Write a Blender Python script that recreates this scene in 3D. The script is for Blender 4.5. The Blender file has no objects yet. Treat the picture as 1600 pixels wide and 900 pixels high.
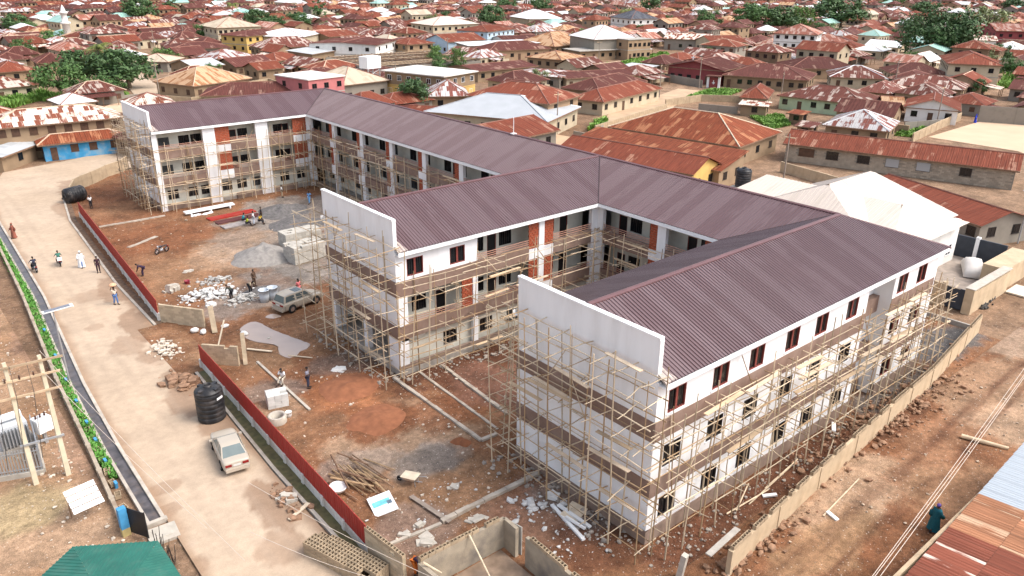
import bpy, bmesh, math, random
from mathutils import Vector, Matrix, noise
random.seed(7)
R = math.radians
S = bpy.context.scene
COL = S.collection

# ---------------------------------------------------------------- camera
cam_d = bpy.data.cameras.new('camera')
cam_d.sensor_width = 36.0
cam_d.lens = 27.433
cam_d.clip_start = 0.5
cam_d.clip_end = 5000
cam = bpy.data.objects.new('camera', cam_d)
COL.objects.link(cam)
cam.matrix_world = Matrix.Translation((-28.759,-22.099,30.372)) @ Matrix([[0.764845, 0.239839, -0.597905], [-0.644161, 0.296721, -0.704992], [0.008326, 0.924356, 0.381441]]).to_4x4()
S.camera = cam

# ---------------------------------------------------------------- sky, sun, exposure
SUN_AZ, SUN_EL = R(-52), R(52)          # azimuth measured from +X towards +Y
W_ = bpy.data.worlds.new('World')
S.world = W_
W_.use_nodes = True
nt = W_.node_tree
for n in list(nt.nodes): nt.nodes.remove(n)
sky = nt.nodes.new('ShaderNodeTexSky')
sky.sky_type = 'NISHITA'
sky.sun_disc = False
sky.sun_elevation = SUN_EL
sky.sun_rotation = math.pi / 2 - SUN_AZ
sky.air_density = 1.0
sky.dust_density = 4.0
sky.ozone_density = 1.0
hs = nt.nodes.new('ShaderNodeHueSaturation')
hs.inputs['Saturation'].default_value = 0.55
bg = nt.nodes.new('ShaderNodeBackground')
bg.inputs['Strength'].default_value = 0.15
wo = nt.nodes.new('ShaderNodeOutputWorld')
nt.links.new(sky.outputs[0], hs.inputs['Color'])
nt.links.new(hs.outputs[0], bg.inputs[0])
nt.links.new(bg.outputs[0], wo.inputs[0])
sun_d = bpy.data.lights.new('sun', 'SUN')
sun_d.energy = 0.8
sun_d.angle = R(28)
sun_d.color = (1.0, 0.95, 0.88)
sun = bpy.data.objects.new('sun', sun_d)
COL.objects.link(sun)
sv = Vector((math.cos(SUN_EL) * math.cos(SUN_AZ), math.cos(SUN_EL) * math.sin(SUN_AZ), math.sin(SUN_EL)))
sun.rotation_euler = sv.to_track_quat('Z', 'Y').to_euler()
sun.location = (0, -40, 60)
S.view_settings.view_transform = 'Standard'
S.view_settings.look = 'None'
S.view_settings.gamma = 1.0
S.view_settings.exposure = 1.25

# ---------------------------------------------------------------- helpers
class MB:
    """collects shapes, then links them as ONE mesh object"""
    def __init__(s): s.v = []; s.f = []; s.m = []; s.uv = []
    def face(s, pts, m=0, uv=None):
        b = len(s.v); s.v += [tuple(p) for p in pts]; s.f.append(tuple(range(b, b + len(pts)))); s.m.append(m)
        s.uv.append(uv)
    def hexa(s, p, m=0):                      # p: bottom 4 (ccw), top 4
        b = len(s.v); s.v += [tuple(q) for q in p]
        for q in ((3,2,1,0),(4,5,6,7),(0,1,5,4),(1,2,6,5),(2,3,7,6),(3,0,4,7)):
            s.f.append(tuple(b + i for i in q)); s.m.append(m); s.uv.append(None)
    def box(s, x0, y0, z0, x1, y1, z1, m=0):
        if x1 < x0: x0, x1 = x1, x0
        if y1 < y0: y0, y1 = y1, y0
        if z1 < z0: z0, z1 = z1, z0
        s.hexa([(x0,y0,z0),(x1,y0,z0),(x1,y1,z0),(x0,y1,z0),(x0,y0,z1),(x1,y0,z1),(x1,y1,z1),(x0,y1,z1)], m)
    def obox(s, c, sz, rz=0, m=0, tilt=None):
        hx, hy, hz = sz[0]/2, sz[1]/2, sz[2]/2
        rot = Matrix.Rotation(rz, 3, 'Z')
        if tilt: rot = rot @ Matrix.Rotation(tilt[1], 3, tilt[0])
        P = [Vector(c) + rot @ Vector(q) for q in ((-hx,-hy,-hz),(hx,-hy,-hz),(hx,hy,-hz),(-hx,hy,-hz),(-hx,-hy,hz),(hx,-hy,hz),(hx,hy,hz),(-hx,hy,hz))]
        s.hexa(P, m)
    def tube(s, pts, rad, n=8, m=0, cap=True):
        pts = [Vector(p) for p in pts]
        if not isinstance(rad, (list, tuple)): rad = [rad] * len(pts)
        b = len(s.v)
        for i, p in enumerate(pts):
            d = (pts[min(i+1, len(pts)-1)] - pts[max(i-1, 0)]).normalized()
            a = Vector((0,0,1)) if abs(d.z) < .9 else Vector((1,0,0))
            x = d.cross(a).normalized(); y = d.cross(x).normalized()
            for k in range(n):
                t = 2 * math.pi * k / n
                s.v.append(tuple(p + (x * math.cos(t) + y * math.sin(t)) * rad[i]))
        for i in range(len(pts) - 1):
            for k in range(n):
                k2 = (k + 1) % n
                s.f.append((b+i*n+k, b+(i+1)*n+k, b+(i+1)*n+k2, b+i*n+k2)); s.m.append(m); s.uv.append(None)
        if cap:
            s.f.append(tuple(b + k for k in range(n))); s.m.append(m); s.uv.append(None)
            s.f.append(tuple(b + (len(pts)-1)*n + k for k in reversed(range(n)))); s.m.append(m); s.uv.append(None)
    def lathe(s, prof, n=24, m=0, c=(0,0,0), ax='Z'):
        b = len(s.v)
        for r, z in prof:
            for k in range(n):
                t = 2*math.pi*k/n
                q = (r*math.cos(t), r*math.sin(t), z)
                if ax == 'X': q = (q[2], q[0], q[1])
                if ax == 'Y': q = (q[1], q[2], q[0])
                s.v.append((c[0]+q[0], c[1]+q[1], c[2]+q[2]))
        for i in range(len(prof)-1):
            for k in range(n):
                k2 = (k+1) % n
                s.f.append((b+i*n+k, b+i*n+k2, b+(i+1)*n+k2, b+(i+1)*n+k)); s.m.append(m); s.uv.append(None)
    def prism(s, poly, z0, z1, m=0):
        n = len(poly); b = len(s.v)
        s.v += [(p[0],p[1],z0) for p in poly] + [(p[0],p[1],z1) for p in poly]
        s.f.append(tuple(b+i for i in reversed(range(n)))); s.m.append(m); s.uv.append(None)
        s.f.append(tuple(b+n+i for i in range(n))); s.m.append(m); s.uv.append(None)
        for i in range(n):
            j = (i+1) % n
            s.f.append((b+i, b+j, b+n+j, b+n+i)); s.m.append(m); s.uv.append(None)
    def blob(s, c, r, seed=0, m=0, n=7, k=5, amp=.25):     # an uneven stone-like lump
        b = len(s.v); rnd = random.Random(seed)
        if not isinstance(r, (list, tuple)): r = (r, r, r)
        rows = []
        for i in range(k + 1):
            ph = math.pi * i / k
            cnt = 1 if i in (0, k) else n
            row = []
            for j in range(cnt):
                th = 2*math.pi*j/n
                f = 1 + rnd.uniform(-amp, amp)
                s.v.append((c[0]+r[0]*f*math.sin(ph)*math.cos(th), c[1]+r[1]*f*math.sin(ph)*math.sin(th), c[2]+r[2]*f*math.cos(ph)))
                row.append(len(s.v)-1)
            rows.append(row)
        for i in range(k):
            A, B = rows[i], rows[i+1]
            for j in range(n):
                j2 = (j+1) % n
                if len(A) == 1: fc = (A[0], B[j], B[j2])
                elif len(B) == 1: fc = (A[j], B[0], A[j2])
                else: fc = (A[j], B[j], B[j2], A[j2])
                s.f.append(fc); s.m.append(m); s.uv.append(None)
    def mesh(s, name, mats, smooth=False):
        me = bpy.data.meshes.new(name)
        me.from_pydata(s.v, [], s.f)
        if not isinstance(mats, (list, tuple)): mats = [mats]
        for mt in mats: me.materials.append(mt)
        if len(mats) > 1: me.polygons.foreach_set('material_index', s.m)
        if any(u is not None for u in s.uv):
            ul = me.uv_layers.new(name='UVMap'); buf = []
            for f, u in zip(s.f, s.uv):
                buf += [c for q in (u or [(0,0)]*len(f)) for c in q]
            ul.data.foreach_set('uv', buf)
        if smooth: me.polygons.foreach_set('use_smooth', [True]*len(s.f))
        me.update()
        return me
    def build(s, name, mats, parent=None, smooth=False, loc=(0,0,0), rz=0):
        return link(name, s.mesh(name, mats, smooth), parent, loc, rz)

def link(name, me, parent=None, loc=(0,0,0), rz=0):
    o = bpy.data.objects.new(name, me); COL.objects.link(o)
    if parent is not None: o.parent = parent
    o.location = loc; o.rotation_euler = (0, 0, rz)
    return o
def tag(o, label=None, cat=None, group=None, kind=None):
    if label: o['label'] = label
    if cat: o['category'] = cat
    if group: o['group'] = group
    if kind: o['kind'] = kind
    return o
def empty(name, loc=(0,0,0), rz=0, label=None, cat=None, group=None):
    o = link(name, None, None, loc, rz); o.empty_display_size = .3
    return tag(o, label, cat, group)
KIDS = {}
def copy_tree(o, loc=None, rz=None, label=None, group=None, parent=None, scale=None):
    c = o.copy(); COL.objects.link(c)
    if parent is not None: c.parent = parent
    for ch in list(o.children): copy_tree(ch, parent=c)
    if loc is not None: c.location = loc
    if rz is not None: c.rotation_euler = (0, 0, rz)
    if scale is not None: c.scale = scale if isinstance(scale, (tuple, list)) else (scale,)*3
    if label: c['label'] = label
    if group: c['group'] = group
    return c
def aim(o, p0, p1, r):                        # lay a unit pole mesh (0..1 along z) from p0 to p1
    p0, p1 = Vector(p0), Vector(p1); d = p1 - p0
    q = d.to_track_quat('Z', 'Y')
    o.location = p0; o.rotation_euler = q.to_euler(); o.scale = (r, r, d.length)

# ---------------------------------------------------------------- materials
MATS = {}
def mat(name, col, rough=.8, var=.25, scale=3.0, spec=.3, metal=0.0, bump=0.0, bscale=20., dirt=None, dirt_amt=.4, dirt_scale=.6, rnd=0.0, stretch=None):
    """base colour broken up by two scales of noise, optional dirt stains and relief"""
    if name in MATS: return MATS[name]
    m = bpy.data.materials.new(name); m.use_nodes = True
    N = m.node_tree.nodes; L = m.node_tree.links; b = N['Principled BSDF']
    b.inputs['Roughness'].default_value = rough; b.inputs['Metallic'].default_value = metal
    b.inputs['Specular IOR Level'].default_value = spec
    tc = N.new('ShaderNodeTexCoord'); src = tc.outputs['Object']
    if stretch:
        mp = N.new('ShaderNodeMapping'); mp.inputs['Scale'].default_value = stretch
        L.new(src, mp.inputs[0]); src = mp.outputs[0]
    n1 = N.new('ShaderNodeTexNoise'); n1.inputs['Scale'].default_value = scale; n1.inputs['Detail'].default_value = 6
    L.new(src, n1.inputs['Vector'])
    mx = N.new('ShaderNodeMix'); mx.data_type = 'RGBA'
    mx.inputs[6].default_value = tuple(c*(1-var) for c in col) + (1,)
    mx.inputs[7].default_value = tuple(min(1, c*(1+var)) for c in col) + (1,)
    mr = N.new('ShaderNodeMapRange'); mr.inputs[1].default_value = .3; mr.inputs[2].default_value = .7
    L.new(n1.outputs['Fac'], mr.inputs[0]); L.new(mr.outputs[0], mx.inputs[0]); out = mx.outputs[2]
    if dirt:
        n2 = N.new('ShaderNodeTexNoise'); n2.inputs['Scale'].default_value = dirt_scale; n2.inputs['Detail'].default_value = 8
        n2.inputs['Roughness'].default_value = .65
        L.new(src, n2.inputs['Vector'])
        m2 = N.new('ShaderNodeMapRange'); m2.inputs[1].default_value = .48; m2.inputs[2].default_value = .72; m2.inputs[4].default_value = dirt_amt
        L.new(n2.outputs['Fac'], m2.inputs[0])
        x2 = N.new('ShaderNodeMix'); x2.data_type = 'RGBA'; x2.inputs[7].default_value = tuple(dirt) + (1,)
        L.new(m2.outputs[0], x2.inputs[0]); L.new(out, x2.inputs[6]); out = x2.outputs[2]
    if rnd:
        oi = N.new('ShaderNodeObjectInfo'); h = N.new('ShaderNodeHueSaturation')
        a = N.new('ShaderNodeMapRange'); a.inputs[3].default_value = 1-rnd; a.inputs[4].default_value = 1+rnd
        L.new(oi.outputs['Random'], a.inputs[0]); L.new(a.outputs[0], h.inputs['Value']); L.new(out, h.inputs['Color']); out = h.outputs[0]
    L.new(out, b.inputs['Base Color'])
    if bump:
        n3 = N.new('ShaderNodeTexNoise'); n3.inputs['Scale'].default_value = bscale; n3.inputs['Detail'].default_value = 5
        L.new(src, n3.inputs['Vector'])
        bp = N.new('ShaderNodeBump'); bp.inputs['Strength'].default_value = bump; bp.inputs['Distance'].default_value = .05
        L.new(n3.outputs['Fac'], bp.inputs['Height']); L.new(bp.outputs[0], b.inputs['Normal'])
    MATS[name] = m
    return m
def sheet_mat(name, rust, pale, amount=.2, sheet=(.8, 2.4), streak=.5, rough=.78, rnd=.18, mortar=(.1,.05,.035), bump=.4, metal=0.):
    """corrugated sheet: per-sheet colour, rust streaks running down the slope; UV is in metres (along eave, up slope)"""
    if name in MATS: return MATS[name]
    m = bpy.data.materials.new(name); m.use_nodes = True
    N = m.node_tree.nodes; L = m.node_tree.links; b = N['Principled BSDF']
    b.inputs['Roughness'].default_value = rough; b.inputs['Specular IOR Level'].default_value = .6 if rough < .4 else (.35 if rough < .6 else .14); b.inputs['Metallic'].default_value = metal
    tc = N.new('ShaderNodeTexCoord'); oi = N.new('ShaderNodeObjectInfo')
    off = N.new('ShaderNodeVectorMath'); off.operation = 'ADD'
    sc_ = N.new('ShaderNodeVectorMath'); sc_.operation = 'SCALE'; sc_.inputs[3].default_value = 1.0
    cb = N.new('ShaderNodeCombineXYZ'); ml = N.new('ShaderNodeMath'); ml.operation = 'MULTIPLY'; ml.inputs[1].default_value = 57.0
    L.new(oi.outputs['Random'], ml.inputs[0]); L.new(ml.outputs[0], cb.inputs[0]); L.new(ml.outputs[0], cb.inputs[2])
    L.new(tc.outputs['UV'], off.inputs[0]); L.new(cb.outputs[0], off.inputs[1])
    V = off.outputs[0]
    br = N.new('ShaderNodeTexBrick'); br.offset = .37; br.inputs['Scale'].default_value = 1
    br.inputs['Brick Width'].default_value = sheet[0]; br.inputs['Row Height'].default_value = sheet[1]
    br.inputs['Mortar Size'].default_value = .025; br.inputs['Mortar Smooth'].default_value = .2
    br.inputs['Color1'].default_value = (0,0,0,1); br.inputs['Color2'].default_value = (1,1,1,1); br.inputs['Mortar'].default_value = (.5,.5,.5,1)
    L.new(V, br.inputs['Vector'])
    mp = N.new('ShaderNodeMapping'); mp.inputs['Scale'].default_value = (2.2, .22, 1); L.new(V, mp.inputs[0])
    ns = N.new('ShaderNodeTexNoise'); ns.inputs['Scale'].default_value = 1.6; ns.inputs['Detail'].default_value = 8; ns.inputs['Roughness'].default_value = .65
    L.new(mp.outputs[0], ns.inputs['Vector'])
    big = N.new('ShaderNodeTexNoise'); big.inputs['Scale'].default_value = .35; big.inputs['Detail'].default_value = 5; L.new(V, big.inputs['Vector'])
    # pale factor: sheet random + streak noise against a threshold
    a1 = N.new('ShaderNodeMath'); a1.operation = 'MULTIPLY_ADD'; a1.inputs[1].default_value = .75
    L.new(br.outputs['Color'], a1.inputs[0]); L.new(ns.outputs['Fac'], a1.inputs[2])
    a2 = N.new('ShaderNodeMath'); a2.operation = 'MULTIPLY_ADD'; a2.inputs[1].default_value = .9
    L.new(big.outputs['Fac'], a2.inputs[0]); L.new(a1.outputs[0], a2.inputs[2])
    th = 1.72 - amount * 1.25
    mr = N.new('ShaderNodeMapRange'); mr.inputs[1].default_value = th - .07; mr.inputs[2].default_value = th + .07
    L.new(a2.outputs[0], mr.inputs[0])
    dk = N.new('ShaderNodeMix'); dk.data_type = 'RGBA'
    dk.inputs[6].default_value = tuple(c*(1-streak*.75) for c in rust)+(1,); dk.inputs[7].default_value = tuple(min(1, c*(1+streak*.7)) for c in rust)+(1,)
    m3 = N.new('ShaderNodeMapRange'); m3.inputs[1].default_value = .3; m3.inputs[2].default_value = .72; L.new(ns.outputs['Fac'], m3.inputs[0]); L.new(m3.outputs[0], dk.inputs[0])
    mx = N.new('ShaderNodeMix'); mx.data_type = 'RGBA'; mx.inputs[7].default_value = tuple(pale)+(1,)
    L.new(mr.outputs[0], mx.inputs[0]); L.new(dk.outputs[2], mx.inputs[6])
    mo = N.new('ShaderNodeMix'); mo.data_type = 'RGBA'; mo.inputs[7].default_value = tuple(mortar)+(1,)
    mf = N.new('ShaderNodeMath'); mf.operation = 'MULTIPLY'; mf.inputs[1].default_value = .45
    L.new(br.outputs['Fac'], mf.inputs[0]); L.new(mf.outputs[0], mo.inputs[0]); L.new(mx.outputs[2], mo.inputs[6])
    h = N.new('ShaderNodeHueSaturation'); a = N.new('ShaderNodeMapRange'); a.inputs[3].default_value = 1-rnd; a.inputs[4].default_value = 1+rnd
    L.new(oi.outputs['Random'], a.inputs[0]); L.new(a.outputs[0], h.inputs['Value']); L.new(mo.outputs[2], h.inputs['Color'])
    L.new(h.outputs[0], b.inputs['Base Color'])
    wv = N.new('ShaderNodeTexWave'); wv.inputs['Scale'].default_value = 1.0; wv.bands_direction = 'X'
    mw = N.new('ShaderNodeMapping'); mw.inputs['Scale'].default_value = (1.3,1,1); L.new(V, mw.inputs[0]); L.new(mw.outputs[0], wv.inputs['Vector'])
    bp = N.new('ShaderNodeBump'); bp.inputs['Strength'].default_value = bump; bp.inputs['Distance'].default_value = .06
    L.new(wv.outputs['Fac'], bp.inputs['Height']); L.new(bp.outputs[0], b.inputs['Normal'])
    MATS[name] = m
    return m
def attr_mat(name, rough=.95, nscale=(.5, 4., 30.), bump=.5, specks=0., var=.35):
    """earth: colour zones from the mesh, broken up with three scales of noise and pebbly relief"""
    m = bpy.data.materials.new(name); m.use_nodes = True
    N = m.node_tree.nodes; L = m.node_tree.links; b = N['Principled BSDF']
    b.inputs['Roughness'].default_value = rough; b.inputs['Specular IOR Level'].default_value = .15
    at = N.new('ShaderNodeAttribute'); at.attribute_name = 'Col'
    tc = N.new('ShaderNodeTexCoord'); fac = None
    cols = at.outputs['Color']
    for i, (s_, amt) in enumerate(zip(nscale, (var, var*.8, var*.9))):
        n_ = N.new('ShaderNodeTexNoise'); n_.inputs['Scale'].default_value = s_; n_.inputs['Detail'].default_value = 7; n_.inputs['Roughness'].default_value = .62
        L.new(tc.outputs['Object'], n_.inputs['Vector'])
        mr = N.new('ShaderNodeMapRange'); mr.inputs[1].default_value = .3; mr.inputs[2].default_value = .7; mr.inputs[3].default_value = 1-amt; mr.inputs[4].default_value = 1+amt*.8
        L.new(n_.outputs['Fac'], mr.inputs[0])
        x = N.new('ShaderNodeVectorMath'); x.operation = 'SCALE'; L.new(cols, x.inputs[0]); L.new(mr.outputs[0], x.inputs[3]); cols = x.outputs[0]
        last = n_
    if specks:                                          # scattered pale and dark grit: Voronoi cells, few of them filled
        for sc_, thr, col_, k_ in ((5.5, .80, (.62,.54,.46), .75), (9.0, .72, (.10,.07,.05), .6), (17., .70, (.60,.52,.44), .55)):
            vo = N.new('ShaderNodeTexVoronoi'); vo.inputs['Scale'].default_value = sc_; L.new(tc.outputs['Object'], vo.inputs['Vector'])
            sp = N.new('ShaderNodeSeparateColor'); L.new(vo.outputs['Color'], sp.inputs[0])
            g1 = N.new('ShaderNodeMath'); g1.operation = 'GREATER_THAN'; g1.inputs[1].default_value = thr; L.new(sp.outputs[0], g1.inputs[0])
            g2 = N.new('ShaderNodeMapRange'); g2.inputs[1].default_value = .10; g2.inputs[2].default_value = .28; g2.inputs[3].default_value = k_*specks; g2.inputs[4].default_value = 0; L.new(vo.outputs['Distance'], g2.inputs[0])
            g3 = N.new('ShaderNodeMath'); g3.operation = 'MULTIPLY'; L.new(g1.outputs[0], g3.inputs[0]); L.new(g2.outputs[0], g3.inputs[1])
            x_ = N.new('ShaderNodeMix'); x_.data_type = 'RGBA'; x_.inputs[7].default_value = (*col_, 1); L.new(g3.outputs[0], x_.inputs[0]); L.new(cols, x_.inputs[6]); cols = x_.outputs[2]
    L.new(cols, b.inputs['Base Color'])
    bp = N.new('ShaderNodeBump'); bp.inputs['Strength'].default_value = bump; bp.inputs['Distance'].default_value = .06
    L.new(last.outputs['Fac'], bp.inputs['Height']); L.new(bp.outputs[0], b.inputs['Normal'])
    MATS[name] = m
    return m

white = mat('white_paint', (.80,.80,.80), .7, .04, 1.2, dirt=(.46,.41,.36), dirt_amt=.24, dirt_scale=.7, stretch=(1,1,.22))
cream_in = mat('cream_plaster', (.62,.60,.52), .85, .07, 1.5, dirt=(.42,.38,.31), dirt_amt=.4)
brown = mat('brown_paint', (.235,.155,.12), .75, .10, 2.0, dirt=(.38,.31,.26), dirt_amt=.35)
plinth_m = mat('plinth_brown', (.26,.19,.15), .85, .14, 2.0, dirt=(.20,.12,.08), dirt_amt=.5)
concrete = mat('grey_concrete', (.36,.33,.29), .9, .16, 2.2, dirt=(.22,.19,.16), dirt_amt=.55, bump=.2)
pale_conc = mat('pale_concrete', (.44,.40,.34), .9, .14, 2.0, dirt=(.30,.24,.18), dirt_amt=.6, bump=.2)
beige = mat('beige_block_render', (.50,.385,.255), .9, .13, 1.0, dirt=(.36,.25,.15), dirt_amt=.5, bump=.25)
hollow = mat('hollow_block_clay', (.35,.265,.175), .95, .2, 6.0, bump=.3, rnd=.15)
bamboo = mat('bamboo', (.50,.40,.28), .65, .22, 2.5, rnd=.28)
bamboo_dk = mat('weathered_bamboo', (.34,.23,.13), .75, .25, 2.5, rnd=.3)
timber = mat('raw_timber', (.50,.37,.24), .8, .22, 2.0, rnd=.25)
darkwood = mat('old_timber', (.20,.12,.075), .85, .3, 3.0, rnd=.2)
glass = mat('dark_glass', (.012,.013,.015), .12, .2, 1.0, spec=.5)
frame_m = mat('dark_frame', (.035,.028,.026), .5, .2, 4.0)
redframe = mat('red_oxide_frame', (.20,.045,.035), .6, .2, 4.0)
brick_m = mat('red_clay_brick', (.36,.085,.04), .85, .25, 5.0)
rail_m = mat('pink_primer_rail', (.50,.27,.20), .6, .2, 3.0)
redpaint = mat('red_sheet_paint', (.34,.028,.022), .5, .13, 1.2, dirt=(.20,.075,.05), dirt_amt=.6, dirt_scale=1.1)
black_pl = mat('black_plastic', (.018,.018,.020), .42, .2, 2.0, dirt=(.13,.11,.10), dirt_amt=.6, dirt_scale=1.2)
grey_metal = mat('galvanised_steel', (.42,.43,.44), .45, .12, 4.0, metal=.5)
white_metal = mat('white_enamel', (.78,.78,.77), .4, .05, 2.0)
rubber = mat('tyre_rubber', (.02,.02,.02), .8, .2, 5.0)
chrome = mat('bright_alloy', (.62,.62,.63), .25, .05, 5.0, metal=.9)

# ---------------------------------------------------------------- the ground, roads, drains, grass
def sm(a, b, x):
    t = max(0, min(1, (x-a)/(b-a))) if a != b else 0
    return t*t*(3-2*t)
def mixc(a, b, t): return tuple(a[i]*(1-t)+b[i]*t for i in range(3))
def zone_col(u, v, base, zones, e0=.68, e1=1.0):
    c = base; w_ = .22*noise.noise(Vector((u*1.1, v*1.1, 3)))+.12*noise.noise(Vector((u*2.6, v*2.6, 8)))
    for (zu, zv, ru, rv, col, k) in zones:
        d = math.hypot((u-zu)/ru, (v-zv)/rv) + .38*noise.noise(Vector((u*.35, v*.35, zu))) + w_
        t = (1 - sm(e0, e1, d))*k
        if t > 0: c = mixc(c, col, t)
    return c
def earth_sheet(name, P, nu, nv, colf, hf, m):
    """P(i,j) -> (x,y); a grid sheet with colour zones"""
    vs = []; cs = []; fs = []
    for j in range(nv+1):
        for i in range(nu+1):
            x, y = P(i/nu, j/nv); vs.append((x, y, hf(x, y))); c = colf(x, y); cs += [c[0], c[1], c[2], 1]
    for j in range(nv):
        for i in range(nu):
            a = j*(nu+1)+i; fs.append((a, a+1, a+nu+2, a+nu+1))
    me = bpy.data.meshes.new(name); me.from_pydata(vs, [], fs); me.materials.append(m)
    at = me.color_attributes.new('Col', 'FLOAT_COLOR', 'POINT'); at.data.foreach_set('color', cs)
    me.polygons.foreach_set('use_smooth', [True]*len(fs)); me.update()
    return tag(link(name, me), kind='structure')

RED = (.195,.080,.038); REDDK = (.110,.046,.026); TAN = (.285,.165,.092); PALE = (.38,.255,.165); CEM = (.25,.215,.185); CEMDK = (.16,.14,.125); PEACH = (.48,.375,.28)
earth_m = attr_mat('earth', .95, (.35, 2.4, 14.), .9, .8, .42)
road_m = attr_mat('dusty_concrete_road', .8, (.25, 1.6, 18.), .12, var=.13)

# far ground, one sheet to the horizon
def far_col(x, y):
    n = noise.noise(Vector((x*.02, y*.02, 3))) + .6*noise.noise(Vector((x*.11, y*.11, 9)))
    return mixc((.20,.12,.072), (.30,.195,.125), sm(-.5, .6, n))
def far_P(a, b):
    f = lambda t: (abs(2*t-1)**2.2)*(1 if t > .5 else -1)
    return 120 + 2600*f(a), 130 + 2600*f(b)
earth_sheet('ground', far_P, 140, 140, far_col, lambda x, y: -.06, earth_m)

comp_z = [
    (*(6.17,60.59), 8.5, 15, CEM, .95), (*(13.26,72.96), 8, 8, CEM, .9), (*(-3.15,47.61), 6, 3.5, CEM, .7), (*(0.41,51.17), 5, 4, CEMDK, .6),
    (*(6.58,63.21), 4, 5, mixc(CEM, PALE, .5), .7),
    (*(-5.08,57.92), 6, 8, TAN, .55), (*(1.86,66.98), 6, 6, TAN, .45), (*(-1.73,61.45), 4, 5, PALE, .5),
    (*(-3.32,72.65), 7, 6, RED, .9), (*(-2.13,97.29), 7, 6, RED, .8),
    (*(-5.21,17.80), 6, 6, PALE, .8), (*(-5.54,12.01), 5, 4, TAN, .7), (*(-5.28,14.93), 3.2, 2.2, CEM, .75), (*(-8.57,17.17), 3, 2, CEM, .5), (*(-3.60,14.02), 2.5, 1.6, CEMDK, .45),
    (*(-4.95,20.75), 3.5, 3, RED, .95), (*(-4.48,26.27), 4, 4, (.30,.12,.054), .8), (*(-2.70,27.43), 3, 2, (.30,.12,.054), .7), (*(-6.23,30.31), 4, 5, RED, .6),
    (*(5.55,34.80), 2.5, 4, REDDK, .6), (*(-1.21,36.79), 4, 5, TAN, .5), (*(-1.04,30.32), 5, 2.5, CEMDK, .5),
    (*(4.90,24.01), 7, 6.5, REDDK, .95), (*(-0.02,18.98), 5, 3, RED, .8), (*(5.33,19.54), 4, 4, (.22,.11,.075), .8),
    (*(-9.61,9.47), 3.2, 2.6, mixc(CEM, RED, .4), .7), (*(-1.42,5.73), 5, 4, (.27,.15,.10), .8), (*(-0.26,6.39), 3, 2, CEM, .5), (*(-2.08,1.84), 4, 2.5, REDDK, .7),
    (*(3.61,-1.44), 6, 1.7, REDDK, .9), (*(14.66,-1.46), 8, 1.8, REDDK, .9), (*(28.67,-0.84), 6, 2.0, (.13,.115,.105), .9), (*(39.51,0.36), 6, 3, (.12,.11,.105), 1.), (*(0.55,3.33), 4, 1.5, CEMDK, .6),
    (*(-8.28,29.38), 3, 2.4, CEM, .5), (*(-9.87,27.04), 2.4, 2.6, PALE, .6), (*(-6.73,36.46), 2.6, 4, TAN, .7)]
def comp_h(x, y):
    h = .03 + .05*noise.noise(Vector((x*.5, y*.5, 1))) + .03*noise.noise(Vector((x*1.7, y*1.7, 5)))
    e = min(x+12.4, 45-x, y+2.6, 112-y)
    return h*sm(0, 1, e) + .012
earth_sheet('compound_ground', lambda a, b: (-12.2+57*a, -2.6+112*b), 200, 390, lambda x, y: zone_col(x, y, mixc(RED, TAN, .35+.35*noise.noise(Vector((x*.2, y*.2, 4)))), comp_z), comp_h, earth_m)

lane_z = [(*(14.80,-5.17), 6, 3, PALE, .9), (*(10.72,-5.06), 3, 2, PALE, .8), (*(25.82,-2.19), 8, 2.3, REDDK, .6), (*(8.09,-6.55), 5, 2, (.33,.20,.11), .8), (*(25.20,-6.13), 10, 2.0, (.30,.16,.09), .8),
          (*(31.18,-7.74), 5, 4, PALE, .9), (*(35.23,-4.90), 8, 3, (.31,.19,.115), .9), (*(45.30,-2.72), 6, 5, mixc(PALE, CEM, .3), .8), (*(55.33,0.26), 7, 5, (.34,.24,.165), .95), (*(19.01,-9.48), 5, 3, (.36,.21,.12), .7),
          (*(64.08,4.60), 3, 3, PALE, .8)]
def lane_h(x, y):
    e = min(x+14, 92-x, y+30, -2.62-y)
    return (.045 + .07*noise.noise(Vector((x*.4, y*.4, 11))))*sm(0, 1.5, e) - .015
def ruts(x, y, c, tracks, k=.4):
    for t0, sl_, w in tracks:
        d = (y-t0-sl_*x-.5*noise.noise(Vector((x*.12, t0, 1))))/w; k_ = k*math.exp(-d*d)*(.6+.7*noise.noise(Vector((x*.35, t0, 7))))
        if k_ > .01: c = mixc(c, REDDK, min(1, k_))
    return c
LANE_T = [(-6.4,.02,.22), (-8.0,.02,.22), (-7.0,.035,.18), (-8.5,.035,.18), (-5.6,.0,.3)]
earth_sheet('dirt_lane', lambda a, b: (-14+106*a, -30+27.38*b), 210, 120, lambda x, y: ruts(x, y, zone_col(x, y, mixc(RED, TAN, .25+.3*noise.noise(Vector((x*.2, y*.2, 14)))), lane_z), LANE_T, .6), lane_h, earth_m)

left_z = [(*(-25.99,23.71), 4, 6, PALE, .7), (*(-26.20,26.15), 3, 3, (.38,.30,.16), .6), (*(-21.01,49.64), 2, 6, (.25,.15,.10), .8), (*(-22.31,30.85), 1.4, 6, (.29,.18,.12), .8)]
earth_sheet('verge', lambda a, b: (-62+39.9*a, -8+135*b), 60, 200, lambda x, y: zone_col(x, y, mixc(TAN, PALE, .25+.6*noise.noise(Vector((x*.2, y*.2, 24)))), left_z),
            lambda x, y: .02+.05*noise.noise(Vector((x*.5, y*.5, 21))), earth_m)

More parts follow.
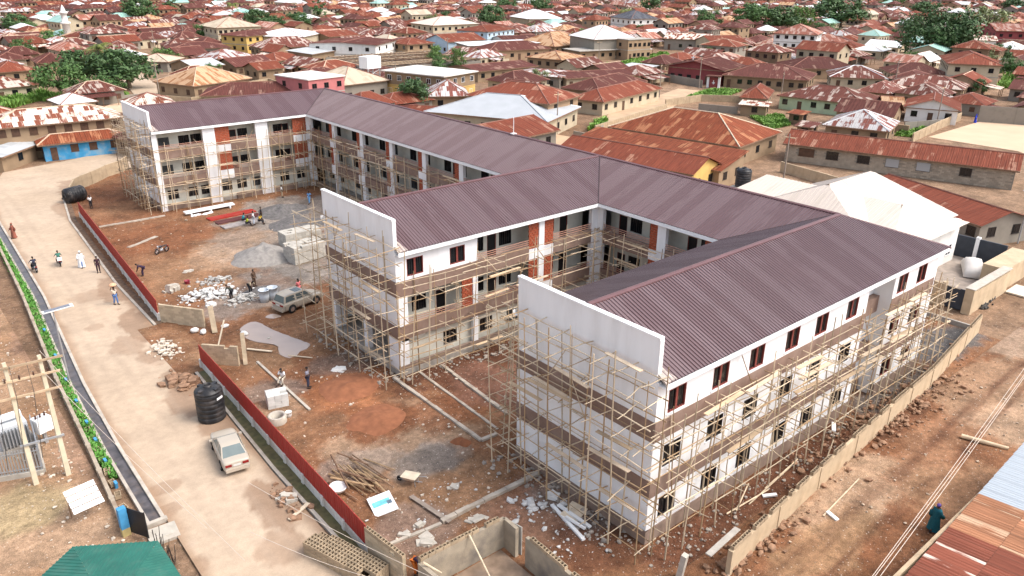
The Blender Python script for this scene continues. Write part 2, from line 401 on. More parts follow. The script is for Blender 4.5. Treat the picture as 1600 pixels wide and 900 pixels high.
def polyline(pts, y):
    for (x0, y0), (x1, y1) in zip(pts, pts[1:]):
        if y0 <= y <= y1: return x0+(x1-x0)*(y-y0)/(y1-y0)
    return pts[0][0] if y < pts[0][1] else pts[-1][0]
ROAD = [((-21.0,-40),(-14.2,-40)), ((-20.4,0),(-13.7,0)), ((-20.1,20),(-13.3,20)), ((-20.0,29),(-12.95,28)), ((-19.6,40),(-12.4,41)), ((-18.2,61),(-11.9,60)),
        ((-17.3,91),(-10.4,86)), ((-16.3,107),(-8.7,97)), ((-12.5,119.5),(-5.2,104.0)), ((-3.5,122),(1.5,109.5)), ((8,127),(11,115)), ((18,150),(25,145)), ((27,190),(34,186)), ((36,240),(42,238))]
def road_P(a, b):
    t = a*(len(ROAD)-1); i = min(int(t), len(ROAD)-2); f = t-i
    l = [ROAD[i][0][k]*(1-f)+ROAD[i+1][0][k]*f for k in (0,1)]; r = [ROAD[i][1][k]*(1-f)+ROAD[i+1][1][k]*f for k in (0,1)]
    return l[0]*(1-b)+r[0]*b, l[1]*(1-b)+r[1]*b
STAIN = (.27,.175,.115)
road_z = [(*(-12.29,58.13), 2.0, 4.5, STAIN, .75), (*(-14.93,58.17), 2, 2, STAIN, .5), (*(-13.31,48.34), 1.3, 5, STAIN, .8), (*(-15.12,44.84), 1.6, 2.5, STAIN, .6), (*(-14.38,41.19), 1.2, 2, STAIN, .7), (*(-16.36,50.47), .8, .8, STAIN, .5), (*(-6.36,100.65), 2.5, 8, STAIN, .65), (*(-10.00,91.47), 1.2, 5, STAIN, .6),
          (*(-14.26,31.81), 1.9, 3.0, STAIN, .8), (*(-13.77,27.44), 1.6, 1.8, STAIN, .8), (*(-13.27,36.06), 2, 3, STAIN, .6), (*(-14.76,16.73), 1.3, 3.5, STAIN, .85), (*(-16.02,12.67), 1.6, 1.6, STAIN, .6), (*(-19.31,22.50), 1.2, .8, STAIN, .6), (*(-20.40,14.35), .9, .9, STAIN, .5), (*(-19.87,20.16), .9, .7, STAIN, .6), (*(-14.54,39.87), 3, .35, (.44,.33,.24), .7),
          (*(-20.42,16.31), 1.2, .3, (.47,.36,.27), .7), (*(-11.52,36.69), 1.5, 2, RED, .4)]
def road_col(x, y):
    c = zone_col(x, y, mixc(PEACH, (.42,.315,.22), .5+.5*noise.noise(Vector((x*.13, y*.08, 2)))), road_z, .80, .98)
    if y < 105:                                       # earth carried in along both edges
        e = min(x-polyline([a for a, b in ROAD], y), polyline([b for a, b in ROAD], y)-x)
        c = mixc(c, (.30,.19,.12), .75*(1-sm(.0, .5+.7*max(0, noise.noise(Vector((x*.3, y*.35, 31)))+.35), e)))
        for t in (-17.9, -16.4, -15.2):                # dusty wheel tracks
            d = (x-t-.012*(y-40)-.3*noise.noise(Vector((y*.06, t, 1))))/.28; c = mixc(c, (.37,.28,.205), .35*math.exp(-d*d))
    return c
earth_sheet('road', road_P, 900, 34, road_col, lambda x, y: .085, road_m)
# the yard of the gate: earth running from the road into the compound
earth_sheet('gate_apron', lambda a, b: (-13.6+3.2*a, 36.2+11.2*b), 14, 40, lambda x, y: mixc(TAN, RED, .5+.5*noise.noise(Vector((x*.5, y*.5, 3)))), lambda x, y: .097+.012*noise.noise(Vector((x*.9, y*.9, 1))), earth_m)

# drain along the far side of the road: two kerbs, dark water between
water_dark = mat('drain_water', (.075,.066,.068), .3, .5, 1.6, spec=.4, bump=.3, bscale=3, dirt=(.17,.12,.085), dirt_amt=.7, dirt_scale=.9)
kerb_m = mat('kerb_concrete', (.44,.39,.33), .9, .18, 1.5, dirt=(.22,.17,.13), dirt_amt=.6, bump=.2)
DR = [(-20.15,19.6), (-20.05,29), (-19.65,40), (-18.25,61), (-17.35,91), (-16.4,107)]
def offset_strip(pts, a, b, z0, z1, step=1.2):
    mb = MB(); ys = []
    y = pts[0][1]
    while y < pts[-1][1]: ys.append(y); y += step
    ys.append(pts[-1][1])
    for y0, y1 in zip(ys, ys[1:]):
        xa, xb = polyline(pts, y0), polyline(pts, y1)
        mb.hexa([(xa+a,y0,z0),(xa+b,y0,z0),(xb+b,y1,z0),(xb+a,y1,z0),(xa+a,y0,z1),(xa+b,y0,z1),(xb+b,y1,z1),(xb+a,y1,z1)])
    return mb
tag(offset_strip(DR, -.17, .04, -.3, .19).build('kerb', kerb_m), kind='structure')
tag(offset_strip(DR, -1.0, -.82, -.3, .22).build('kerb', kerb_m), kind='structure')
tag(offset_strip(DR, -.82, -.17, -.35, .035).build('drain_water', water_dark), kind='structure')
mb = MB(); mb.obox((-20.62, 19.45, .05), (1.15, .28, .36)); tag(mb.build('kerb', kerb_m), kind='structure')
# mossy ditch between the road and the red sheet wall
moss = mat('mossy_ditch', (.10,.085,.035), .6, .4, 2.5, spec=.4, dirt=(.06,.09,.03), dirt_amt=.6)
DT = [(-13.2,9.5), (-13.1,20), (-12.75,28), (-12.35,36.2)]
tag(offset_strip(DT, .10, 1.0, -.3, .088).build('ditch_bottom', moss), kind='structure')
tag(offset_strip(DT, -.12, .10, -.3, .15).build('kerb', kerb_m), kind='structure')
DT2 = [(-12.05,47.5), (-11.95,60), (-10.45,86), (-8.8,97)]
tag(offset_strip(DT2, .12, .75, -.3, .1).build('ditch_bottom', mat('damp_earth', (.13,.08,.05), .8, .4, 2.)), kind='structure')
tag(offset_strip(DT2, -.12, .12, -.3, .17).build('kerb', kerb_m), kind='structure')

# puddles
pud = mat('muddy_water', (.38,.29,.235), .04, .12, .35, spec=.8, bump=.03, bscale=2.)
def puddle(pts, z):
    mb = MB(); n = len(pts); out = []
    for i in range(n):
        p0, p1, p2, p3 = pts[i-1], pts[i], pts[(i+1) % n], pts[(i+2) % n]
        for k in range(5):
            t = k/5; f = lambda a, b, c, d: .5*(2*b+(c-a)*t+(2*a-5*b+4*c-d)*t*t+(3*b-a-3*c+d)*t**3)
            q = (f(p0[0],p1[0],p2[0],p3[0]), f(p0[1],p1[1],p2[1],p3[1])); w = .12*noise.noise(Vector((q[0]*2, q[1]*2, 0)))
            out.append((q[0]+w, q[1]-w))
    mb.prism(out, z-.05, z); tag(mb.build('puddle', pud), kind='structure')
puddle([(-6.50,41.77), (-4.82,42.50), (-4.29,39.97), (-3.65,37.44), (-3.04,35.01), (-4.28,34.31), (-5.50,33.80), (-5.84,35.27), (-5.35,36.73), (-6.68,39.09)], .105)
puddle([(-3.64,42.81), (-2.83,43.08), (-2.46,42.22), (-3.16,42.06)], .1)

# grass: many blades, one object per lot
grass_m = mat('grass_blades', (.15,.27,.05), .7, .35, .8, rnd=.1)
weed_m = mat('bright_verge_leaves', (.10,.26,.045), .6, .4, 1.5)
def grass(name, P, n, h, m, seed, w=.12):
    """n blades scattered by P(rnd) -> (x, y)"""
    rnd = random.Random(seed); mb = MB()
    for i in range(n):
        x, y, hh = P(rnd); a = rnd.uniform(0, 6.28); l = rnd.uniform(.3, .9)*hh*h
        dx, dy = math.cos(a), math.sin(a); t = hh*h*rnd.uniform(.5, 1.1); ww = w*rnd.uniform(.6, 1.4)
        mb.face([(x-dy*ww, y+dx*ww, 0), (x+dy*ww, y-dx*ww, 0), (x+dx*l+dy*ww*.5, y+dy*l-dx*ww*.5, t), (x+dx*l*.9-dy*ww*.3, y+dy*l*.9+dx*ww*.3, t*.93)])
    return tag(mb.build(name, m), kind='stuff')
def in_poly(pts, x, y):
    c = False
    for (x0, y0), (x1, y1) in zip(pts, pts[1:]+pts[:1]):
        if (y0 > y) != (y1 > y) and x < (x1-x0)*(y-y0)/(y1-y0)+x0: c = not c
    return c
def grass_lot(pts, n, h, seed, m=None, w=.25):
    xs = [p[0] for p in pts]; ys = [p[1] for p in pts]
    def P(r):
        for _ in range(60):
            x, y = r.uniform(min(xs), max(xs)), r.uniform(min(ys), max(ys))
            if in_poly(pts, x, y): break
        return x, y, .35+.65*max(0, .5+noise.noise(Vector((x*.3, y*.3, seed))))
    return grass('grass', P, n, h, m or grass_m, seed, w)
def verge_P(r):
    y = 27.5+ (r.random()**1.1)*62 if r.random() > .25 else r.uniform(25.5, 60); x = polyline(DR, y)
    return x-1.02-r.uniform(0, .62)*min(1, (y-20)/9), y, .5+.5*r.random()
grass('grass', verge_P, 13000, .42, weed_m, 3, .085)
grass_lot([(152.75,164.21), (159.23,149.28), (206.00,165.73), (218.55,179.08), (178.45,165.58)], 6500, 1.0, 11, None, .4)
grass_lot([(132.28,102.45), (135.29,95.15), (155.86,101.03), (151.84,108.43)], 3200, .8, 12)
grass_lot([(123.34,76.59), (114.73,65.74), (121.67,65.63), (131.21,73.59)], 2600, .8, 13)
grass_lot([(128.54,46.84), (129.89,43.44), (139.99,45.40), (138.90,48.83)], 900, 1.0, 14)
grass_lot([(83.67,87.19), (86.66,86.54), (94.16,92.23), (91.69,92.29)], 700, 1.6, 15)
grass_lot([(-6.00,178.43), (6.40,192.56), (10.65,187.01), (11.69,198.38), (-3.22,197.50)], 2600, 2.2, 16)
grass_lot([(16.51,188.52), (23.44,179.68), (25.13,188.26), (20.37,198.38)], 1500, 1.5, 17)
grass_lot([(214.73,59.94), (228.47,57.39), (249.00,64.30), (244.07,67.94)], 1200, 2.2, 18)
# loose stones and litter on the bare ground
stone_m = mat('loose_stone', (.40,.31,.23), .95, .3, 3.)
def rubble(name, P, n, r0, r1, m, seed):
    rnd = random.Random(seed); mb = MB()
    for i in range(n):
        x, y, z = P(rnd); r = r0+(r1-r0)*rnd.random()**3
        mb.blob((x, y, z+r*.25), (r*rnd.uniform(.7,1.4), r*rnd.uniform(.7,1.3), r*rnd.uniform(.4,.8)), rnd.random(), 0, 5, 3, .3)
    return tag(mb.build(name, m), kind='stuff')
def blobP(c, su, sv, h=0, z=.06):
    def P(r):
        a = r.gauss(0, su*.5), r.gauss(0, sv*.5); k = max(0, 1-math.hypot(a[0]/su, a[1]/sv))
        return c[0]+a[0], c[1]+a[1], z+h*k*r.random()
    return P
rubble('loose_stones', blobP((25.18,-2.25), 11, 1.9, .3), 900, .04, .27, mat('brown_rubble', (.27,.16,.10), .95, .3, 3.), 1)
rubble('loose_stones', blobP((4.97,-3.98), 5, 1.0, .2), 260, .04, .3, MATS['brown_rubble'], 2)
rubble('loose_stones', lambda r: (r.uniform(-11,5), r.uniform(6,36), .05), 420, .02, .13, mat('pale_rubble', (.55,.47,.38), .95, .25, 3.), 3)
rubble('loose_stones', lambda r: (r.uniform(-10,20), r.uniform(47,82), .06), 380, .02, .14, stone_m, 4)
rubble('loose_stones', lambda r: (r.uniform(-1.2,33), r.uniform(-2.4,-.2), .05), 500, .03, .15, mat('grey_rubble', (.30,.26,.22), .95, .3, 3.), 5)
rubble('loose_stones', lambda r: (r.uniform(-2.2,.3), r.uniform(0,12), .05), 300, .03, .2, MATS['grey_rubble'], 6)
rubble('loose_stones', lambda r: (r.uniform(-2.2,-.1), r.uniform(25,37), .05), 260, .03, .2, MATS['grey_rubble'], 7)
rubble('loose_stones', lambda r: (r.uniform(0,20), r.uniform(23.3,25.3), .05), 320, .03, .22, MATS['grey_rubble'], 8)
rubble('loose_stones', lambda r: (r.uniform(-10,40), r.uniform(-12,-3.5), .05), 450, .02, .12, stone_m, 9)
rubble('loose_stones', lambda r: (r.uniform(-26,-22.6), r.uniform(18,52), .05), 320, .03, .14, MATS['pale_rubble'], 10)
rubble('loose_stones', blobP((-14.01,35.34), .9, 2.2, .5), 60, .1, .5, MATS['brown_rubble'], 12)
rubble('loose_stones', blobP((-12.90,41.79), 1.1, 2.0, .3, .1), 160, .04, .25, MATS['pale_rubble'], 13)
rubble('loose_stones', blobP((-13.88,16.40), .6, 1.6, .3, .1), 70, .05, .3, MATS['brown_rubble'], 14)
rubble('white_broken_rock', blobP((-5.81,51.41), 2.6, 1.7, .5), 330, .06, .3, mat('white_rock', (.54,.53,.51), .9, .2, 3.), 15)
rubble('white_broken_rock', blobP((-3.26,48.11), 1.7, 1.2, .5), 160, .06, .26, mat('grey_white_rock', (.38,.365,.34), .9, .3, 3.), 16)
rubble('white_broken_rock', blobP((-3.85,54.38), 1.6, 1.3, .4), 120, .06, .26, MATS['grey_white_rock'], 17)
rubble('white_litter', blobP((-2.68,6.37), 1.6, 1.2, .15), 60, .05, .35, MATS['white_rock'], 18)
rubble('white_litter', blobP((-6.53,9.94), 4.5, 3, .0), 80, .02, .12, MATS['white_rock'], 19)
rubble('white_litter', blobP((-2.15,3.32), 3.5, 2.2, .0), 110, .02, .13, MATS['white_rock'], 20)
def mound(name, c, r, h, m, seed, label, lim=30):
    rnd = random.Random(seed); mb = MB(); n, k = 30, 10; vs = []
    for i in range(k+1):
        for j in range(n):
            a = 2*math.pi*j/n; rr = i/k*(1+.28*noise.noise(Vector((math.cos(a)*1.5, math.sin(a)*1.5, seed))))
            x, y = math.cos(a)*rr*r[0], math.sin(a)*rr*r[1]
            z = h*max(0, 1-(i/k)**1.15)*(1+.35*noise.noise(Vector((x*1.1, y*1.1, seed*3))))*(1 if i else 1)-.03*(i == k)
            mb.v.append((x, y, z))
    for i in range(k):
        for j in range(n):
            j2 = (j+1) % n; mb.f.append((i*n+j, i*n+n+j, i*n+n+j2, i*n+j2)); mb.m.append(0); mb.uv.append(None)
    return tag(mb.build(name, m, None, True, (c[0], c[1], .05)), label, 'heap')
sand_grey = mat('grey_sharp_sand', (.25,.23,.21), .98, .2, 2.5, bump=.6, bscale=40)
mound('sand_heap', (3.09,58.37), (3.6,3.4), 1.5, sand_grey, 1, 'broad grey sand heap in the middle of the cement-grey yard')
mound('sand_heap', (12.21,73.05), (3.6,3.2), 1.1, mat('dark_gravel', (.14,.13,.125), .98, .3, 3, bump=.8, bscale=30), 2, 'dark gravel heap near the rear wing and the person in blue')
mound('sand_heap', (-1.18,49.14), (2.0,1.3), .5, MATS['dark_gravel'], 3, 'low dark mortar heap beside the two plastic barrels')
mound('sand_heap', (11.01,66.96), (3.4,3.6), .8, MATS['dark_gravel'], 4, 'flat dark heap behind the stacked pale blocks')
mound('earth_heap', (-4.14,26.37), (2.6,2.0), .45, mat('orange_earth', (.25,.10,.05), .98, .2, 2, bump=.6), 5, 'low orange earth heap beside the man in the grey shirt')
mound('earth_heap', (-4.73,21.12), (2.4,1.8), .4, MATS['orange_earth'], 6, 'flattened orange earth heap in the open front yard')
mound('earth_heap', (-1.94,15.11), (.55,.5), .3, mat('red_clod', (.22,.085,.04), .98, .2, 2, bump=.6), 7, 'small red earth clod left of the trench corner')
mound('earth_heap', (-1.74,14.65), (.5,.5), .32, MATS['red_clod'], 8, 'small red earth clod right beside the trench corner')

# ---------------------------------------------------------------- the E-shaped school building
WD, VB, VB2, VA, VA2, LEN, LS = 11.2, 25.4, 36.6, 83.05, 94.3, 33.4, 21.75
HE, HR, OV = 10.6, 13.0, .5
BANDS = ((3.16, 4.31), (6.80, 8.08)); PL = .98
school = empty('school_building', (0,0,0), 0, 'long three storey white and brown school block with maroon roofs, still in scaffolding', 'building')
class Face:
    """wall coordinates: s along the wall, q into the building, z up"""
    def __init__(f, O, d, n): f.O, f.d, f.n = O, d, n
    def pt(f, s, q, z=0): return (f.O[0]+f.d[0]*s+f.n[0]*q, f.O[1]+f.d[1]*s+f.n[1]*q, z)
    def box(f, mb, s0, s1, q0, q1, z0, z1, m=0):
        a, b = f.pt(s0, q0, z0), f.pt(s1, q1, z1); mb.box(*a, *b, m)
    def wall(f, mb, s0, s1, q0, q1, z0, z1, holes=()):
        """a wall with rectangular openings (s, z, w, h: centre and size)"""
        hs = [(s-w/2, s+w/2, z-h/2, z+h/2) for s, z, w, h in holes if s0 < s < s1 and z0 < z < z1]
        ss = sorted({s0, s1, *[h[0] for h in hs], *[h[1] for h in hs]})
        for a, b in zip(ss, ss[1:]):
            if b-a < 1e-4: continue
            c = (a+b)/2; cut = sorted((h[2], h[3]) for h in hs if h[0] < c < h[1]); z = z0
            for lo, hi in cut:
                if lo > z: f.box(mb, a, b, q0, q1, z, lo)
                z = max(z, hi)
            if z < z1: f.box(mb, a, b, q0, q1, z, z1)
    def part(f, name, m, *a):
        """one box as a part of the school"""
        mb = MB(); f.box(mb, *a); return mb.build(name, m, school)
    @property
    def rz(f): return 0 if f.d == (1,0) else -math.pi/2
FC = Face((0,0), (1,0), (0,1)); FB = Face((0,VB), (1,0), (0,1)); FA = Face((0,VA), (1,0), (0,1)); FS = Face((LS,0), (0,1), (1,0))
GC = Face((0,0), (0,1), (1,0)); GB = Face((0,VB), (0,1), (1,0)); GA = Face((0,VA), (0,1), (1,0))

# windows: one mesh per kind, shared by the copies
def window_meshes(w, h, bars, mull, fm):
    mb = MB(); t = .06
    mb.box(-w/2,-.02,-h/2, -w/2+t,.12,h/2); mb.box(w/2-t,-.02,-h/2, w/2,.12,h/2)
    mb.box(-w/2+t,-.02,h/2-t, w/2-t,.12,h/2); mb.box(-w/2+t,-.02,-h/2, w/2-t,.12,-h/2+t)
    fr = mb.mesh('window', fm)
    g = MB(); g.box(-w/2+t,.10,-h/2+t, w/2-t,.13,h/2-t); gl = g.mesh('pane', glass)
    b = MB()
    for i in range(bars):
        x = -w/2+t+(w-2*t)*(i+1)/(bars+1); b.box(x-.012,.03,-h/2+t, x+.012,.054,h/2-t)
    br = b.mesh('bars', frame_m) if bars else None
    c = MB(); c.box(-mull/2,.0,-h/2+t, mull/2,.09,h/2-t); ml = c.mesh('mullion', fm)
    return fr, gl, br, ml
WK = {'red': window_meshes(1.5, 1.42, 6, .17, redframe), 'dark': window_meshes(1.5, 1.42, 5, .07, frame_m), 'bare': window_meshes(1.4, 1.3, 4, .06, mat('bare_frame', (.12,.10,.085), .6, .3, 3)), 'small': window_meshes(.9, .6, 2, .08, redframe)}
PANE2 = {}
for fr_, gl_, br_, ml_ in WK.values():
    g2 = gl_.copy(); g2.name = 'pane'; g2.materials[0] = mat('grey_pane', (.075,.080,.082), .25, .4, 1.2, spec=.6); PANE2[gl_.name] = g2  # lighter grey variant of each pane, picked at random
def put_window(kind, F, s, q, z):
    fr, gl, br, ml = WK[kind]
    o = link('window', fr, school, F.pt(s, q, z), F.rz)
    link('pane', gl if random.random() < .72 else PANE2[gl.name], o); link('mullion', ml, o)
    if br: link('bars', br, o)
d_mb = MB(); d_mb.box(-.5,.02,0, -.43,.14,2.1); d_mb.box(.43,.02,0, .5,.14,2.1); d_mb.box(-.43,.02,2.03, .43,.14,2.1)
door_me = d_mb.mesh('door', redframe); dl = MB(); dl.box(-.43,.06,0, .43,.1,2.03); leaf_me = dl.mesh('leaf', mat('dark_door', (.02,.018,.018), .4, .2, 3))
def put_door(F, s, q, z):
    o = link('door', door_me, school, F.pt(s, q, z), F.rz); link('leaf', leaf_me, o)
SCREENS = {}
def screen_mesh(w, h):
    k = (round(w,2), round(h,2))
    if k in SCREENS: return SCREENS[k]
    mb = MB(); rows = max(3, int(h/.2)); rh = h/rows; nb = max(2, round(w/.36)); bw = w/nb
    for r in range(rows):
        off = bw/2 if r % 2 else 0; x = -w/2-off
        while x < w/2-.02:
            a, b = max(-w/2, x+.022), min(w/2, x+bw-.022)
            if b-a > .04: mb.box(a, random.uniform(0,.012), r*rh+.03, b, .13, (r+1)*rh-.012)
            x += bw
    mb.box(-w/2, .07, 0, w/2, .11, h, 1)
    SCREENS[k] = mb.mesh('brick_screen', [brick_m, mat('lime_mortar', (.42,.30,.23), .95, .2, 4)]); return SCREENS[k]
def put_screen(F, s0, s1, z0, z1, q=.02):
    w = s1-s0-.04; link('brick_screen', screen_mesh(w, z1-z0-.02), school, F.pt((s0+s1)/2, q, z0+.01), F.rz)

# --- front right wing, outer wall (plain wall with windows, a stair recess between the sixth and seventh)
US = (1.7, 5.6, 9.15, 13.0, 16.45, 20.4, 27.75, 30.9)
ZS = (2.12, 5.56, 9.0); SR = (22.5, 26.4)
mw, mbn, mpl = MB(), MB(), MB()
for lo, hi in ((.02, SR[0]), (SR[1], LEN)):
    FC.wall(mw, max(lo,.25), hi, 0, .25, PL, 10.32, [(u, z, 1.5, 1.42) for u in US for z in ZS])
    for b in BANDS: FC.box(mbn, lo-.05 if lo < 1 else lo, hi, -.035, .0, *b)
    FC.box(mpl, lo-.05 if lo < 1 else lo, hi, -.045, .245, -.3, PL-.004)
FC.wall(mw, SR[0], SR[1], 1.4, 1.6, PL, 10.32, [(24.4, 5.3, 1.4, 1.2)])
FC.box(mw, SR[0]-.2, SR[0], .25, 1.4, 0, 10.32); FC.box(mw, SR[1], SR[1]+.2, .25, 1.4, 0, 10.32)
for b in BANDS: FC.box(mbn, SR[0], SR[1], .9, 1.397, *b)
FC.box(mpl, SR[0], SR[1], 1.2, 1.4, -.3, PL)
for u in US:
    for k, z in enumerate(ZS):
        put_window('red' if k == 2 or u > 25 else 'dark', FC, u, .03, z)
put_window('dark', FC, 24.4, 1.43, 5.3)
# the window sills of that wall
for u in US:
    for z in ZS: FC.part('sill', white, u-.85, u+.85, -.06, .02, z-.80, z-.712)
# right end of the spine and the hidden backs
mw.box(LEN, 0, PL, LEN+.25, VA2, 10.32); mpl.box(LEN+.002, -.04, -.3, LEN+.29, VA2, PL-.004)
for b in BANDS: mbn.box(LEN+.25, -.035, b[0], LEN+.285, VA2, b[1])
mw.box(.25, WD-.25, PL, LS, WD, 10.32); mpl.box(.25, WD-.24, -.3, LS, WD+.04, PL-.004)
mw.box(.25, VB2-.25, PL, LS, VB2, 10.32); mpl.box(.25, VB2-.24, -.3, LS, VB2+.04, PL-.004)
mw.box(.25, VA2-.25, PL, LEN, VA2, 10.32); mpl.box(.25, VA2-.24, -.3, LEN, VA2+.04, PL-.004)
for v in (WD, VB2):
    for b in BANDS: mbn.box(0, v, b[0], LS, v+.035, b[1])
# --- the three gable walls with their raised square parapets
def gable(G, open_ground=False):
    z0 = BANDS[0][0] if open_ground else PL
    gw_ = MB(); G.box(gw_, 0, WD, 0, .25, z0, 10.45); gw_.build('gable_wall', white, school)
    # sloping shoulder and raised parapet: their own part
    p = MB(); a0, a1 = .14, WD
    G.box(p, a0, a1, 0, .25, 10.45, 12.9)
    G.box(p, a0-.03, a1+.03, -.05, .30, 12.9, 13.03)
    G.box(p, a0-.05, a0, -.03, .28, 10.95, 12.9)
    p.build('parapet', white, school)
    for b in BANDS: G.box(mbn, -.035, WD+.035, -.04, 0, *b)
    if not open_ground: G.box(mpl, -.04, WD+.04, -.045, .25, -.3, PL-.004)
gable(GC); gable(GA); gable(GB, True)
# ground floor of the middle wing is open at the gable: a corner pillar, a bare recessed wall
bare = mat('bare_render', (.24,.19,.15), .95, .2, 1.2, dirt=(.12,.09,.07), dirt_amt=.6)
for b_ in ((0, VB, .55, .9, VB+1.5, 3.16), (0, VB2-.9, .55, .9, VB2-.25, 3.16), (0, VB+5, .55, .5, VB+5.5, 3.16)): m = MB(); m.box(*b_); m.build('pillar', white, school)
m = MB(); m.box(2.2, VB+1.9, 0, 2.4, VB2-.25, 3.16); m.box(2.4, VB+1.9, 0, LS, VB+2.05, .2); m.build('bare_wall', bare, school)
m = MB(); m.box(-.1, VB-.1, -.3, LS-.3, VB2-.26, .5); m.build('floor_slab', concrete, school)
m = MB(); m.box(.25, VB, 2.95, 2.4, VB2-.25, 3.15); m.build('soffit', concrete, school)

# --- corridor fronts: open balconies, recessed cream wall, columns, brick screens, rails
def corridor(F, s0, s1, dep, cols, bricks, opens, solids=(), top_only_solid=(), wins=(), doors=(), ground_dep=None, gl_wins=None):
    gd = ground_dep if ground_dep is not None else dep
    FL = ((.55, 3.16, gd), (3.45, 6.8, dep), (7.12, 10.32, dep))
    for k, (f, c, d) in enumerate(FL):
        hw = [(s, f+1.5 if k else 1.85, 1.4, 1.3) for s in (gl_wins if (k == 0 and gl_wins) else wins)]
        hd = [(s, f+1.05, 1.0, 2.1) for s in doors] if k or not gl_wins else []
        inner = MB(); F.wall(inner, s0, s1, d, d+.2, f-.35 if k else 0, c+.3 if k < 2 else 10.4, hw+hd); inner.build('inner_wall', cream_in, school)
        for h in hw: put_window('bare' if k == 0 else 'dark', F, h[0], d+.03, h[1])
        for h in hd: put_door(F, h[0], d+.02, f)
        if k: F.part('floor_slab', concrete, s0, s1, .12, dep, f-.33, f)
    F.part('floor_slab', concrete, s0, s1, .2, gd, -.3, .5)
    F.part('soffit', white, s0, s1, .05, dep+.2, 10.34, 10.42)                       # soffit of the eaves
    solid_white = [(a, b) for a, b in cols] + [(a, b) for a, b in bricks]
    for zi, (b0, b1) in enumerate(BANDS):
        for a, b in opens:
            F.part('balcony_band', brown, a, b, -.03, .12, b0, b1)
    for a, b in cols:
        F.part('column', white, a, b, -.05, .35, -.1, 10.34)
    for a, b in bricks:
        for z0, z1 in ((BANDS[0][1], BANDS[1][0]), (BANDS[1][1], 10.34)):
            put_screen(F, a, b, z0 if z0 < 5 else z0-.35, z1)
        F.part('spandrel', white, a, b, 0, .14, BANDS[0][0]-.05, BANDS[0][1]); F.part('spandrel', white, a, b, 0, .14, BANDS[1][0], BANDS[1][1]-.35)
    for a, b in opens:
        F.part('plinth', plinth_m, a, b, -.04, .2, -.3, PL-.1)
        for z in (BANDS[0][1], BANDS[1][1]):
            if z > 8 and any(x <= a+.1 and b-.1 <= y for x, y in top_only_solid): continue
            for r in (.14, .32, .50):
                F.part('rail', rail_m, a, b, .03, .075, z+r-.025, z+r+.025)
# middle wing
ob = [(.95,6.2),(7.8,13.4),(16.3,21.0)]
corridor(FB, 0.25, LS, 1.9, [(14.53,15.13),(21.0,21.75)], [(13.4,14.53),(15.13,16.28)], [(0.0,14.4 - 1.0),(16.28,21.0)],
         top_only_solid=[(0,13.4)], wins=(3.2, 9.2, 12.3, 17.4), doors=(5.4, 10.8, 19.3), ground_dep=.45, gl_wins=(5.2, 9.0, 12.0, 17.5))
m = MB(); FB.wall(m, .25, 7.8, -.0, .2, 8.08, 10.34, [(1.75, 9.05, 1.5, 1.42), (5.78, 9.05, 1.5, 1.42)]); m.build('wall', white, school)
for b_ in ((0.25, .95, 0, .2, 4.31, 6.8), (7.3, 7.8, -.02, .3, 0, 3.16), (7.3, 7.8, -.02, .3, 4.31, 6.8)): FB.part('column', white, *b_)
put_window('red', FB, 1.75, .03, 9.05); put_window('red', FB, 5.78, .03, 9.05); put_screen(FB, 6.2, 7.28, 4.0, 6.8)
m = MB()
for z in (.14,.32,.5): FB.box(m, 7.8, 13.4, .03, .075, 8.08+z-.025, 8.08+z+.025)
m.build('railing', rail_m, school)
# rear wing
corridor(FA, 0.25, LS, 1.9, [(0.0,.66),(6.5,8.1),(13.75,15.5)], [(8.1,10.1),(19.2,21.3)], [(.66,6.5),(10.1,13.75),(15.5,19.2)],
         wins=(2.0, 4.6, 6.2, 12.6, 17.8), doors=(11.2, 18.9), ground_dep=.9, gl_wins=(1.9, 4.5, 6.3, 9.2, 11.3, 13.6, 17.7, 20.3))
m = MB(); FA.box(m, 21.3, 21.75, -.02, .3, 0, 10.34); m.build('column', white, school)
# spine between rear and middle wing, and between middle and front wing
cs = [38.9, 45.95, 53.25, 60.5, 67.75, 75.3]
corridor(FS, VB2, VA, 1.9, [(c, c+.75) for c in cs]+[(VA-.6, VA)], [(c+.75, c+1.7) for c in cs],
         [(VB2, cs[0])]+[(a+1.7, b) for a, b in zip(cs, cs[1:]+[VA-.6])], wins=[c+t for c in cs for t in (2.6, 5.6)], doors=[c+4.1 for c in cs])
cs2 = [11.6, 17.35]
corridor(FS, WD, VB, 1.9, [(c, c+.9) for c in cs2]+[(VB-.75, VB)], [(c+.9, c+1.8) for c in cs2], [(13.4, 17.35), (19.15, VB-.75)], wins=(14.4, 20.0, 22.3), doors=(16.0, 23.9))
mw.build('wall', white, school); mbn.build('brown_band', brown, school); mpl.build('plinth', plinth_m, school)

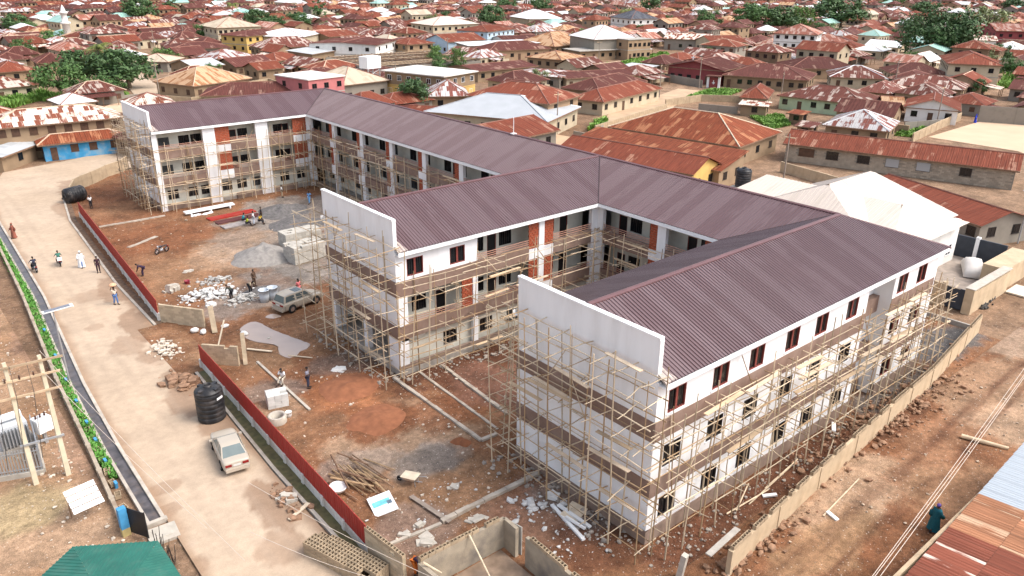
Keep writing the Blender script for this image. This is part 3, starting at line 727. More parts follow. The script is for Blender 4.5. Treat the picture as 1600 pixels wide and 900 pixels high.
# --- roofs: ribbed long-span sheets, every rib real
roof_m = sheet_mat('maroon_longspan_sheet', (.108,.060,.063), (.132,.082,.086), .30, (1.0, 40.), .10, .34, .0, (.07,.035,.04), .0)
def ribbed(mb, pts, pitch=.27, h=.052, prof=((0,0),(.62,0),(.70,1),(.90,1),(.98,0))):
    """a roof plane: pts[0]->pts[1] is the eave; ribs run up the slope"""
    P = [Vector(p) for p in pts]; O = P[0]; sx = (P[1]-P[0]).normalized()
    n = sx.cross(P[2]-P[0]).normalized()
    if n.z < 0: n = -n
    t = n.cross(sx).normalized()
    if t.z < 0: t = -t
    q = [((p-O).dot(sx), (p-O).dot(t)) for p in P]
    smin, smax = min(a for a, _ in q), max(a for a, _ in q)
    def span(s):
        ts = []
        for (a, b), (c, d) in zip(q, q[1:]+q[:1]):
            if abs(c-a) < 1e-6:
                if abs(s-a) < 1e-5: ts += [b, d]
                continue
            f = (s-a)/(c-a)
            if -1e-6 <= f <= 1+1e-6: ts.append(b+(d-b)*f)
        return (min(ts), max(ts)) if ts else None
    xs = []; k = 0
    while smin+k*pitch < smax:
        for f, hh in prof:
            s = smin+(k+f)*pitch
            if s < smax: xs.append((s, hh*h))
        k += 1
    xs.append((smax, 0)); prev = None
    for s, hh in xs:
        r = span(min(max(s, smin+1e-5), smax-1e-5))
        if r is None: continue
        cur = (s, r[0], r[1], hh)
        if prev and cur[0]-prev[0] > 1e-4 and max(cur[2]-cur[1], prev[2]-prev[1]) > .01:
            f = lambda s_, t_, h_: tuple(O+sx*s_+t*t_+n*h_)
            mb.face([f(prev[0],prev[1],prev[3]), f(cur[0],cur[1],cur[3]), f(cur[0],cur[2],cur[3]), f(prev[0],prev[2],prev[3])], 0,
                    [(prev[0],prev[1]),(cur[0],cur[1]),(cur[0],cur[2]),(prev[0],prev[2])])
        prev = cur
E_ = HE; um = (LS-OV+LEN+OV)/2; vc, vb, va = WD/2, (VB+VB2)/2, (VA+VA2)/2
Rc, Rb, Ra = (um,vc,HR), (um,vb,HR), (um,va,HR)
iu = LS-OV; ou = LEN+OV; x0 = .27
planes = [[(x0,-OV,E_),(ou,-OV,E_),Rc,(x0,vc,HR)], [(x0,WD+OV,E_),(iu,WD+OV,E_),Rc,(x0,vc,HR)],
          [(iu,WD+OV,E_),(iu,VB-OV,E_),Rb,Rc], [(x0,VB-OV,E_),(iu,VB-OV,E_),Rb,(x0,vb,HR)], [(x0,VB2+OV,E_),(iu,VB2+OV,E_),Rb,(x0,vb,HR)],
          [(iu,VB2+OV,E_),(iu,VA-OV,E_),Ra,Rb], [(x0,VA-OV,E_),(iu,VA-OV,E_),Ra,(x0,va,HR)], [(x0,VA2+OV,E_),(ou,VA2+OV,E_),Ra,(x0,va,HR)],
          [(ou,-OV,E_),(ou,VA2+OV,E_),Ra,Rc]]
for pl in planes:
    mb = MB(); ribbed(mb, pl); mb.build('roof', roof_m, school)
caps = MB()
def cap(a, b, w=.2, z=.05):
    a, b = Vector(a), Vector(b); d = (b-a).normalized(); s = d.cross(Vector((0,0,1))).normalized()*w; u = Vector((0,0,z)); dn = Vector((0,0,-.07))
    caps.face([a+u, b+u, b+s+u+dn, a+s+u+dn]); caps.face([b+u, a+u, a-s+u+dn, b-s+u+dn])
    caps.face([a+s+u+dn, b+s+u+dn, b+s+dn*1.5, a+s+dn*1.5]); caps.face([b-s+u+dn, a-s+u+dn, a-s+dn*1.5, b-s+dn*1.5])
cap((x0,vc,HR+.03), (um,vc,HR+.03)); cap((x0,vb,HR+.03), (um-.3,vb,HR+.03)); cap((x0,va,HR+.03), (um,va,HR+.03)); cap((um,vc,HR+.04), (um,va,HR+.04))
cap(Rc, (ou,-OV,E_+.02), .16); cap(Ra, (ou,VA2+OV,E_+.02), .16)
caps.build('ridge_cap', mat('maroon_ridge_cap', (.125,.062,.064), .4, .12, 1.), school)
val = MB()
for a, b in (((iu,WD+OV,E_),Rc), ((iu,VB-OV,E_),Rb), ((iu,VB2+OV,E_),Rb), ((iu,VA-OV,E_),Ra)):
    val.tube([Vector(a)+Vector((0,0,.03)), Vector(b)+Vector((0,0,.03))], .06, 5)
val.build('valley_gutter', mat('valley_dark', (.05,.03,.032), .5, .2, 2), school)
# white fascia boards under every eave
fa = MB()
def fascia(x0_, y0_, x1_, y1_): fa.box(x0_, y0_, HE-.33, x1_, y1_, HE-.035)
fascia(.0,-OV-.04,ou+.04,-OV); fascia(.0,WD+OV,iu-.04,WD+OV+.04); fascia(iu-.04,WD+OV,iu,VB-OV); fascia(0,VB-OV-.04,iu-.04,VB-OV); fascia(0,VB2+OV,iu-.04,VB2+OV+.04)
fascia(iu-.04,VB2+OV,iu,VA-OV); fascia(0,VA-OV-.04,iu-.04,VA-OV); fascia(0,VA2+OV,ou,VA2+OV+.04); fascia(ou,-OV,ou+.04,VA2+OV)
fa.build('fascia_board', mat('white_fascia', (.84,.84,.83), .5, .04, 2), school)
so = MB()
so.box(.02,-OV,HE-.3,LEN,0,HE-.26); so.box(.02,WD,HE-.3,iu,WD+OV,HE-.26); so.box(iu,WD,HE-.3,LS,VB,HE-.26); so.box(.02,VB-OV,HE-.3,iu,VB,HE-.26); so.box(iu,VB2,HE-.3,LS,VA,HE-.26); so.box(.02,VA-OV,HE-.3,iu,VA,HE-.26)
so.build('soffit', white, school)
# cement smears where the parapets meet the roof
# plank-formed shoulders of bare concrete at the parapet feet
for v in (0, VB, VA):
    sh = MB(); sh.hexa([(0,v-.45,HE-.05),(.9,v-.45,HE-.05),(.6,v+.9,HE+.42),(.27,v+1.3,HE+.55),(0,v-.45,HE+.06),(.9,v-.45,HE+.07),(.6,v+.9,HE+.60),(.27,v+1.3,HE+.78)])
    sh.build('mortar_fillet', mat('mortar_smear', (.40,.34,.30), .95, .3, 3, bump=.5), school)

mb = MB(); mb.tube([(um, 44.3, HR), (um, 44.3, HR+1.9)], .04, 6); mb.box(um-.25, 44.3-.25, HR+.02, um+.25, 44.3+.25, HR+.14); tag(mb.build('roof_pole', white_metal), 'thin white pole on a small base at the spine ridge', 'pole')

# ---------------------------------------------------------------- bamboo scaffolds, every pole an object of its own
def pole_mesh(seed, m, n=5, seg=3, bend=.012):
    r = random.Random(seed); mb = MB(); pts = []
    for i in range(seg+1):
        z = i/seg; pts.append((0, 0, z))
    b = 0
    for i, p in enumerate(pts):
        # bend is given in radii, since the pole is scaled by its radius
        dx, dy = (r.uniform(-1,1)*.9, r.uniform(-1,1)*.9) if 0 < i < seg else (0, 0)
        rad = 1.0-.35*p[2]
        for k in range(n):
            t = 2*math.pi*k/n; mb.v.append((dx+rad*math.cos(t), dy+rad*math.sin(t), p[2]))
    for i in range(seg):
        for k in range(n):
            k2 = (k+1) % n; mb.f.append((i*n+k, i*n+k2, (i+1)*n+k2, (i+1)*n+k)); mb.m.append(0); mb.uv.append(None)
    mb.f.append(tuple(range(n))); mb.m.append(0); mb.uv.append(None); mb.f.append(tuple(seg*n+k for k in range(n))); mb.m.append(0); mb.uv.append(None)
    return mb.mesh('pole', m)
POLES = [pole_mesh(i, bamboo) for i in range(5)]+[pole_mesh(9+i, bamboo_dk) for i in range(2)]
PLANKS = []
for i, mm in enumerate((timber, mat('pale_plank', (.58,.46,.33), .85, .2, 3, rnd=.2))):
    mb = MB(); mb.box(-1,-.14,0,1,.14,1); PLANKS.append(mb.mesh('plank', mm))
def scaffold(label, O, d, out, length, height, step, seed, levels=None, top_var=1.6, dens=1., ends=0., wid=1.15):
    rnd = random.Random(seed)
    O = Vector((O[0], O[1], 0)); d = Vector((*d, 0)); out = Vector((*out, 0))
    root = empty('bamboo_scaffold', O+d*(length/2)+out*.9, 0, label, 'scaffold', 'bamboo scaffolds round the school')
    base = root.location.copy()
    def pole(name, p0, p1, r):
        o = link(name, rnd.choice(POLES), root); aim(o, Vector(p0)-base, Vector(p1)-base, r*rnd.uniform(.8, 1.25)); return o
    levels = levels or [1.0, 2.35, 3.75, 5.2, 6.6, 7.7]
    n = max(2, int(length/step)); q0, q1 = .42, .42+wid
    J = lambda a: rnd.uniform(-a, a)
    for i in range(n+1):
        s = -ends+(length+2*ends)*i/n+J(.25)
        for q in (q0, q1):
            if rnd.random() > dens: continue
            top = height+rnd.uniform(-top_var, top_var*.7)
            a = O+d*(s+J(.15))+out*(q+J(.12)); b = a+d*J(.6)+out*J(.3)+Vector((0,0,top))
            pole('upright', a+Vector((0,0,-.1)), b, .048)
            if rnd.random() < .3: pole('upright', a+d*.12+Vector((0,0,top*.35)), b+d*(.1+J(.1))+Vector((0,0,J(.5))), .04)
    for z in levels:
        if z > height+.6: continue
        for q in (q0, q1):
            s = -ends-.4
            while s < length+ends:
                l = rnd.uniform(4.2, 6.8); e = min(s+l, length+ends+.6)
                pole('ledger', O+d*s+out*(q+J(.08))+Vector((0,0,z+J(.12))), O+d*e+out*(q+J(.08))+Vector((0,0,z+J(.14))), .036); s = e-rnd.uniform(.3, .9)
        for i in range(n+1):
            if rnd.random() > .82*dens: continue
            s = -ends+(length+2*ends)*i/n+J(.3)
            pole('putlog', O+d*s+out*(.06)+Vector((0,0,z+.06+J(.08))), O+d*(s+J(.35))+out*(q1+rnd.uniform(.25, .95))+Vector((0,0,z+.06+J(.1))), .036)
        # boards on some lifts
        k = int(length/6*rnd.random()*dens+.5)
        for _ in range(k):
            s = rnd.uniform(0, max(.1, length-3.5)); q = rnd.uniform(q0+.15, q1-.15)
            o = link('plank', rnd.choice(PLANKS), root); p0 = O+d*s+out*q+Vector((0,0,z+.12)); p1 = p0+d*rnd.uniform(2.4, 3.8)+out*J(.2)
            q_ = (p1-p0).to_track_quat('Z', 'X'); o.location = p0-base; o.rotation_euler = q_.to_euler(); o.scale = (.024, 1, (p1-p0).length)
            # lay the board flat: its broad side must face up
            m3 = Matrix((( (p1-p0).normalized().cross(Vector((0,0,1)))), Vector((0,0,1)), (p1-p0).normalized())).transposed()
            m3 = Matrix((Vector((0,0,1)), (p1-p0).normalized().cross(Vector((0,0,1))).normalized(), (p1-p0).normalized())).transposed()
            o.rotation_euler = m3.to_euler()
    for _ in range(int(n*.45*dens)):
        s = rnd.uniform(0, length-2); z = rnd.choice(levels[:-1]); q = rnd.choice((q0, q1))
        pole('brace', O+d*s+out*q+Vector((0,0,z)), O+d*(s+rnd.choice((-1,1))*rnd.uniform(1.2, 2.4))+out*(q+J(.3))+Vector((0,0,z+rnd.uniform(1.8,3))), .036)
    return root
LV = [1.0, 2.4, 3.55, 4.9, 6.3, 7.4, 8.8, 10.0, 11.1]
scaffold('tall bamboo scaffold across the white gable of the nearest wing', (0,0), (0,1), (-1,0), WD, 11.7, 1.5, 1, LV, 1.0, 1., .6)
scaffold('long bamboo scaffold along the outer windowed wall of the nearest wing', (0,0), (1,0), (0,-1), LEN, 8.6, 1.4, 2, [1.9, 3.4, 4.6, 5.6, 6.9, 7.7], 1.3, 1., .3)
scaffold('bamboo scaffold across the gable of the middle wing, beside the gold car', (0,VB), (0,1), (-1,0), WD, 11.5, 1.5, 3, LV, 1.1, 1., 1.0, 1.6)
scaffold('bamboo scaffold on the balcony front of the middle wing', (0,VB), (1,0), (0,-1), LS-.5, 8.4, 1.7, 4, [.9, 2.4, 3.7, 5.2, 6.9, 8.1], 2.2, .85)
scaffold('bamboo scaffold in the inner corner between middle and nearest wing', (LS,WD+.8), (0,1), (-1,0), VB-WD-1.6, 8.2, 1.6, 5, [1.0, 2.5, 3.9, 6.0, 7.9], 1.2, .9)
scaffold('thicket of bamboo scaffold on the farthest gable near the curved wall', (0,VA), (0,1), (-1,0), WD, 11.2, 1.2, 6, LV, 1.3, 1., .6)
scaffold('bamboo scaffold on the balcony front of the rear wing', (0,VA), (1,0), (0,-1), LS-.5, 8.6, 1.5, 7, [1.0, 2.6, 3.6, 5.2, 6.9, 8.2], 1.3, .95, 0, .8)
scaffold('longest bamboo scaffold, along the balconies between rear and middle wing', (LS,VB2+1.6), (0,1), (-1,0), VA-VB2-2.6, 8.5, 1.7, 8, [1.0, 2.6, 3.8, 5.3, 6.9, 8.3], 1.3, .85, 0, .9)
scaffold('short bamboo scaffold round the left corner of the nearest gable', (.5,WD), (1,0), (0,1), 3.4, 7.6, 1.3, 9, LV, 1.0, .9, .2)

# ---------------------------------------------------------------- walls round the site
def thing(name, mb, m, label, cat, loc=(0,0,0), rz=0, group=None, smooth=False):
    return tag(mb.build(name, m, None, smooth, loc, rz), label, cat, group)
def along(p, q):
    d = Vector((q[0]-p[0], q[1]-p[1], 0)); l = d.length; return l, math.atan2(d.y, d.x)
def hollow_mesh():
    mb = MB(); l, w, h = .225, .112, .112
    mb.box(-l,-w,-h, l,-w+.03,h); mb.box(-l,w-.03,-h, l,w,h)
    for x in (-l, -.015, l-.03): mb.box(x,-w+.03,-h, x+.03,w-.03,h)
    mb.box(-l+.03,-w+.03,-h, l-.03,w-.03,-h+.06, 1)  # cavity floor coloured near-black, shade of the hollow put into the colour
    return mb.mesh('hollow_block', [hollow, mat('void_shade', (.03,.02,.015), .95, .2, 3)])
HB = hollow_mesh()
def red_wall(p, q, label, n_p):
    """white lower wall with pilasters, red sheet panels above"""
    l, a = along(p, q); root = empty('site_wall', (p[0], p[1], 0), a, label, 'wall')
    step = l/n_p; wm = mat('stained_white_wall', (.62,.60,.56), .9, .12, 1.5, dirt=(.25,.17,.12), dirt_amt=.75, dirt_scale=.7)
    pil, pan, sheet = MB(), MB(), MB()
    pil.box(-.14,-.02,-.3, .14,.24,.78); pan.box(.14,.05,-.3, step-.14,.16,.72)
    pm, qm = pil.mesh('pilaster', wm), pan.mesh('wall_panel', wm)
    ns = round(step/.9)
    w = step/ns; sheet.box(.01,.10,.70, w-.01,.14,2.12)
    for k in range(3): sheet.box(.01+w*(k+.35)/3.2,.14,.72, .06+w*(k+.35)/3.2,.155,2.12)
    sm_ = sheet.mesh('metal_panel', redpaint)
    for i in range(n_p):
        link('pilaster', pm, root, (i*step,0,0)); link('wall_panel', qm, root, (i*step,0,0))
        for k in range(ns): link('metal_panel', sm_, root, (i*step+k*w,0,0))
    link('pilaster', pm, root, (l,0,0))
    r = MB(); r.box(0,.04,1.86, l,.10,1.95); r.build('top_rail', darkwood, root)
    return root
red_wall((-11.31,48.31), (-8.89,86.97), 'long white road wall topped with red metal sheets, far side of the gate gap', 16)
red_wall((-12.42,9.17), (-11.56,36.87), 'white road wall topped with red metal sheets, beside the black water tank', 10)
def panel_wall(pts, h, m, label, cat='wall', th=.2, plen=2.6, pil=True, name='site_wall', hollow_top=0, seed=0, base=-.3, group=None):
    """wall of bays with piers; optional course of open hollow blocks on top"""
    root = empty(name, (pts[0][0], pts[0][1], 0), 0, label, cat, group); rnd = random.Random(seed)
    nb = 0
    for p, q in zip(pts, pts[1:]):
        l, a = along(p, q); n = max(1, round(l/plen)); o = Vector((p[0]-pts[0][0], p[1]-pts[0][1], 0)); d = Vector((math.cos(a), math.sin(a), 0))
        for i in range(n):
            mb = MB(); mb.box(.012, -th/2, base, l/n-.012, th/2, h*(1+rnd.uniform(-.015,.015)))
            mb.build('wall_bay', m, root, False, o+d*(l*i/n), a)
            if pil:
                mb = MB(); mb.box(-.13, -th/2-.04, base, .13, th/2+.04, h+.02); mb.build('pier', m, root, False, o+d*(l*i/n), a)
        if hollow_top:
            k = int(l/.47)
            for i in range(k):
                if rnd.random() < hollow_top: link('hollow_block', HB, root, o+d*(.25+i*.47)+Vector((0,0,h+.13)), a+rnd.uniform(-.04,.04))
    return root
panel_wall([(-0.07,-3.03), (1.78,-4.43), (12.44,-3.48), (23.05,-2.76), (31.17,-2.24), (45,-.55)][1:], 1.62, beige, 'long beige block wall with open hollow blocks along its top, beside the dirt lane', plen=4.5, hollow_top=.86, seed=3)
mb = MB(); mb.obox((0,0,0), (3.0,.34,.07)); thing('coping_slab', mb, concrete, 'grey coping slab lying on the near end of the beige block wall', 'slab', (1.68,-3.92,1.93), R(5))
mb = MB(); mb.obox((0,0,.7), (.35,.3,2.0), 0, 0, ('X', .12)); thing('concrete_post', mb, pale_conc, 'pale concrete stub post at the near end of the beige block wall', 'post', (*(-0.53,-3.01),0), .2)
panel_wall([(45,-.55), (44.86,4.39)], .45, concrete, 'low grey wall closing the yard behind the nearest wing', pil=False)
def block_wall(p, q, h, m, label, top=False):
    """every block of the wall is a part of its own"""
    l, a = along(p, q); root = empty('block_wall', (p[0], p[1], 0), a, label, 'wall'); n = max(1, round(l/.46)); w = l/n; rows = int(h/.23); rnd = random.Random(rows*n)
    mb = MB(); mb.box(-w/2+.006, -.11, .0, w/2-.006, .11, .222); me = mb.mesh('block', m)
    hb = MB(); hb.box(-w/2+.006, -.11, .0, -.006, .11, .222); hm = hb.mesh('block', m)
    for r in range(rows):
        for i in range(n+(r % 2)):
            x = w*(i+.5) if r % 2 == 0 else w*i
            if r % 2 and i == 0: link('block', hm, root, (w/2, 0, r*.23-.05)); continue
            if r % 2 and i == n: link('block', hm, root, (l, 0, r*.23-.05)); continue
            if r == rows-1 and rnd.random() < .12: continue
            link('block', me, root, (x, rnd.uniform(-.006,.006), r*.23-.05))
    if top:
        for i in range(n): link('hollow_block', HB, root, (w*(i+.5), 0, rows*.23+.07), rnd.uniform(-.03,.03))
    return root
blkm = mat('beige_cement_block', (.46,.365,.25), .95, .14, 1.4, dirt=(.28,.20,.13), dirt_amt=.5, rnd=.16, bump=.25)
block_wall((-11.31,47.95), (-8.69,44.24), 2.0, blkm, 'beige block panel ending the far wall at the gate gap')
block_wall((-11.24,37.46), (-9.19,35.22), 2.0, blkm, 'beige block return wall behind the leaning planks at the gate gap')
block_wall((-12.51,9.24), (-12.14,5.98), 2.0, blkm, 'beige hollow block end wall where the red sheets stop', True)
tanblk = mat('tan_mud_block', (.42,.32,.21), .95, .18, 1.3, dirt=(.24,.17,.11), dirt_amt=.55, bump=.4)
panel_wall([(-7.96,96.45), (-6.43,100.71), (-5.13,102.33), (-3.49,103.79), (-0.67,106.86), (1.99,108.84), (3.55,111.35)], 1.9, tanblk, 'curving tan block wall by the bend of the road', plen=3.0, seed=4)
# wall along the planted strip beyond the drain
LW = [(-22.3,19.5), (-21.75,30), (-21.25,41.5), (-19.95,62), (-19.2,79), (-18.5,95)]
panel_wall(LW, .5, mat('grey_lane_wall', (.36,.30,.23), .95, .15, 1.5, dirt=(.18,.12,.08), dirt_amt=.6), 'low grey wall beside the strip of bright green plants', plen=3.4, th=.22, seed=5)
rnd = random.Random(8)
for i in range(26):                                   # blocks and blue bits set along that strip
    y = 20.5+i*1.5; x = polyline(LW, y)
    o = link('hollow_block', HB, None, (x+.42, y, .14), R(90)+rnd.uniform(-.2,.2)); o.scale = (1.3,1.6,1.1)
    tag(o, 'hollow block set between the low grey wall and the bright green strip', 'block', 'hollow blocks along the green strip')
bluep = mat('blue_paint', (.06,.26,.48), .6, .15, 2)
for i, y in enumerate((24.6, 27.6, 30.6, 33.4, 37.0, 41, 46, 52)):
    mb = MB(); mb.obox((0,0,.2), (.16,.3,.45), 0, 0, ('X', .25)); thing('blue_marker', mb, bluep, 'small blue painted block beside the bright green strip', 'block', (polyline(LW, y)+.55, y, 0), .1, 'blue blocks along the green strip')

# the roofless block store in the foreground
st = empty('unfinished_store', (-4.4,7.0,0), 0, 'roofless small block building with dark stained inner walls in the foreground', 'building')
stain = mat('stained_block_wall', (.33,.275,.205), .95, .16, 1.2, dirt=(.13,.115,.105), dirt_amt=.85, dirt_scale=.45, bump=.4)
T0, T1, T2 = (-11.75,5.15), (-6.18,5.01), (-6.39,-1.11)
for k, (p, q, gaps) in enumerate(((T0, T1, []), (T1, T2, [(1.15, 2.0)]))):
    l, a = along(p, q); o = Vector((p[0]+4.4, p[1]-7.0, 0))
    mb = MB(); x = 0
    for g0, g1 in gaps+[(l, l)]:
        mb = MB(); mb.box(x,-.11,-.2, g0,.11,2.0); mb.build('wall', stain, st, False, o, a); x = g1
    d = Vector((math.cos(a), math.sin(a), 0))
    for i in range(int(l/.47)):
        s = .24+i*.47
        if any(g0-.2 < s < g1+.2 for g0, g1 in gaps) or random.random() < .12: continue
        link('hollow_block', HB, st, o+d*s+Vector((0,0,2.115)), a+random.uniform(-.05,.05))
mb = MB(); mb.box(0,-.03,0, .85,.03,1.9)
for i in range(6): mb.box(.04+i*.14,-.045,.02, .10+i*.14,-.03,1.88)
mb.build('plank_door', mat('grey_plank_door', (.38,.36,.32), .9, .2, 2), st, False, ((-5.92,3.80)[0]+4.4, (-5.92,3.80)[1]-7, .05), R(100))
l, a = along(T0, (T0[0]+.2, T0[1]-3)); mb = MB(); mb.box(0,-.11,-.2, 3,.11,1.9); mb.build('wall', stain, st, False, (T0[0]+4.4, T0[1]-7.0, 0), a)
mb = MB(); mb.box(T0[0]+4.3, T2[1]-9, .05, T2[0]+4.2, T1[1]-7.2, .1); mb.build('floor', mat('dirt_floor', (.24,.17,.12), .95, .3, 1.5, dirt=(.11,.10,.095), dirt_amt=.7), st)

def pole_thing(name, p0, p1, r, m, label, cat, group=None, n=6):
    mb = MB(); p0 = Vector(p0); p1 = Vector(p1); md = (p0+p1)/2
    mb.tube([p0-md, (0,0,.0), p1-md], [r, r*.92, r*.8], n); return thing(name, mb, m, label, cat, md, 0, group)
def plank_thing(p0, p1, w, t, m, label, group=None, name='plank', cat='plank'):
    p0, p1 = Vector(p0), Vector(p1); d = p1-p0; md = (p0+p1)/2; mb = MB(); mb.box(-d.length/2,-w/2,-t/2, d.length/2,w/2,t/2)
    o = thing(name, mb, m, label, cat, md, 0, group); o.rotation_euler = d.to_track_quat('X', 'Z').to_euler(); return o
pole_thing('timber_pole', (*(-8.70,4.92),2.2), (*(-8.63,3.26),.5), .06, bamboo, 'stout pole leaning inside the roofless block building', 'pole')
pole_thing('timber_pole', (*(-11.75,4.79),2.15), (*(-11.13,4.07),1.6), .06, bamboo, 'pole lying over the left corner of the roofless block building', 'pole')
# planks and poles about the yard
darkplank = mat('stained_board', (.36,.28,.19), .9, .25, 1.5, dirt=(.2,.15,.1), dirt_amt=.6)
wood_pale = mat('pale_sawn_board', (.60,.50,.37), .85, .15, 2.0, rnd=.15)
pz = lambda x, z: (x[0], x[1], z)
plank_thing((-8.04,36.99,2.00), (-8.80,34.95,0.10), .34, .05, darkplank, 'broad pale board standing against the return wall at the gate gap')
plank_thing((-8.15,40.62,1.90), (-9.49,39.22,0.10), .12, .06, wood_pale, 'thin pale batten leaning on the beige panel at the gate gap')
plank_thing((-7.90,44.60,1.80), (-8.49,42.44,0.10), .45, .05, darkplank, 'wide board leaning on the end of the beige block panel at the gate gap')
plank_thing((-7.86,34.85,0.12), (-7.99,25.24,0.12), .2, .1, pale_conc, 'long pale beam lying past the white block stack')
plank_thing((-7.63,37.45,0.20), (-6.20,35.68,0.20), .2, .06, wood_pale, 'pale board lying beside the puddle end')
plank_thing((-5.43,34.29,0.14), (-4.07,32.59,0.14), .1, .06, wood_pale, 'thin batten on the earth right of the puddle')
plank_thing((-7.87,11.98,0.16), (-7.47,8.45,0.22), .3, .06, mat('grey_weathered_board', (.27,.22,.18), .9, .2, 2), 'grey weathered board lying below the wheelbarrow')
pole_thing('fallen_log', (25.53,-6.90,0.20), (26.46,-9.62,0.16), .16, mat('peeled_log', (.55,.43,.29), .85, .2, 2), 'peeled log lying across the dirt lane near the zinc roof', 'log', n=9)
pole_thing('fallen_pole', (10.14,-5.21,0.10), (15.33,-4.74,0.10), .05, bamboo, 'thin pole lying in the dirt lane below the beige wall', 'pole')
plank_thing((-14.62,14.60,0.20), (-13.10,15.18,0.30), .25, .07, wood_pale, 'pale curved offcut lying by the ditch in front of the red wall')
for i, (a, b, w) in enumerate((((-1.74,5.84), (-2.43,2.41), .22), ((-1.53,5.50), (-1.44,2.87), .22), ((-2.03,4.31), (-1.83,2.91), .16))):
    plank_thing(pz(a, .16+.1*i), pz(b, .12+.08*i), w, .12, white_metal, ('longer white ceiling strip crossed under another, by the nearest gable', 'white ceiling strip lying across the longer one by the nearest gable', 'shortest white ceiling strip by the nearest gable')[i], None, 'ceiling_strip', 'strip')
mb = MB(); mb.obox((0,0,0), (1.5,1.1,.04), .3, 0, ('X', .12)); thing('board', mb, wood_pale, 'square tan board under the crossed white ceiling strips', 'board', (*(-1.15,4.50),.16))
# timber heap beside the red wall
rnd = random.Random(5); c0 = Vector((*(-9.44,15.48), 0))
for i in range(24):
    a = R(-86)+rnd.gauss(0, .24); l = rnd.uniform(2.2, 4.4); d = Vector((math.cos(a), math.sin(a), 0))*l/2; m_ = c0+Vector((rnd.gauss(0,.75), rnd.gauss(0,.6), .12+rnd.random()*.5))
    pole_thing('timber_pole', m_-d-Vector((0,0,rnd.uniform(-.1,.1))), m_+d+Vector((0,0,rnd.uniform(-.1,.1))), rnd.uniform(.04,.075), rnd.choice((darkwood, darkwood, bamboo_dk, bamboo_dk)), 'rough timber pole in the loose heap beside the red wall', 'timber pole', 'timber poles heaped beside the red wall', 5)
# bamboo thrown down by the long outer wall
for i, (a, b) in enumerate((((5.83,-1.41), (9.66,-1.77)), ((7.64,-1.74), (12.86,-1.37)), ((6.52,-1.60), (8.94,-0.76)), ((9.79,-1.46), (13.63,-1.36)), ((14.49,-2.71), (17.39,-1.76)))):
    pole_thing('bamboo_pole', pz(a, .1), pz(b, .25+.1*i), .05, bamboo, 'spare bamboo pole thrown down between the nearest wing and the beige wall', 'bamboo pole', 'spare bamboo by the beige wall')
for i, (xy, w) in enumerate((((17.11,-1.73),1.3), ((9.33,-2.08),.9), ((10.58,-5.56),.8))):
    mb = MB(); mb.obox((0,0,.05), (w,.25,.1), .5+i, 0, ('Y', .1)); thing('scrap_strip', mb, white_metal, ('white bent scrap strip hooked on the beige wall', 'short white strip on the soil inside the beige wall', 'white scrap lying in the dirt lane')[i], 'scrap', (*xy, (1.75, .1, .05)[i]), i)
# low kerbs and trench edges of the future paths
stonek = mat('mortared_kerb', (.40,.35,.29), .95, .22, 1.5, dirt=(.20,.12,.07), dirt_amt=.6, bump=.4)
def kerbline(pts, label, w=.26, h=.24):
    mb = MB(); rnd = random.Random(len(label))
    for p, q in zip(pts, pts[1:]):
        l, a = along(p, q); n = max(1, int(l/.9)); d = Vector((math.cos(a), math.sin(a), 0))
        for i in range(n): mb.obox(Vector((*p, 0))+d*(l*(i+.5)/n)+Vector((0,0,h/2-.04)), (l/n-.03, w*rnd.uniform(.85,1.15), h*rnd.uniform(.8,1.15)), a+rnd.uniform(-.03,.03))
    return tag(mb.build('kerb_stones', stonek), kind='structure')
kerbline([(-0.64,25.48), (-0.71,14.10), (0.61,14.05)], 'trench a'); kerbline([(1.52,25.08), (1.09,14.50)], 'trench bb', .2, .16); kerbline([(3.55,24.83), (2.89,15.67)], 'trench ccc')
kerbline([(-0.19,8.74), (-4.69,8.82), (-7.79,8.84)], 'kerb dddd', .3, .3); kerbline([(-8.31,81.08), (-0.44,80.95)], 'kerb eeeee', .35, .22)
kerbline([(-7.86,8.75), (-11.10,9.16)], 'kerb ffffff', .22, .2); kerbline([(-7.79,70.94), (-3.92,73.13)], 'kerb ggggggg', .5, .15)

# ---------------------------------------------------------------- stacks of material
def block_stack(label, loc, rz, nx, ny, nz, m, sz=(.45,.22,.22), seed=0, gap=.012, miss=.15):
    root = empty('block_stack', loc, rz, label, 'block stack'); rnd = random.Random(seed)
    mb = MB(); mb.obox((0,0,0), (sz[0]-gap, sz[1]-gap, sz[2]-gap)); me = mb.mesh('block', m)
    for k in range(nz):
        for j in range(ny):
            for i in range(nx):
                if 0 < k < nz-1 and 0 < i < nx-1 and 0 < j < ny-1: continue
                if k == nz-1 and rnd.random() < miss: continue
                link('block', me, root, ((i-nx/2+.5)*sz[0]+rnd.uniform(-.015,.015), (j-ny/2+.5)*sz[1]+rnd.uniform(-.01,.01), (k+.5)*sz[2]+.03), rnd.uniform(-.03,.03))
    return root
palb = mat('pale_cement_block', (.43,.40,.35), .95, .15, 1.8, dirt=(.36,.32,.27), dirt_amt=.6, rnd=.12, bump=.2)
block_stack('tall front stack of pale cement blocks left of the middle wing gable', (*(6.51,55.08),0), R(4), 8, 6, 8, palb, (.5,.42,.24), 1)
block_stack('rear stack of pale cement blocks behind the red roofing scraps', (*(8.41,60.24),0), R(0), 9, 5, 7, palb, (.5,.42,.24), 2)
block_stack('small white block stack beside the well ring', (*(-9.41,27.60),0), R(-15), 3, 4, 4, mat('white_block', (.56,.55,.52), .9, .1, 2, rnd=.1), (.5,.3,.26), 3)
hs_ = empty('hollow_block_stack', (-13.75,9.3,0), R(-74), 'roadside stack of upturned clay hollow blocks in the foreground', 'block stack')
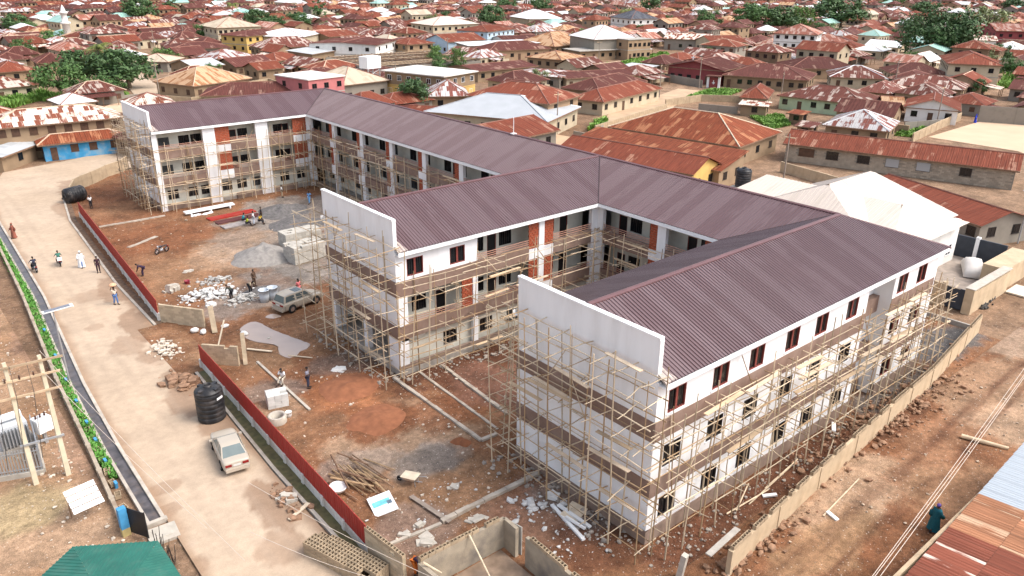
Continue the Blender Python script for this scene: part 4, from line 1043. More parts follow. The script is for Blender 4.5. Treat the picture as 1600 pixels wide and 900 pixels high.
for k in range(4):
    for i in range(11):
        for j in range(6):
            if k < 3 and 0 < i < 10 and 0 < j < 5: continue
            if k == 3 and (i < 2 and j > 3 or i > 8 and j < 2): continue
            link('hollow_block', HB, hs_, ((i-5)*.46, (j-3)*.235+random.uniform(-.01,.01), .13+k*.23), random.uniform(-.03,.03))
# pale and red metal stock in the rear yard
pm_ = mat('pale_flashing', (.78,.78,.77), .4, .05, 2)
mb = MB()
for k in range(4): mb.obox((0, (k-1.5)*.22, .4+.02*k), (6.6,.2,.16), 0)
for x in (-2.6, 0, 2.6): mb.obox((x,0,.16), (.15,1.2,.32))
thing('flashing_stack', mb, [pm_], 'long white stack of folded roof flashing beside the rear wing', 'metal stack', (*(4.89,79.62),.0), R(2))
for i, (xy, mm, lab) in enumerate((((6.35,75.89),redpaint,'stack of long red roofing sheets in the rear yard'), ((6.34,73.77),mat('dark_red_sheet', (.10,.035,.035), .5, .2, 2),'stack of long dark maroon roofing sheets in front of the red one'), ((6.10,71.55),mat('grey_pipe_stock', (.30,.27,.26), .5, .2, 2),'stack of grey pipes nearest the group of resting workers'))):
    mb = MB()
    for k in range(5): mb.obox((0, (k-2)*.28, .12+.03*(k % 2)), (6.2-.4*i,.25,.14), random.uniform(-.02,.02))
    thing('sheet_stack', mb, mm, lab, 'metal stack', (*xy,0), R(3))
mb = MB()
for k in range(5): mb.blob((random.uniform(-1.2,1.2), random.uniform(-.4,.4), .1), (.4,.3,.15), k)
thing('scrap_heap', mb, white, 'crumpled white scrap in front of the white flashing stack', 'scrap', (*(3.61,78.43),0))
def bag(label, c, r, m, seed, cat='sack'):
    mb = MB(); soft = cat == 'sack'
    if soft: mb.blob((0,0,r[2]*.75), [q*.8 for q in r], seed, 0, 11, 7, .16)
    else:
        rr = random.Random(seed)
        for k in range(7): a_ = rr.uniform(0,6.28); q = rr.random()**.7*.62; f = rr.uniform(.25,.55) if k else .75; mb.obox((math.cos(a_)*r[0]*q*(k>0), math.sin(a_)*r[1]*q*(k>0), r[2]*f*.6), (r[0]*f*rr.uniform(.9,1.5), r[1]*f*rr.uniform(.9,1.5), r[2]*f*1.4), rr.uniform(0,3), 0, ('X', rr.uniform(-.3,.3)))
    return thing('sack' if soft else 'rubble_piece', mb, m, label, cat, (*c, .03), seed, None, soft)
sackm = mat('white_woven_sack', (.70,.69,.66), .8, .1, 4)
for i, (xy, r) in enumerate((((-9.78,43.76),(.45,.32,.3)), ((-9.31,43.03),(.42,.36,.28)), ((-6.61,40.51),(.5,.35,.25)), ((-7.31,43.12),(.45,.35,.2)))):
    bag(('bulging white sack left at the foot of the beige panel', 'white sack right beside another at the beige panel', 'white sack between the gate gap and the puddle', 'small white sack on the earth behind the gate gap')[i], xy, r, sackm, i)
concm = mat('broken_concrete', (.46,.42,.36), .95, .2, 2, bump=.4)
for i, (xy, r, lab) in enumerate((((-6.49,48.73),(.8,.6,.3),'pale broken slab at the foot of the white rock heap'), ((-4.90,59.21),(.9,.7,.12),'square pale slab alone in the red rear yard'), ((-5.19,11.12),(.6,.45,.12),'cracked round slab in the open front yard'), ((-3.25,29.53),(1.0,.75,.1),'white mixing board lying by the orange earth heap'), ((-13.13,34.62),(.8,.7,.5),'brown boulder heaped behind the black water tank'), ((-13.63,35.30),(.6,.6,.45),'smaller brown boulder left of the black water tank'), ((-13.74,16.52),(.5,1.0,.45),'pale broken kerb piece at the road edge by the ditch'), ((-8.10,54.74),(.5,1.6,.7),'grey broken wall piece toppled behind the far red wall'), ((-8.93,9.49),(.5,.4,.2),'pale rubble lump below the lying signboard'), ((-10.08,9.29),(.7,.35,.15),'long pale rubble piece beside the front kerb'), ((-9.37,8.00),(1.0,.8,.15),'broken concrete slab behind the roofless block building'), ((-5.98,7.80),(.9,.6,.08),'flat pale slab beside the wall top of the roofless building'), ((-1.06,6.40),(.8,.6,.25),'crumpled white sheeting by the nearest gable'), ((-5.28,38.43),(.3,.3,.1),'small pale stone in the puddle corner'), ((13.04,7.12),(.1,.1,.1),'x'))):
    if lab == 'x': continue
    bag(lab, xy, r, (concm if 'brown' not in lab else MATS['brown_rubble']) if 'white' not in lab else sackm, 20+i, 'slab' if 'slab' in lab or 'board' in lab else 'rubble')
# well ring, bucket, barrels, basins
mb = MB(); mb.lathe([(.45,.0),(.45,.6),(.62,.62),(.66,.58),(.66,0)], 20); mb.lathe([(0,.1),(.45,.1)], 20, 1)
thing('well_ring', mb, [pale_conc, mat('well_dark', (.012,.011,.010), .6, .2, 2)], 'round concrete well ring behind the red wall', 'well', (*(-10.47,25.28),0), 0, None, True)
def bucket(label, c, r, h, m, cat='bucket', z=.03):
    mb = MB(); mb.lathe([(0,.02),(r*.8,0),(r*.95,h*.55),(r,h),(r*1.06,h),(r*1.06,h+.03),(r*.93,h+.03),(r*.9,h*.7),(0,h*.66)], 16); return thing('bucket' if cat == 'bucket' else cat.replace(' ', '_'), mb, m, label, cat, (*c, z), 0, None, True)
whitep = mat('white_plastic', (.74,.74,.72), .4, .06, 3); paleb = mat('pale_blue_plastic', (.52,.57,.62), .45, .1, 2, dirt=(.4,.36,.3), dirt_amt=.5)
bucket('white plastic bucket beside the well ring', (-9.54,25.40), .22, .42, whitep)
bucket('white round basin hanging on the back of the red wall by the timber heap', (-11.05,15.28), .55, .22, whitep, 'basin', .25)
bucket('pale plastic drum left of its twin near the mortar heap', (-2.12,46.38), .5, 1.25, paleb, 'drum')
bucket('pale plastic drum right of its twin, nearest the gold car', (-1.23,46.47), .5, 1.25, paleb, 'drum')
bucket('dark red bucket alone in the middle yard', (-6.32,55.70), .28, .35, mat('dark_red_plastic', (.25,.03,.05), .4, .1, 2))
# lying signboard with a teal picture
sg = empty('signboard', (*(-9.65,12.36),.22), R(14), 'white signboard with a teal picture lying tilted by the red wall', 'sign')
mb = MB(); mb.obox((0,0,0), (1.45,1.6,.05)); mb.build('board', white_metal, sg)
mb = MB(); mb.obox((-.05,.1,.03), (1.1,.42,.012)); mb.build('picture', mat('teal_print', (.16,.50,.55), .5, .35, 2.5), sg)
mb = MB(); mb.obox((.42,-.05,.034), (.3,.28,.012)); mb.build('print', mat('dark_print', (.10,.14,.18), .5, .3, 5), sg)
sg.rotation_euler = (R(10), R(-6), R(-12))
# wheelbarrow
wb = empty('wheelbarrow', (*(-7.05,13.17),0), R(118), 'wheelbarrow with a pale tray in the open front yard', 'wheelbarrow')
mb = MB(); mb.hexa([(-.3,-.25,.38),(.35,-.25,.38),(.35,.25,.38),(-.3,.25,.38),(-.5,-.42,.68),(.6,-.38,.62),(.6,.38,.62),(-.5,.42,.68)]); mb.build('tray', wood_pale, wb)
mb = MB(); mb.tube([(.85,0,.18),(.3,-.2,.36),(-.95,-.3,.6)], .025, 6); mb.build('handle', grey_metal, wb)
mb = MB(); mb.tube([(.85,0,.18),(.3,.2,.36),(-.95,.3,.6)], .025, 6); mb.build('handle', grey_metal, wb)
mb = MB(); mb.lathe([(.05,-.05),(.17,-.05),(.2,0),(.17,.05),(.05,.05)], 14, 0, (.85,0,.2), 'Y'); mb.build('wheel', rubber, wb)
for y in (-.22,.22):
    mb = MB(); mb.tube([(-.35,y,.4),(-.42,y,0)], .025, 6); mb.build('leg', grey_metal, wb)
# water tanks
def tank(name, label, loc, r, h, rot=None, seed=0, extra=True):
    root = empty(name, loc, seed, label, 'water tank'); mb = MB()
    pr = [(0,0),(r*.97,0),(r,.06)]
    n = 6
    for i in range(n): z = .1+h*.82*i/n; pr += [(r, z), (r, z+h*.82/n*.78), (r*.975, z+h*.82/n*.84), (r*.975, z+h*.82/n*.94)]
    pr += [(r, h*.86), (r*.96, h*.9), (r*.55, h*.985), (r*.3, h*.995), (0, h*.995)]
    mb.lathe(pr, 36); mb.build('shell', black_pl, root, True)
    mb = MB(); mb.lathe([(r*.27,h*.96),(r*.27,h*1.05),(r*.31,h*1.05),(r*.31,h*.96)], 20); mb.lathe([(0,h*1.0),(r*.27,h*1.0)], 20); mb.build('hatch_rim', black_pl, root, True)
    for k in range(4):
        a = k*math.pi/2+.5; mb = MB(); mb.obox((math.cos(a)*r*.72, math.sin(a)*r*.72, h*.95), (r*.3,r*.28,h*.06), a); mb.build('lifting_lug', black_pl, root)
    if rot: root.rotation_euler = rot
    return root
t = tank('water_tank', 'big black upright water tank standing on the road by the red wall', (*(-13.88,28.73),.09), .97, 2.6)
mb = MB(); mb.obox((.45,-.87,1.85), (.55,.03,.15), .5); mb.build('name_plate', white_metal, t)
tank('water_tank', 'black water tank lying on its side by the curving block wall', (*(-6.59,95.77),1.05), 1.05, 2.6, (R(90), 0, R(-68)))
t = tank('water_tank', 'black water tank on a low stand between the maroon roof and the cream roof', (54.85,32.03,5.10), .95, 2.3)
mb = MB(); mb.box(-1.1,-1.1,-.25, 1.1,1.1,-.02); mb.build('stand', pale_conc, t)
for x in (-.95,.95):
    for y in (-.95,.95): mb = MB(); mb.box(x-.12,y-.12,-5.1, x+.12,y+.12,-.25); mb.build('leg', concrete, t)

# ---------------------------------------------------------------- left foreground: street lamp, pole frame, transformer, board, canopy
lp = empty('street_lamp', (*(-20.49,41.03),0), 0, 'solar street lamp with a long flat panel over the drain', 'street lamp')
mb = MB(); mb.tube([(0,0,0),(0,0,3.2),(0,0,6.1)], [.07,.06,.05], 8); mb.build('pole', grey_metal, lp)
mb = MB(); mb.obox((.35,.1,6.15), (2.1,.55,.06), R(0), 0, ('Y', -.06)); mb.build('panel_frame', white_metal, lp)
mb = MB(); mb.obox((.3,.1,6.195), (1.75,.42,.02), 0, 0, ('Y', -.06)); mb.build('solar_panel', mat('solar_cell', (.16,.17,.20), .3, .1, 3), lp)
mb = MB(); mb.obox((1.15,.1,6.12), (.5,.3,.08)); mb.build('lamp_head', white_metal, lp)
cpole = mat('concrete_pole', (.60,.52,.38), .9, .12, 1.5, dirt=(.4,.33,.22), dirt_amt=.4)
P1, P2 = Vector((*(-25.26,28.07),0)), Vector((*(-23.47,27.90),0))
fr = empty('power_pole_frame', (P1+P2)/2, 0, 'pair of tan concrete power poles joined by cross arms beside the transformer', 'power pole')
d = (P2-P1); c = (P1+P2)/2
for s in (-.5, .5):
    mb = MB(); mb.hexa([(-.15,-.12,-.3),(.15,-.12,-.3),(.15,.12,-.3),(-.15,.12,-.3),(-.1,-.08,8.6),(.1,-.08,8.6),(.1,.08,8.6),(-.1,.08,8.6)]); mb.build('pole', cpole, fr, False, d*s, .1)
for z, e in ((8.3, 1.2), (7.4, .9), (6.3, .8), (3.0, .3)):
    mb = MB(); mb.box(-d.length/2-e,-.2,z-.06, d.length/2+e,-.1,z+.06); mb.build('cross_arm', timber if z > 4 else grey_metal, fr, False, (0,0,0), math.atan2(d.y, d.x))
for i in range(4):
    mb = MB(); mb.lathe([(.02,-.05),(.07,0),(.03,.06),(.07,.12),(.03,.18),(.05,.24),(0,.25)], 8); mb.build('insulator', mat('brown_porcelain', (.08,.04,.03), .3, .2, 3), fr, True, (-1.1+.75*i, -.15, 7.45))
for i in range(3):
    mb = MB(); mb.tube([(-1.6+.9*i,-.1,8.4), (-1.7+.9*i,-1.2,6.9), (-2.2+.9*i,-2.2,3.0)], .018, 5); mb.build('jumper_wire', mat('wire', (.05,.045,.04), .6, .2, 3), fr)
tr = empty('transformer', (*(-25.46,33.43),0), R(5), 'white finned transformer standing inside the grey railings', 'transformer')
mb = MB(); mb.box(-.9,-.6,.5, .9,.6,2.0); mb.build('casing', mat('grey_casing', (.50,.51,.52), .5, .1, 2), tr)
for i in range(9): mb = MB(); mb.box(-.85+i*.2,-.95,.6, -.77+i*.2,-.6,1.85); mb.build('cooling_fin', grey_metal, tr)
mb = MB(); mb.tube([(-.8,.2,2.35),(.8,.2,2.35)], .25, 14); mb.build('oil_drum', white_metal, tr)
mb = MB(); mb.box(-1.2,-.9,0, 1.2,.9,.5); mb.build('plinth', concrete, tr)
tr2 = empty('switch_box', (*(-23.73,32.85),0), R(20), 'white boxy switch unit with three bushings beside the railings', 'switch box')
mb = MB(); mb.box(-.5,-.4,1.0, .5,.4,2.0); mb.build('casing', white_metal, tr2)
for i in range(3): mb = MB(); mb.lathe([(.05,2.0),(.08,2.1),(.04,2.15),(.08,2.2),(.03,2.3),(0,2.32)], 8); mb.build('bushing', MATS['brown_porcelain'], tr2, True, (-.3+.3*i,0,0))
mb = MB(); mb.box(-.1,-.1,0, .1,.1,1.0); mb.build('post', grey_metal, tr2)
fn = empty('railing_fence', (*(-24.61,29.00),0), math.atan2((-26.95,29.89)[1]-(-24.61,29.00)[1], (-26.95,29.89)[0]-(-24.61,29.00)[0]), 'grey vertical bar railing on a concrete base around the transformer', 'fence')
pk = MB(); pk.box(-.04,-.02,.35, .04,.02,2.0); pkm = pk.mesh('bar', grey_metal)
for i in range(20): link('bar', pkm, fn, (.1+i*.17,0,0))
mb = MB(); mb.box(0,-.12,-.1, 3.6,.12,.35); mb.build('base', pale_conc, fn)
for z in (.6,1.8): mb = MB(); mb.box(0,.02,z-.03, 3.6,.06,z+.03); mb.build('rail', grey_metal, fn)
fs = empty('railing_fence', (*(-24.61,29.00),0), math.atan2((-23.97,36.34)[1]-(-24.61,29.00)[1], (-23.97,36.34)[0]-(-24.61,29.00)[0]), 'side run of the grey railing, nearest the pole pair', 'fence')
for i in range(28): link('bar', pkm, fs, (.1+i*.17,0,0))
mb = MB(); mb.box(0.13,-.12,-.1, 4.9,.12,.34); mb.build('base', pale_conc, fs)
for z in (.6,1.8): mb = MB(); mb.box(0,.02,z-.03, 4.9,.06,z+.03); mb.build('rail', grey_metal, fs)
# board of four white planks with faint lettering
sb = empty('notice_board', (*(-23.52,22.56),0), R(8), 'notice board of four white planks on thin posts beside the low wall', 'sign')
ca, sa = math.cos(R(38)), math.sin(R(38))
for i in range(4):
    c_ = (0, .62-.40*i*ca, 1.75-.40*i*sa)
    mb = MB(); mb.obox(c_, (1.7,.335,.05), 0, 0, ('X', R(38))); mb.build('plank', white_metal, sb)
    mb = MB()
    for k in range(9): mb.obox((c_[0]-.6+.15*k, c_[1]-.017, c_[2]+.022), (.11,.06,.012), 0, 0, ('X', R(38)))
    mb.build('lettering', mat('faint_grey_print', (.33,.33,.33), .6, .1, 3), sb)
for x in (-.75,.75): mb = MB(); mb.tube([(x,.62,0),(x,.62,1.70)], .03, 6); mb.build('post', darkwood, sb)
mb = MB(); mb.box(-.22,-.18,0, .22,.18,.55, 1); mb.box(-.22,-.18,.55, .22,.18,1.9, 0)
thing('gate_pillar', mb, [bluep, mat('faded_yellow', (.45,.36,.16), .8, .2, 2)], 'blue gate pillar with a yellowish foot at the end of the low grey wall', 'pillar', (*(-22.30,19.51),0), .1)
mb = MB(); mb.box(0,-.03,.1, .06,.03,1.9); mb.box(1.3,-.03,.1, 1.36,.03,1.9); mb.box(.06,-.02,.15, 1.3,.02,1.85); thing('gate_leaf', mb, mat('black_gate', (.02,.02,.022), .5, .2, 2), 'black metal gate leaf hinged on the blue pillar', 'gate', ((-22.30,19.51)[0]+.24, (-22.30,19.51)[1]-.05, 0), R(-62))
cp = empty('market_canopy', (-23.9,13.9,0), R(-9), 'dark green hipped sheet canopy in the near left corner', 'canopy')
grn = mat('green_sheet', (.022,.125,.095), .6, .18, .8, dirt=(.07,.14,.11), dirt_amt=.6, dirt_scale=1.2)
cc = Vector((-23.9, 13.9, 0))
def cl(p): v = Matrix.Rotation(R(9), 3, 'Z') @ (Vector(p)-cc); return (v.x, v.y, p[2])
A_, B_, C_, D_, ap = (-21.83,13.92,3.00), (-25.28,16.21,3.00), (-28.76,13.54,3.00), (-21.75,7.23,3.00), (-25.17,9.38,3.80)
for pl in ([B_,A_,ap], [A_,D_,ap], [C_,B_,ap], [D_,C_,ap]):
    mb = MB(); ribbed(mb, [cl(p) for p in pl], .22, .03); mb.build('roof_sheet', grn, cp)
for p in (A_, B_, C_, D_): q = cl(p); mb = MB(); mb.tube([(q[0]*.93,q[1]*.93,0),(q[0]*.93,q[1]*.93,2.95)], .05, 6); mb.build('post', grey_metal, cp)
rnd = random.Random(4); mb = MB()
for i in range(22): x, y = rnd.uniform(-.25,.25), rnd.uniform(-1.1,1.1); mb.tube([(x,y,.0),(x+rnd.uniform(-.2,.2),y+rnd.uniform(-.2,.2),rnd.uniform(.8,1.5))], .02, 4)
thing('iron_offcuts', mb, frame_m, 'bundle of black iron offcuts beside the green canopy', 'scrap', (*(-21.12,16.09),.05), .2)
mb = MB(); mb.obox((0,0,.2), (1.6,1.5,.4)); mb.obox((0,0,.38), (1.0,.8,.1), 0, 0); thing('culvert_slab', mb, pale_conc, 'pale slab bridging the end of the drain beside the green canopy', 'slab', (*(-20.67,18.24),-.28), R(-5))

# ---------------------------------------------------------------- right foreground: sheet roof over the lane
rf = empty('sheet_roofed_shed', (14,-14,0), 0, 'rust red and pale zinc sheet roof in the near right corner', 'shed')
def zsheet(w, l, m, amp=.018, n=8):
    mb = MB()
    for i in range(n):
        a, b = w*i/n, w*(i+1)/n; za, zb = (amp if i % 2 else 0), (amp if (i+1) % 2 else 0)
        mb.face([(a,0,za),(b,0,zb),(b,-l,zb),(a,-l,za)], 0, [(a,0),(b,0),(b,l),(a,l)])
    return mb.mesh('roof_sheet', m)
rust_near = sheet_mat('rust_near', (.20,.062,.038), (.56,.45,.38), .08, (.9,2.6), .35)
rust_or = sheet_mat('rust_orange_near', (.33,.15,.08), (.48,.31,.20), .2, (.9,2.6), .4)
zinc_near = mat('pale_zinc', (.37,.41,.445), .38, .07, .8, metal=.25, dirt=(.42,.42,.42), dirt_amt=.3, stretch=(4,.4,1))
sl = R(5); x = 3.2; k = 0
ub = ((10.71,-11.45)[0], (14.68,-11.19)[0], (23.52,-10.90)[0])
meshes = {'r': zsheet(.92, 2.55, rust_near), 'o': zsheet(.92, 2.55, rust_or), 'z': zsheet(.92, 2.55, zinc_near)}
while x < ub[2]+.4:
    kind = 'r' if x < ub[0]-.3 else ('o' if x < ub[1]-.3 else 'z')
    for r in range(4):
        o = link('roof_sheet', meshes[kind], rf, (x-14, -11.72+.035*(x-6)+14-r*2.42*math.cos(sl), 3.0+r*2.42*math.sin(sl)+.012*(k % 2)+.014*r+random.uniform(0,.006))); o.rotation_euler = (-sl, 0, random.uniform(-.008,.008))
    x += .84; k += 1
mb = MB(); mb.box(3.0-14, -11.55+14, 0, ub[2]-14+.2, -11.35+14, 2.9); mb.build('wall', tanblk, rf)
mb = MB(); mb.box(3.0-14, -21+14, 0, ub[2]-14+.2, -20.8+14, 3.6); mb.build('wall', tanblk, rf)
mb = MB(); mb.box(ub[2]-14, -20.8+14, 0, ub[2]-14+.2, -11.55+14, 2.9); mb.build('wall', tanblk, rf)
# overhead wires along the lane, strung between two poles out of view
wire_m = mat('pale_wire', (.55,.46,.38), .6, .1, 3)
for i, (a, b) in enumerate((((25.67,-9.36,6.50),(0.39,-12.01,6.00)), ((24.33,-9.81,6.50),(0.65,-12.23,6.00)), ((24.71,-9.68,6.50),(0.48,-12.08,6.00)))):
    a, b = Vector(a), Vector(b); d = b-a; pts = []
    for k in range(13):
        t = -.5+2.0*k/12; pts.append(a+d*t+Vector((0,0,.5*((t-.5)**2)-.12)))
    mb = MB(); mb.tube(pts, .016, 5); thing('power_line', mb, wire_m, ('upper of the three pale wires over the dirt lane', 'lowest of the three pale wires over the dirt lane', 'middle one of the three pale wires over the dirt lane')[i], 'wire')
for i, (a, b) in enumerate((((-23.22,29.21,8.30),(-20.85,17.38,5.50)), ((-23.58,27.83,7.80),(-21.39,18.59,5.50)), ((-16.47,10.51,5.00),(-13.55,0.49,5.20)), ((-18.06,7.76,5.00),(-15.51,2.11,5.20)))):
    a, b = Vector(a), Vector(b)
    d = b-a; pts = [a+d*(t/8*(1.7 if i < 2 else 1.5)-(0 if i < 2 else .25))-Vector((0,0,.3*math.sin(t/8*math.pi))) for t in range(9)]
    mb = MB(); mb.tube(pts, .013, 5); thing('power_line', mb, wire_m, ('thin wire sagging from the pole pair over the green strip', 'second thin wire below it from the pole pair over the drain', 'thin wire crossing in front of the hollow block stack', 'thin wire over the road edge at the bottom')[i], 'wire')

# ---------------------------------------------------------------- yard of the cream house, with the covered car
yd = empty('gated_yard', (48.7,2,0), 0, 'small walled yard with dark sheet gates behind the nearest wing', 'yard wall')
dg = mat('dark_blue_gate', (.035,.042,.055), .5, .15, 1.5)
def ypart(name, m, *b): mb = MB(); mb.box(b[0]-48.7, b[1]-2, b[2], b[3]-48.7, b[4]-2, b[5]); return mb.build(name, m, yd)
ypart('wall', beige, 48.5, 4.4, -.2, 48.75, 6.4, 2.3); ypart('pillar', beige, 48.35, 1.5, -.2, 48.9, 2.3, 2.5); ypart('pillar', beige, 48.35, 4.1, -.2, 48.9, 4.4, 2.5)
ypart('gate', dg, 48.6, 2.3, .1, 48.7, 4.1, 2.2); ypart('wall', beige, 48.9, 1.55, -.2, 57.5, 1.8, 2.2)
ypart('wall', beige, 57.5, 1.9, -.2, 65.5, 4.2, 2.3); ypart('coping', pale_conc, 48.3, 1.45, 2.5, 57.6, 2.35, 2.58); ypart('gate', dg, 64.5, 4.4, .1, 64.7, 7.2, 2.6); ypart('gate', dg, 64.5, 7.6, .1, 64.7, 9.6, 2.6); ypart('pillar', white, 64.4, 7.2, 0, 64.8, 7.6, 2.8)
ypart('floor', mat('yard_slab', (.30,.25,.21), .9, .2, 1.5), 48.8, 2.4, .03, 64.4, 10, .12); ypart('step', mat('pale_ramp', (.62,.55,.45), .9, .1, 2), 57.2, -.6, .0, 60.2, 1.5, .14)
cv = MB()
prof = [(-2.2,.35),(-2.1,.85),(-1.2,1.0),(-.7,1.42),(1.0,1.45),(1.7,1.05),(2.2,.9),(2.3,.35)]
b = len(cv.v)
for x, z in prof:
    for k, (y, f) in enumerate(((-.95,0),(-.92,.55),(-.75,.92),(0,1.0),(.75,.92),(.92,.55),(.95,0))):
        cv.v.append((x+random.uniform(-.03,.03), y+random.uniform(-.03,.03), .12+(z-.12)*f+random.uniform(-.02,.02)))
for i in range(len(prof)-1):
    for k in range(6): cv.f.append((b+i*7+k, b+i*7+k+1, b+i*7+k+8, b+i*7+k+7)); cv.m.append(0); cv.uv.append(None)
cv.f.append(tuple(b+k for k in reversed(range(7)))); cv.m.append(0); cv.uv.append(None); cv.f.append(tuple(b+7*7+k for k in range(7))); cv.m.append(0); cv.uv.append(None)
thing('covered_car', cv, mat('pale_car_cover', (.60,.57,.54), .85, .08, 1.5), 'parked car under a pale dust cover in the small walled yard', 'car', (60.2,5.9,.12), R(25), None, True)
tag(empty('lane_pole', (*(75.36,6.55),0)), 'slim grey pole beside the drain at the far end of the lane', 'pole')
o = COL.objects['lane_pole']; mb = MB(); mb.tube([(0,0,0),(0,0,6.5)], [.1,.07], 8); mb.build('shaft', grey_metal, o); mb = MB(); mb.obox((0,0,6.4), (.5,1.6,.12)); mb.build('lamp_head', grey_metal, o)
mb = MB()
for i in range(46): mb.blob((random.uniform(-6,6), random.uniform(-.4,.4), .05), random.uniform(.1,.3), i)
tag(mb.build('gutter_litter', mat('dark_litter', (.07,.065,.06), .8, .5, 4), None, False, (*(56.79,2.27),0), math.atan2((70.34,4.83)[1]-(49.97,0.63)[1], (70.34,4.83)[0]-(49.97,0.63)[0])), kind='stuff')

# ---------------------------------------------------------------- trees: tapered trunk, limbs, crowns of many leaf faces
bark = mat('bark', (.20,.15,.10), .95, .25, 3.0, bump=.4)
def leaf_mat(name, col):
    m = mat(name, col, .55, .45, .9, rnd=.12); return m
LEAF = {'dark': leaf_mat('dark_leaves', (.062,.118,.038)), 'mid': leaf_mat('mid_leaves', (.066,.130,.034)), 'light': leaf_mat('light_leaves', (.095,.17,.04)), 'pale': leaf_mat('pale_leaves', (.18,.21,.09)), 'palm': leaf_mat('palm_leaves', (.16,.19,.045))}
def crown_mesh(seed, lm, rx, rz, n_cl, per, leaf, hollow=.45, flat=1.0, base=0.):
    """leaves gathered in clumps spread through an uneven ellipsoid"""
    r = random.Random(seed); mb = MB(); cl = []
    while len(cl) < n_cl:
        a, c = r.uniform(0, 6.283), r.uniform(-1, 1); rad = r.uniform(hollow, 1.0)*(1+.25*noise.noise(Vector((math.cos(a)*1.3, math.sin(a)*1.3, c*1.5+seed))))
        s = math.sqrt(1-c*c); p = Vector((rx*rad*s*math.cos(a), rx*rad*s*math.sin(a), rz*rad*c*flat))
        if p.z < -rz*.75: continue
        cl.append((p, r.uniform(.55, 1.25)))
    for p, k in cl:
        cr = rx*.26*k
        for _ in range(int(per*k)):
            q = p+Vector((r.gauss(0,1)*cr*.55, r.gauss(0,1)*cr*.55, r.gauss(0,1)*cr*.42))
            n = (q-p).normalized()+Vector((r.uniform(-.7,.7), r.uniform(-.7,.7), r.uniform(-.2,.9)))
            n.normalize(); u = n.orthogonal().normalized(); u = Matrix.Rotation(r.uniform(0,6.28), 3, n) @ u; v = n.cross(u); l, w = leaf*r.uniform(.7,1.3), leaf*r.uniform(.35,.6)
            mb.face([q-u*l, q-v*w+n*.04, q+u*l, q+v*w+n*.04])
    return mb.mesh('crown', lm), cl
def trunk_mesh(cl, hc, r0, seed):
    r = random.Random(seed); mb = MB(); top = hc*.72
    mb.tube([(0,0,-.2),(r.uniform(-.1,.1),r.uniform(-.1,.1),top*.5),(r.uniform(-.2,.2),r.uniform(-.2,.2),top)], [r0, r0*.75, r0*.55], 8)
    limbs = MB()
    for p, k in cl[::max(1, len(cl)//9)]:
        e = Vector((p.x, p.y, hc+p.z)); m_ = Vector((p.x*.35, p.y*.35, top+(e.z-top)*.45)); limbs.tube([(0,0,top*.9), m_, e], [r0*.4, r0*.25, r0*.08], 5)
    return mb.mesh('trunk', bark), limbs.mesh('limbs', bark)
def tree_kind(seed, lm, rx, rz, hc, n_cl, per, leaf, r0, **k):
    cm, cl = crown_mesh(seed, lm, rx, rz, n_cl, per, leaf, **k); tm, lb = trunk_mesh(cl, hc, r0, seed); return cm, tm, lb, hc
TK = {'round': tree_kind(1, LEAF['dark'], 5, 3.6, 5.2, 46, 62, .42, .45), 'spread': tree_kind(2, LEAF['mid'], 5.6, 3.0, 5.6, 42, 62, .40, .40, hollow=.5), 'bush': tree_kind(3, LEAF['mid'], 4, 2.8, 3.4, 34, 56, .36, .3), 'bright': tree_kind(4, LEAF['light'], 4.2, 3.2, 4.2, 34, 56, .36, .3),
      'great': tree_kind(5, LEAF['dark'], 11, 7.6, 9.8, 90, 74, .62, .7, hollow=.4), 'pale': tree_kind(6, LEAF['pale'], 5, 3.6, 5.0, 36, 40, .4, .35), 'tall': tree_kind(7, LEAF['dark'], 3.2, 5.4, 6.4, 32, 56, .40, .35)}
TREES = []
def tree(kind, label, p, s, rz=0., sz=None, group=None):
    cm, tm, lb, hc = TK[kind]; root = empty('tree', (p[0], p[1], 0), rz, label, 'tree', group); root.scale = (s, s, sz or s)
    link('trunk', tm, root); link('limbs', lb, root); link('crown', cm, root, (0,0,hc)); TREES.append((p[0], p[1], 4*s)); return root
tree('spread', 'spreading green tree with a leaning forked trunk near the road bend', (11.06,190.22), 1.0, .4)
tree('round', 'broad dark green tree right of the palm, above the dirt road', (29.30,201.41), 1.5, 1.2, 1.1)
tree('round', 'dark tree standing behind the palm', (23.22,216.34), 1.25, 2.2, 1.0)
tree('bush', 'low dark green tree in front, below the palm', (21.70,190.84), 1.0, .7, .8)
tree('bright', 'light green bushy tree right of the broad dark one', (50.61,240.61), 1.0, .2, .8)
tree('round', 'dark tree joined to the broad one on its left side', (27.67,209.99), 1.15, 3.2, 1.0)
tree('bush', 'round mid green tree among roofs at the left, near the minaret', (37.86,327.26), 1.2, .5, 1.0)
tree('round', 'big dark tree group at the top left', (109.12,459.99), 1.9, .9, 1.45)
tree('tall', 'dark ragged tree right of the top left tree group', (133.73,485.14), 1.3, .9, 1.1)
tree('bush', 'dark bush left of the yellow two storey house', (94.19,321.42), 1.25, 1.9, 1.1)
tree('round', 'dense dark dome shaped tree right of the beige roofed hotel', (134.36,360.88), 1.4, 1.1, 1.15)
tree('round', 'left of two low dark trees near the white roofed hall', (142.87,360.06), 1.0, 2.1, .8)
tree('round', 'right of two low dark trees near the white roofed hall', (157.16,365.73), 1.2, 2.9, .9)
tree('tall', 'slender dark tree at the top, left of centre', (193.00,413.07), 1.3, .4, 1.0)
tree('round', 'compact dark tree beside the cream arched villa, top centre', (239.43,311.50), 1.6, .3, 1.3)
tree('round', 'dark tree at the top edge, centre', (333.05,410.50), 1.6, 1.3, 1.1)
tree('round', 'dark tree left of the mast', (337.05,382.32), 1.6, 2.3, 1.2)
tree('tall', 'dark pointed tree at the top edge behind the slate roof', (406.28,348.21), 2.2, 2.3, 1.3)
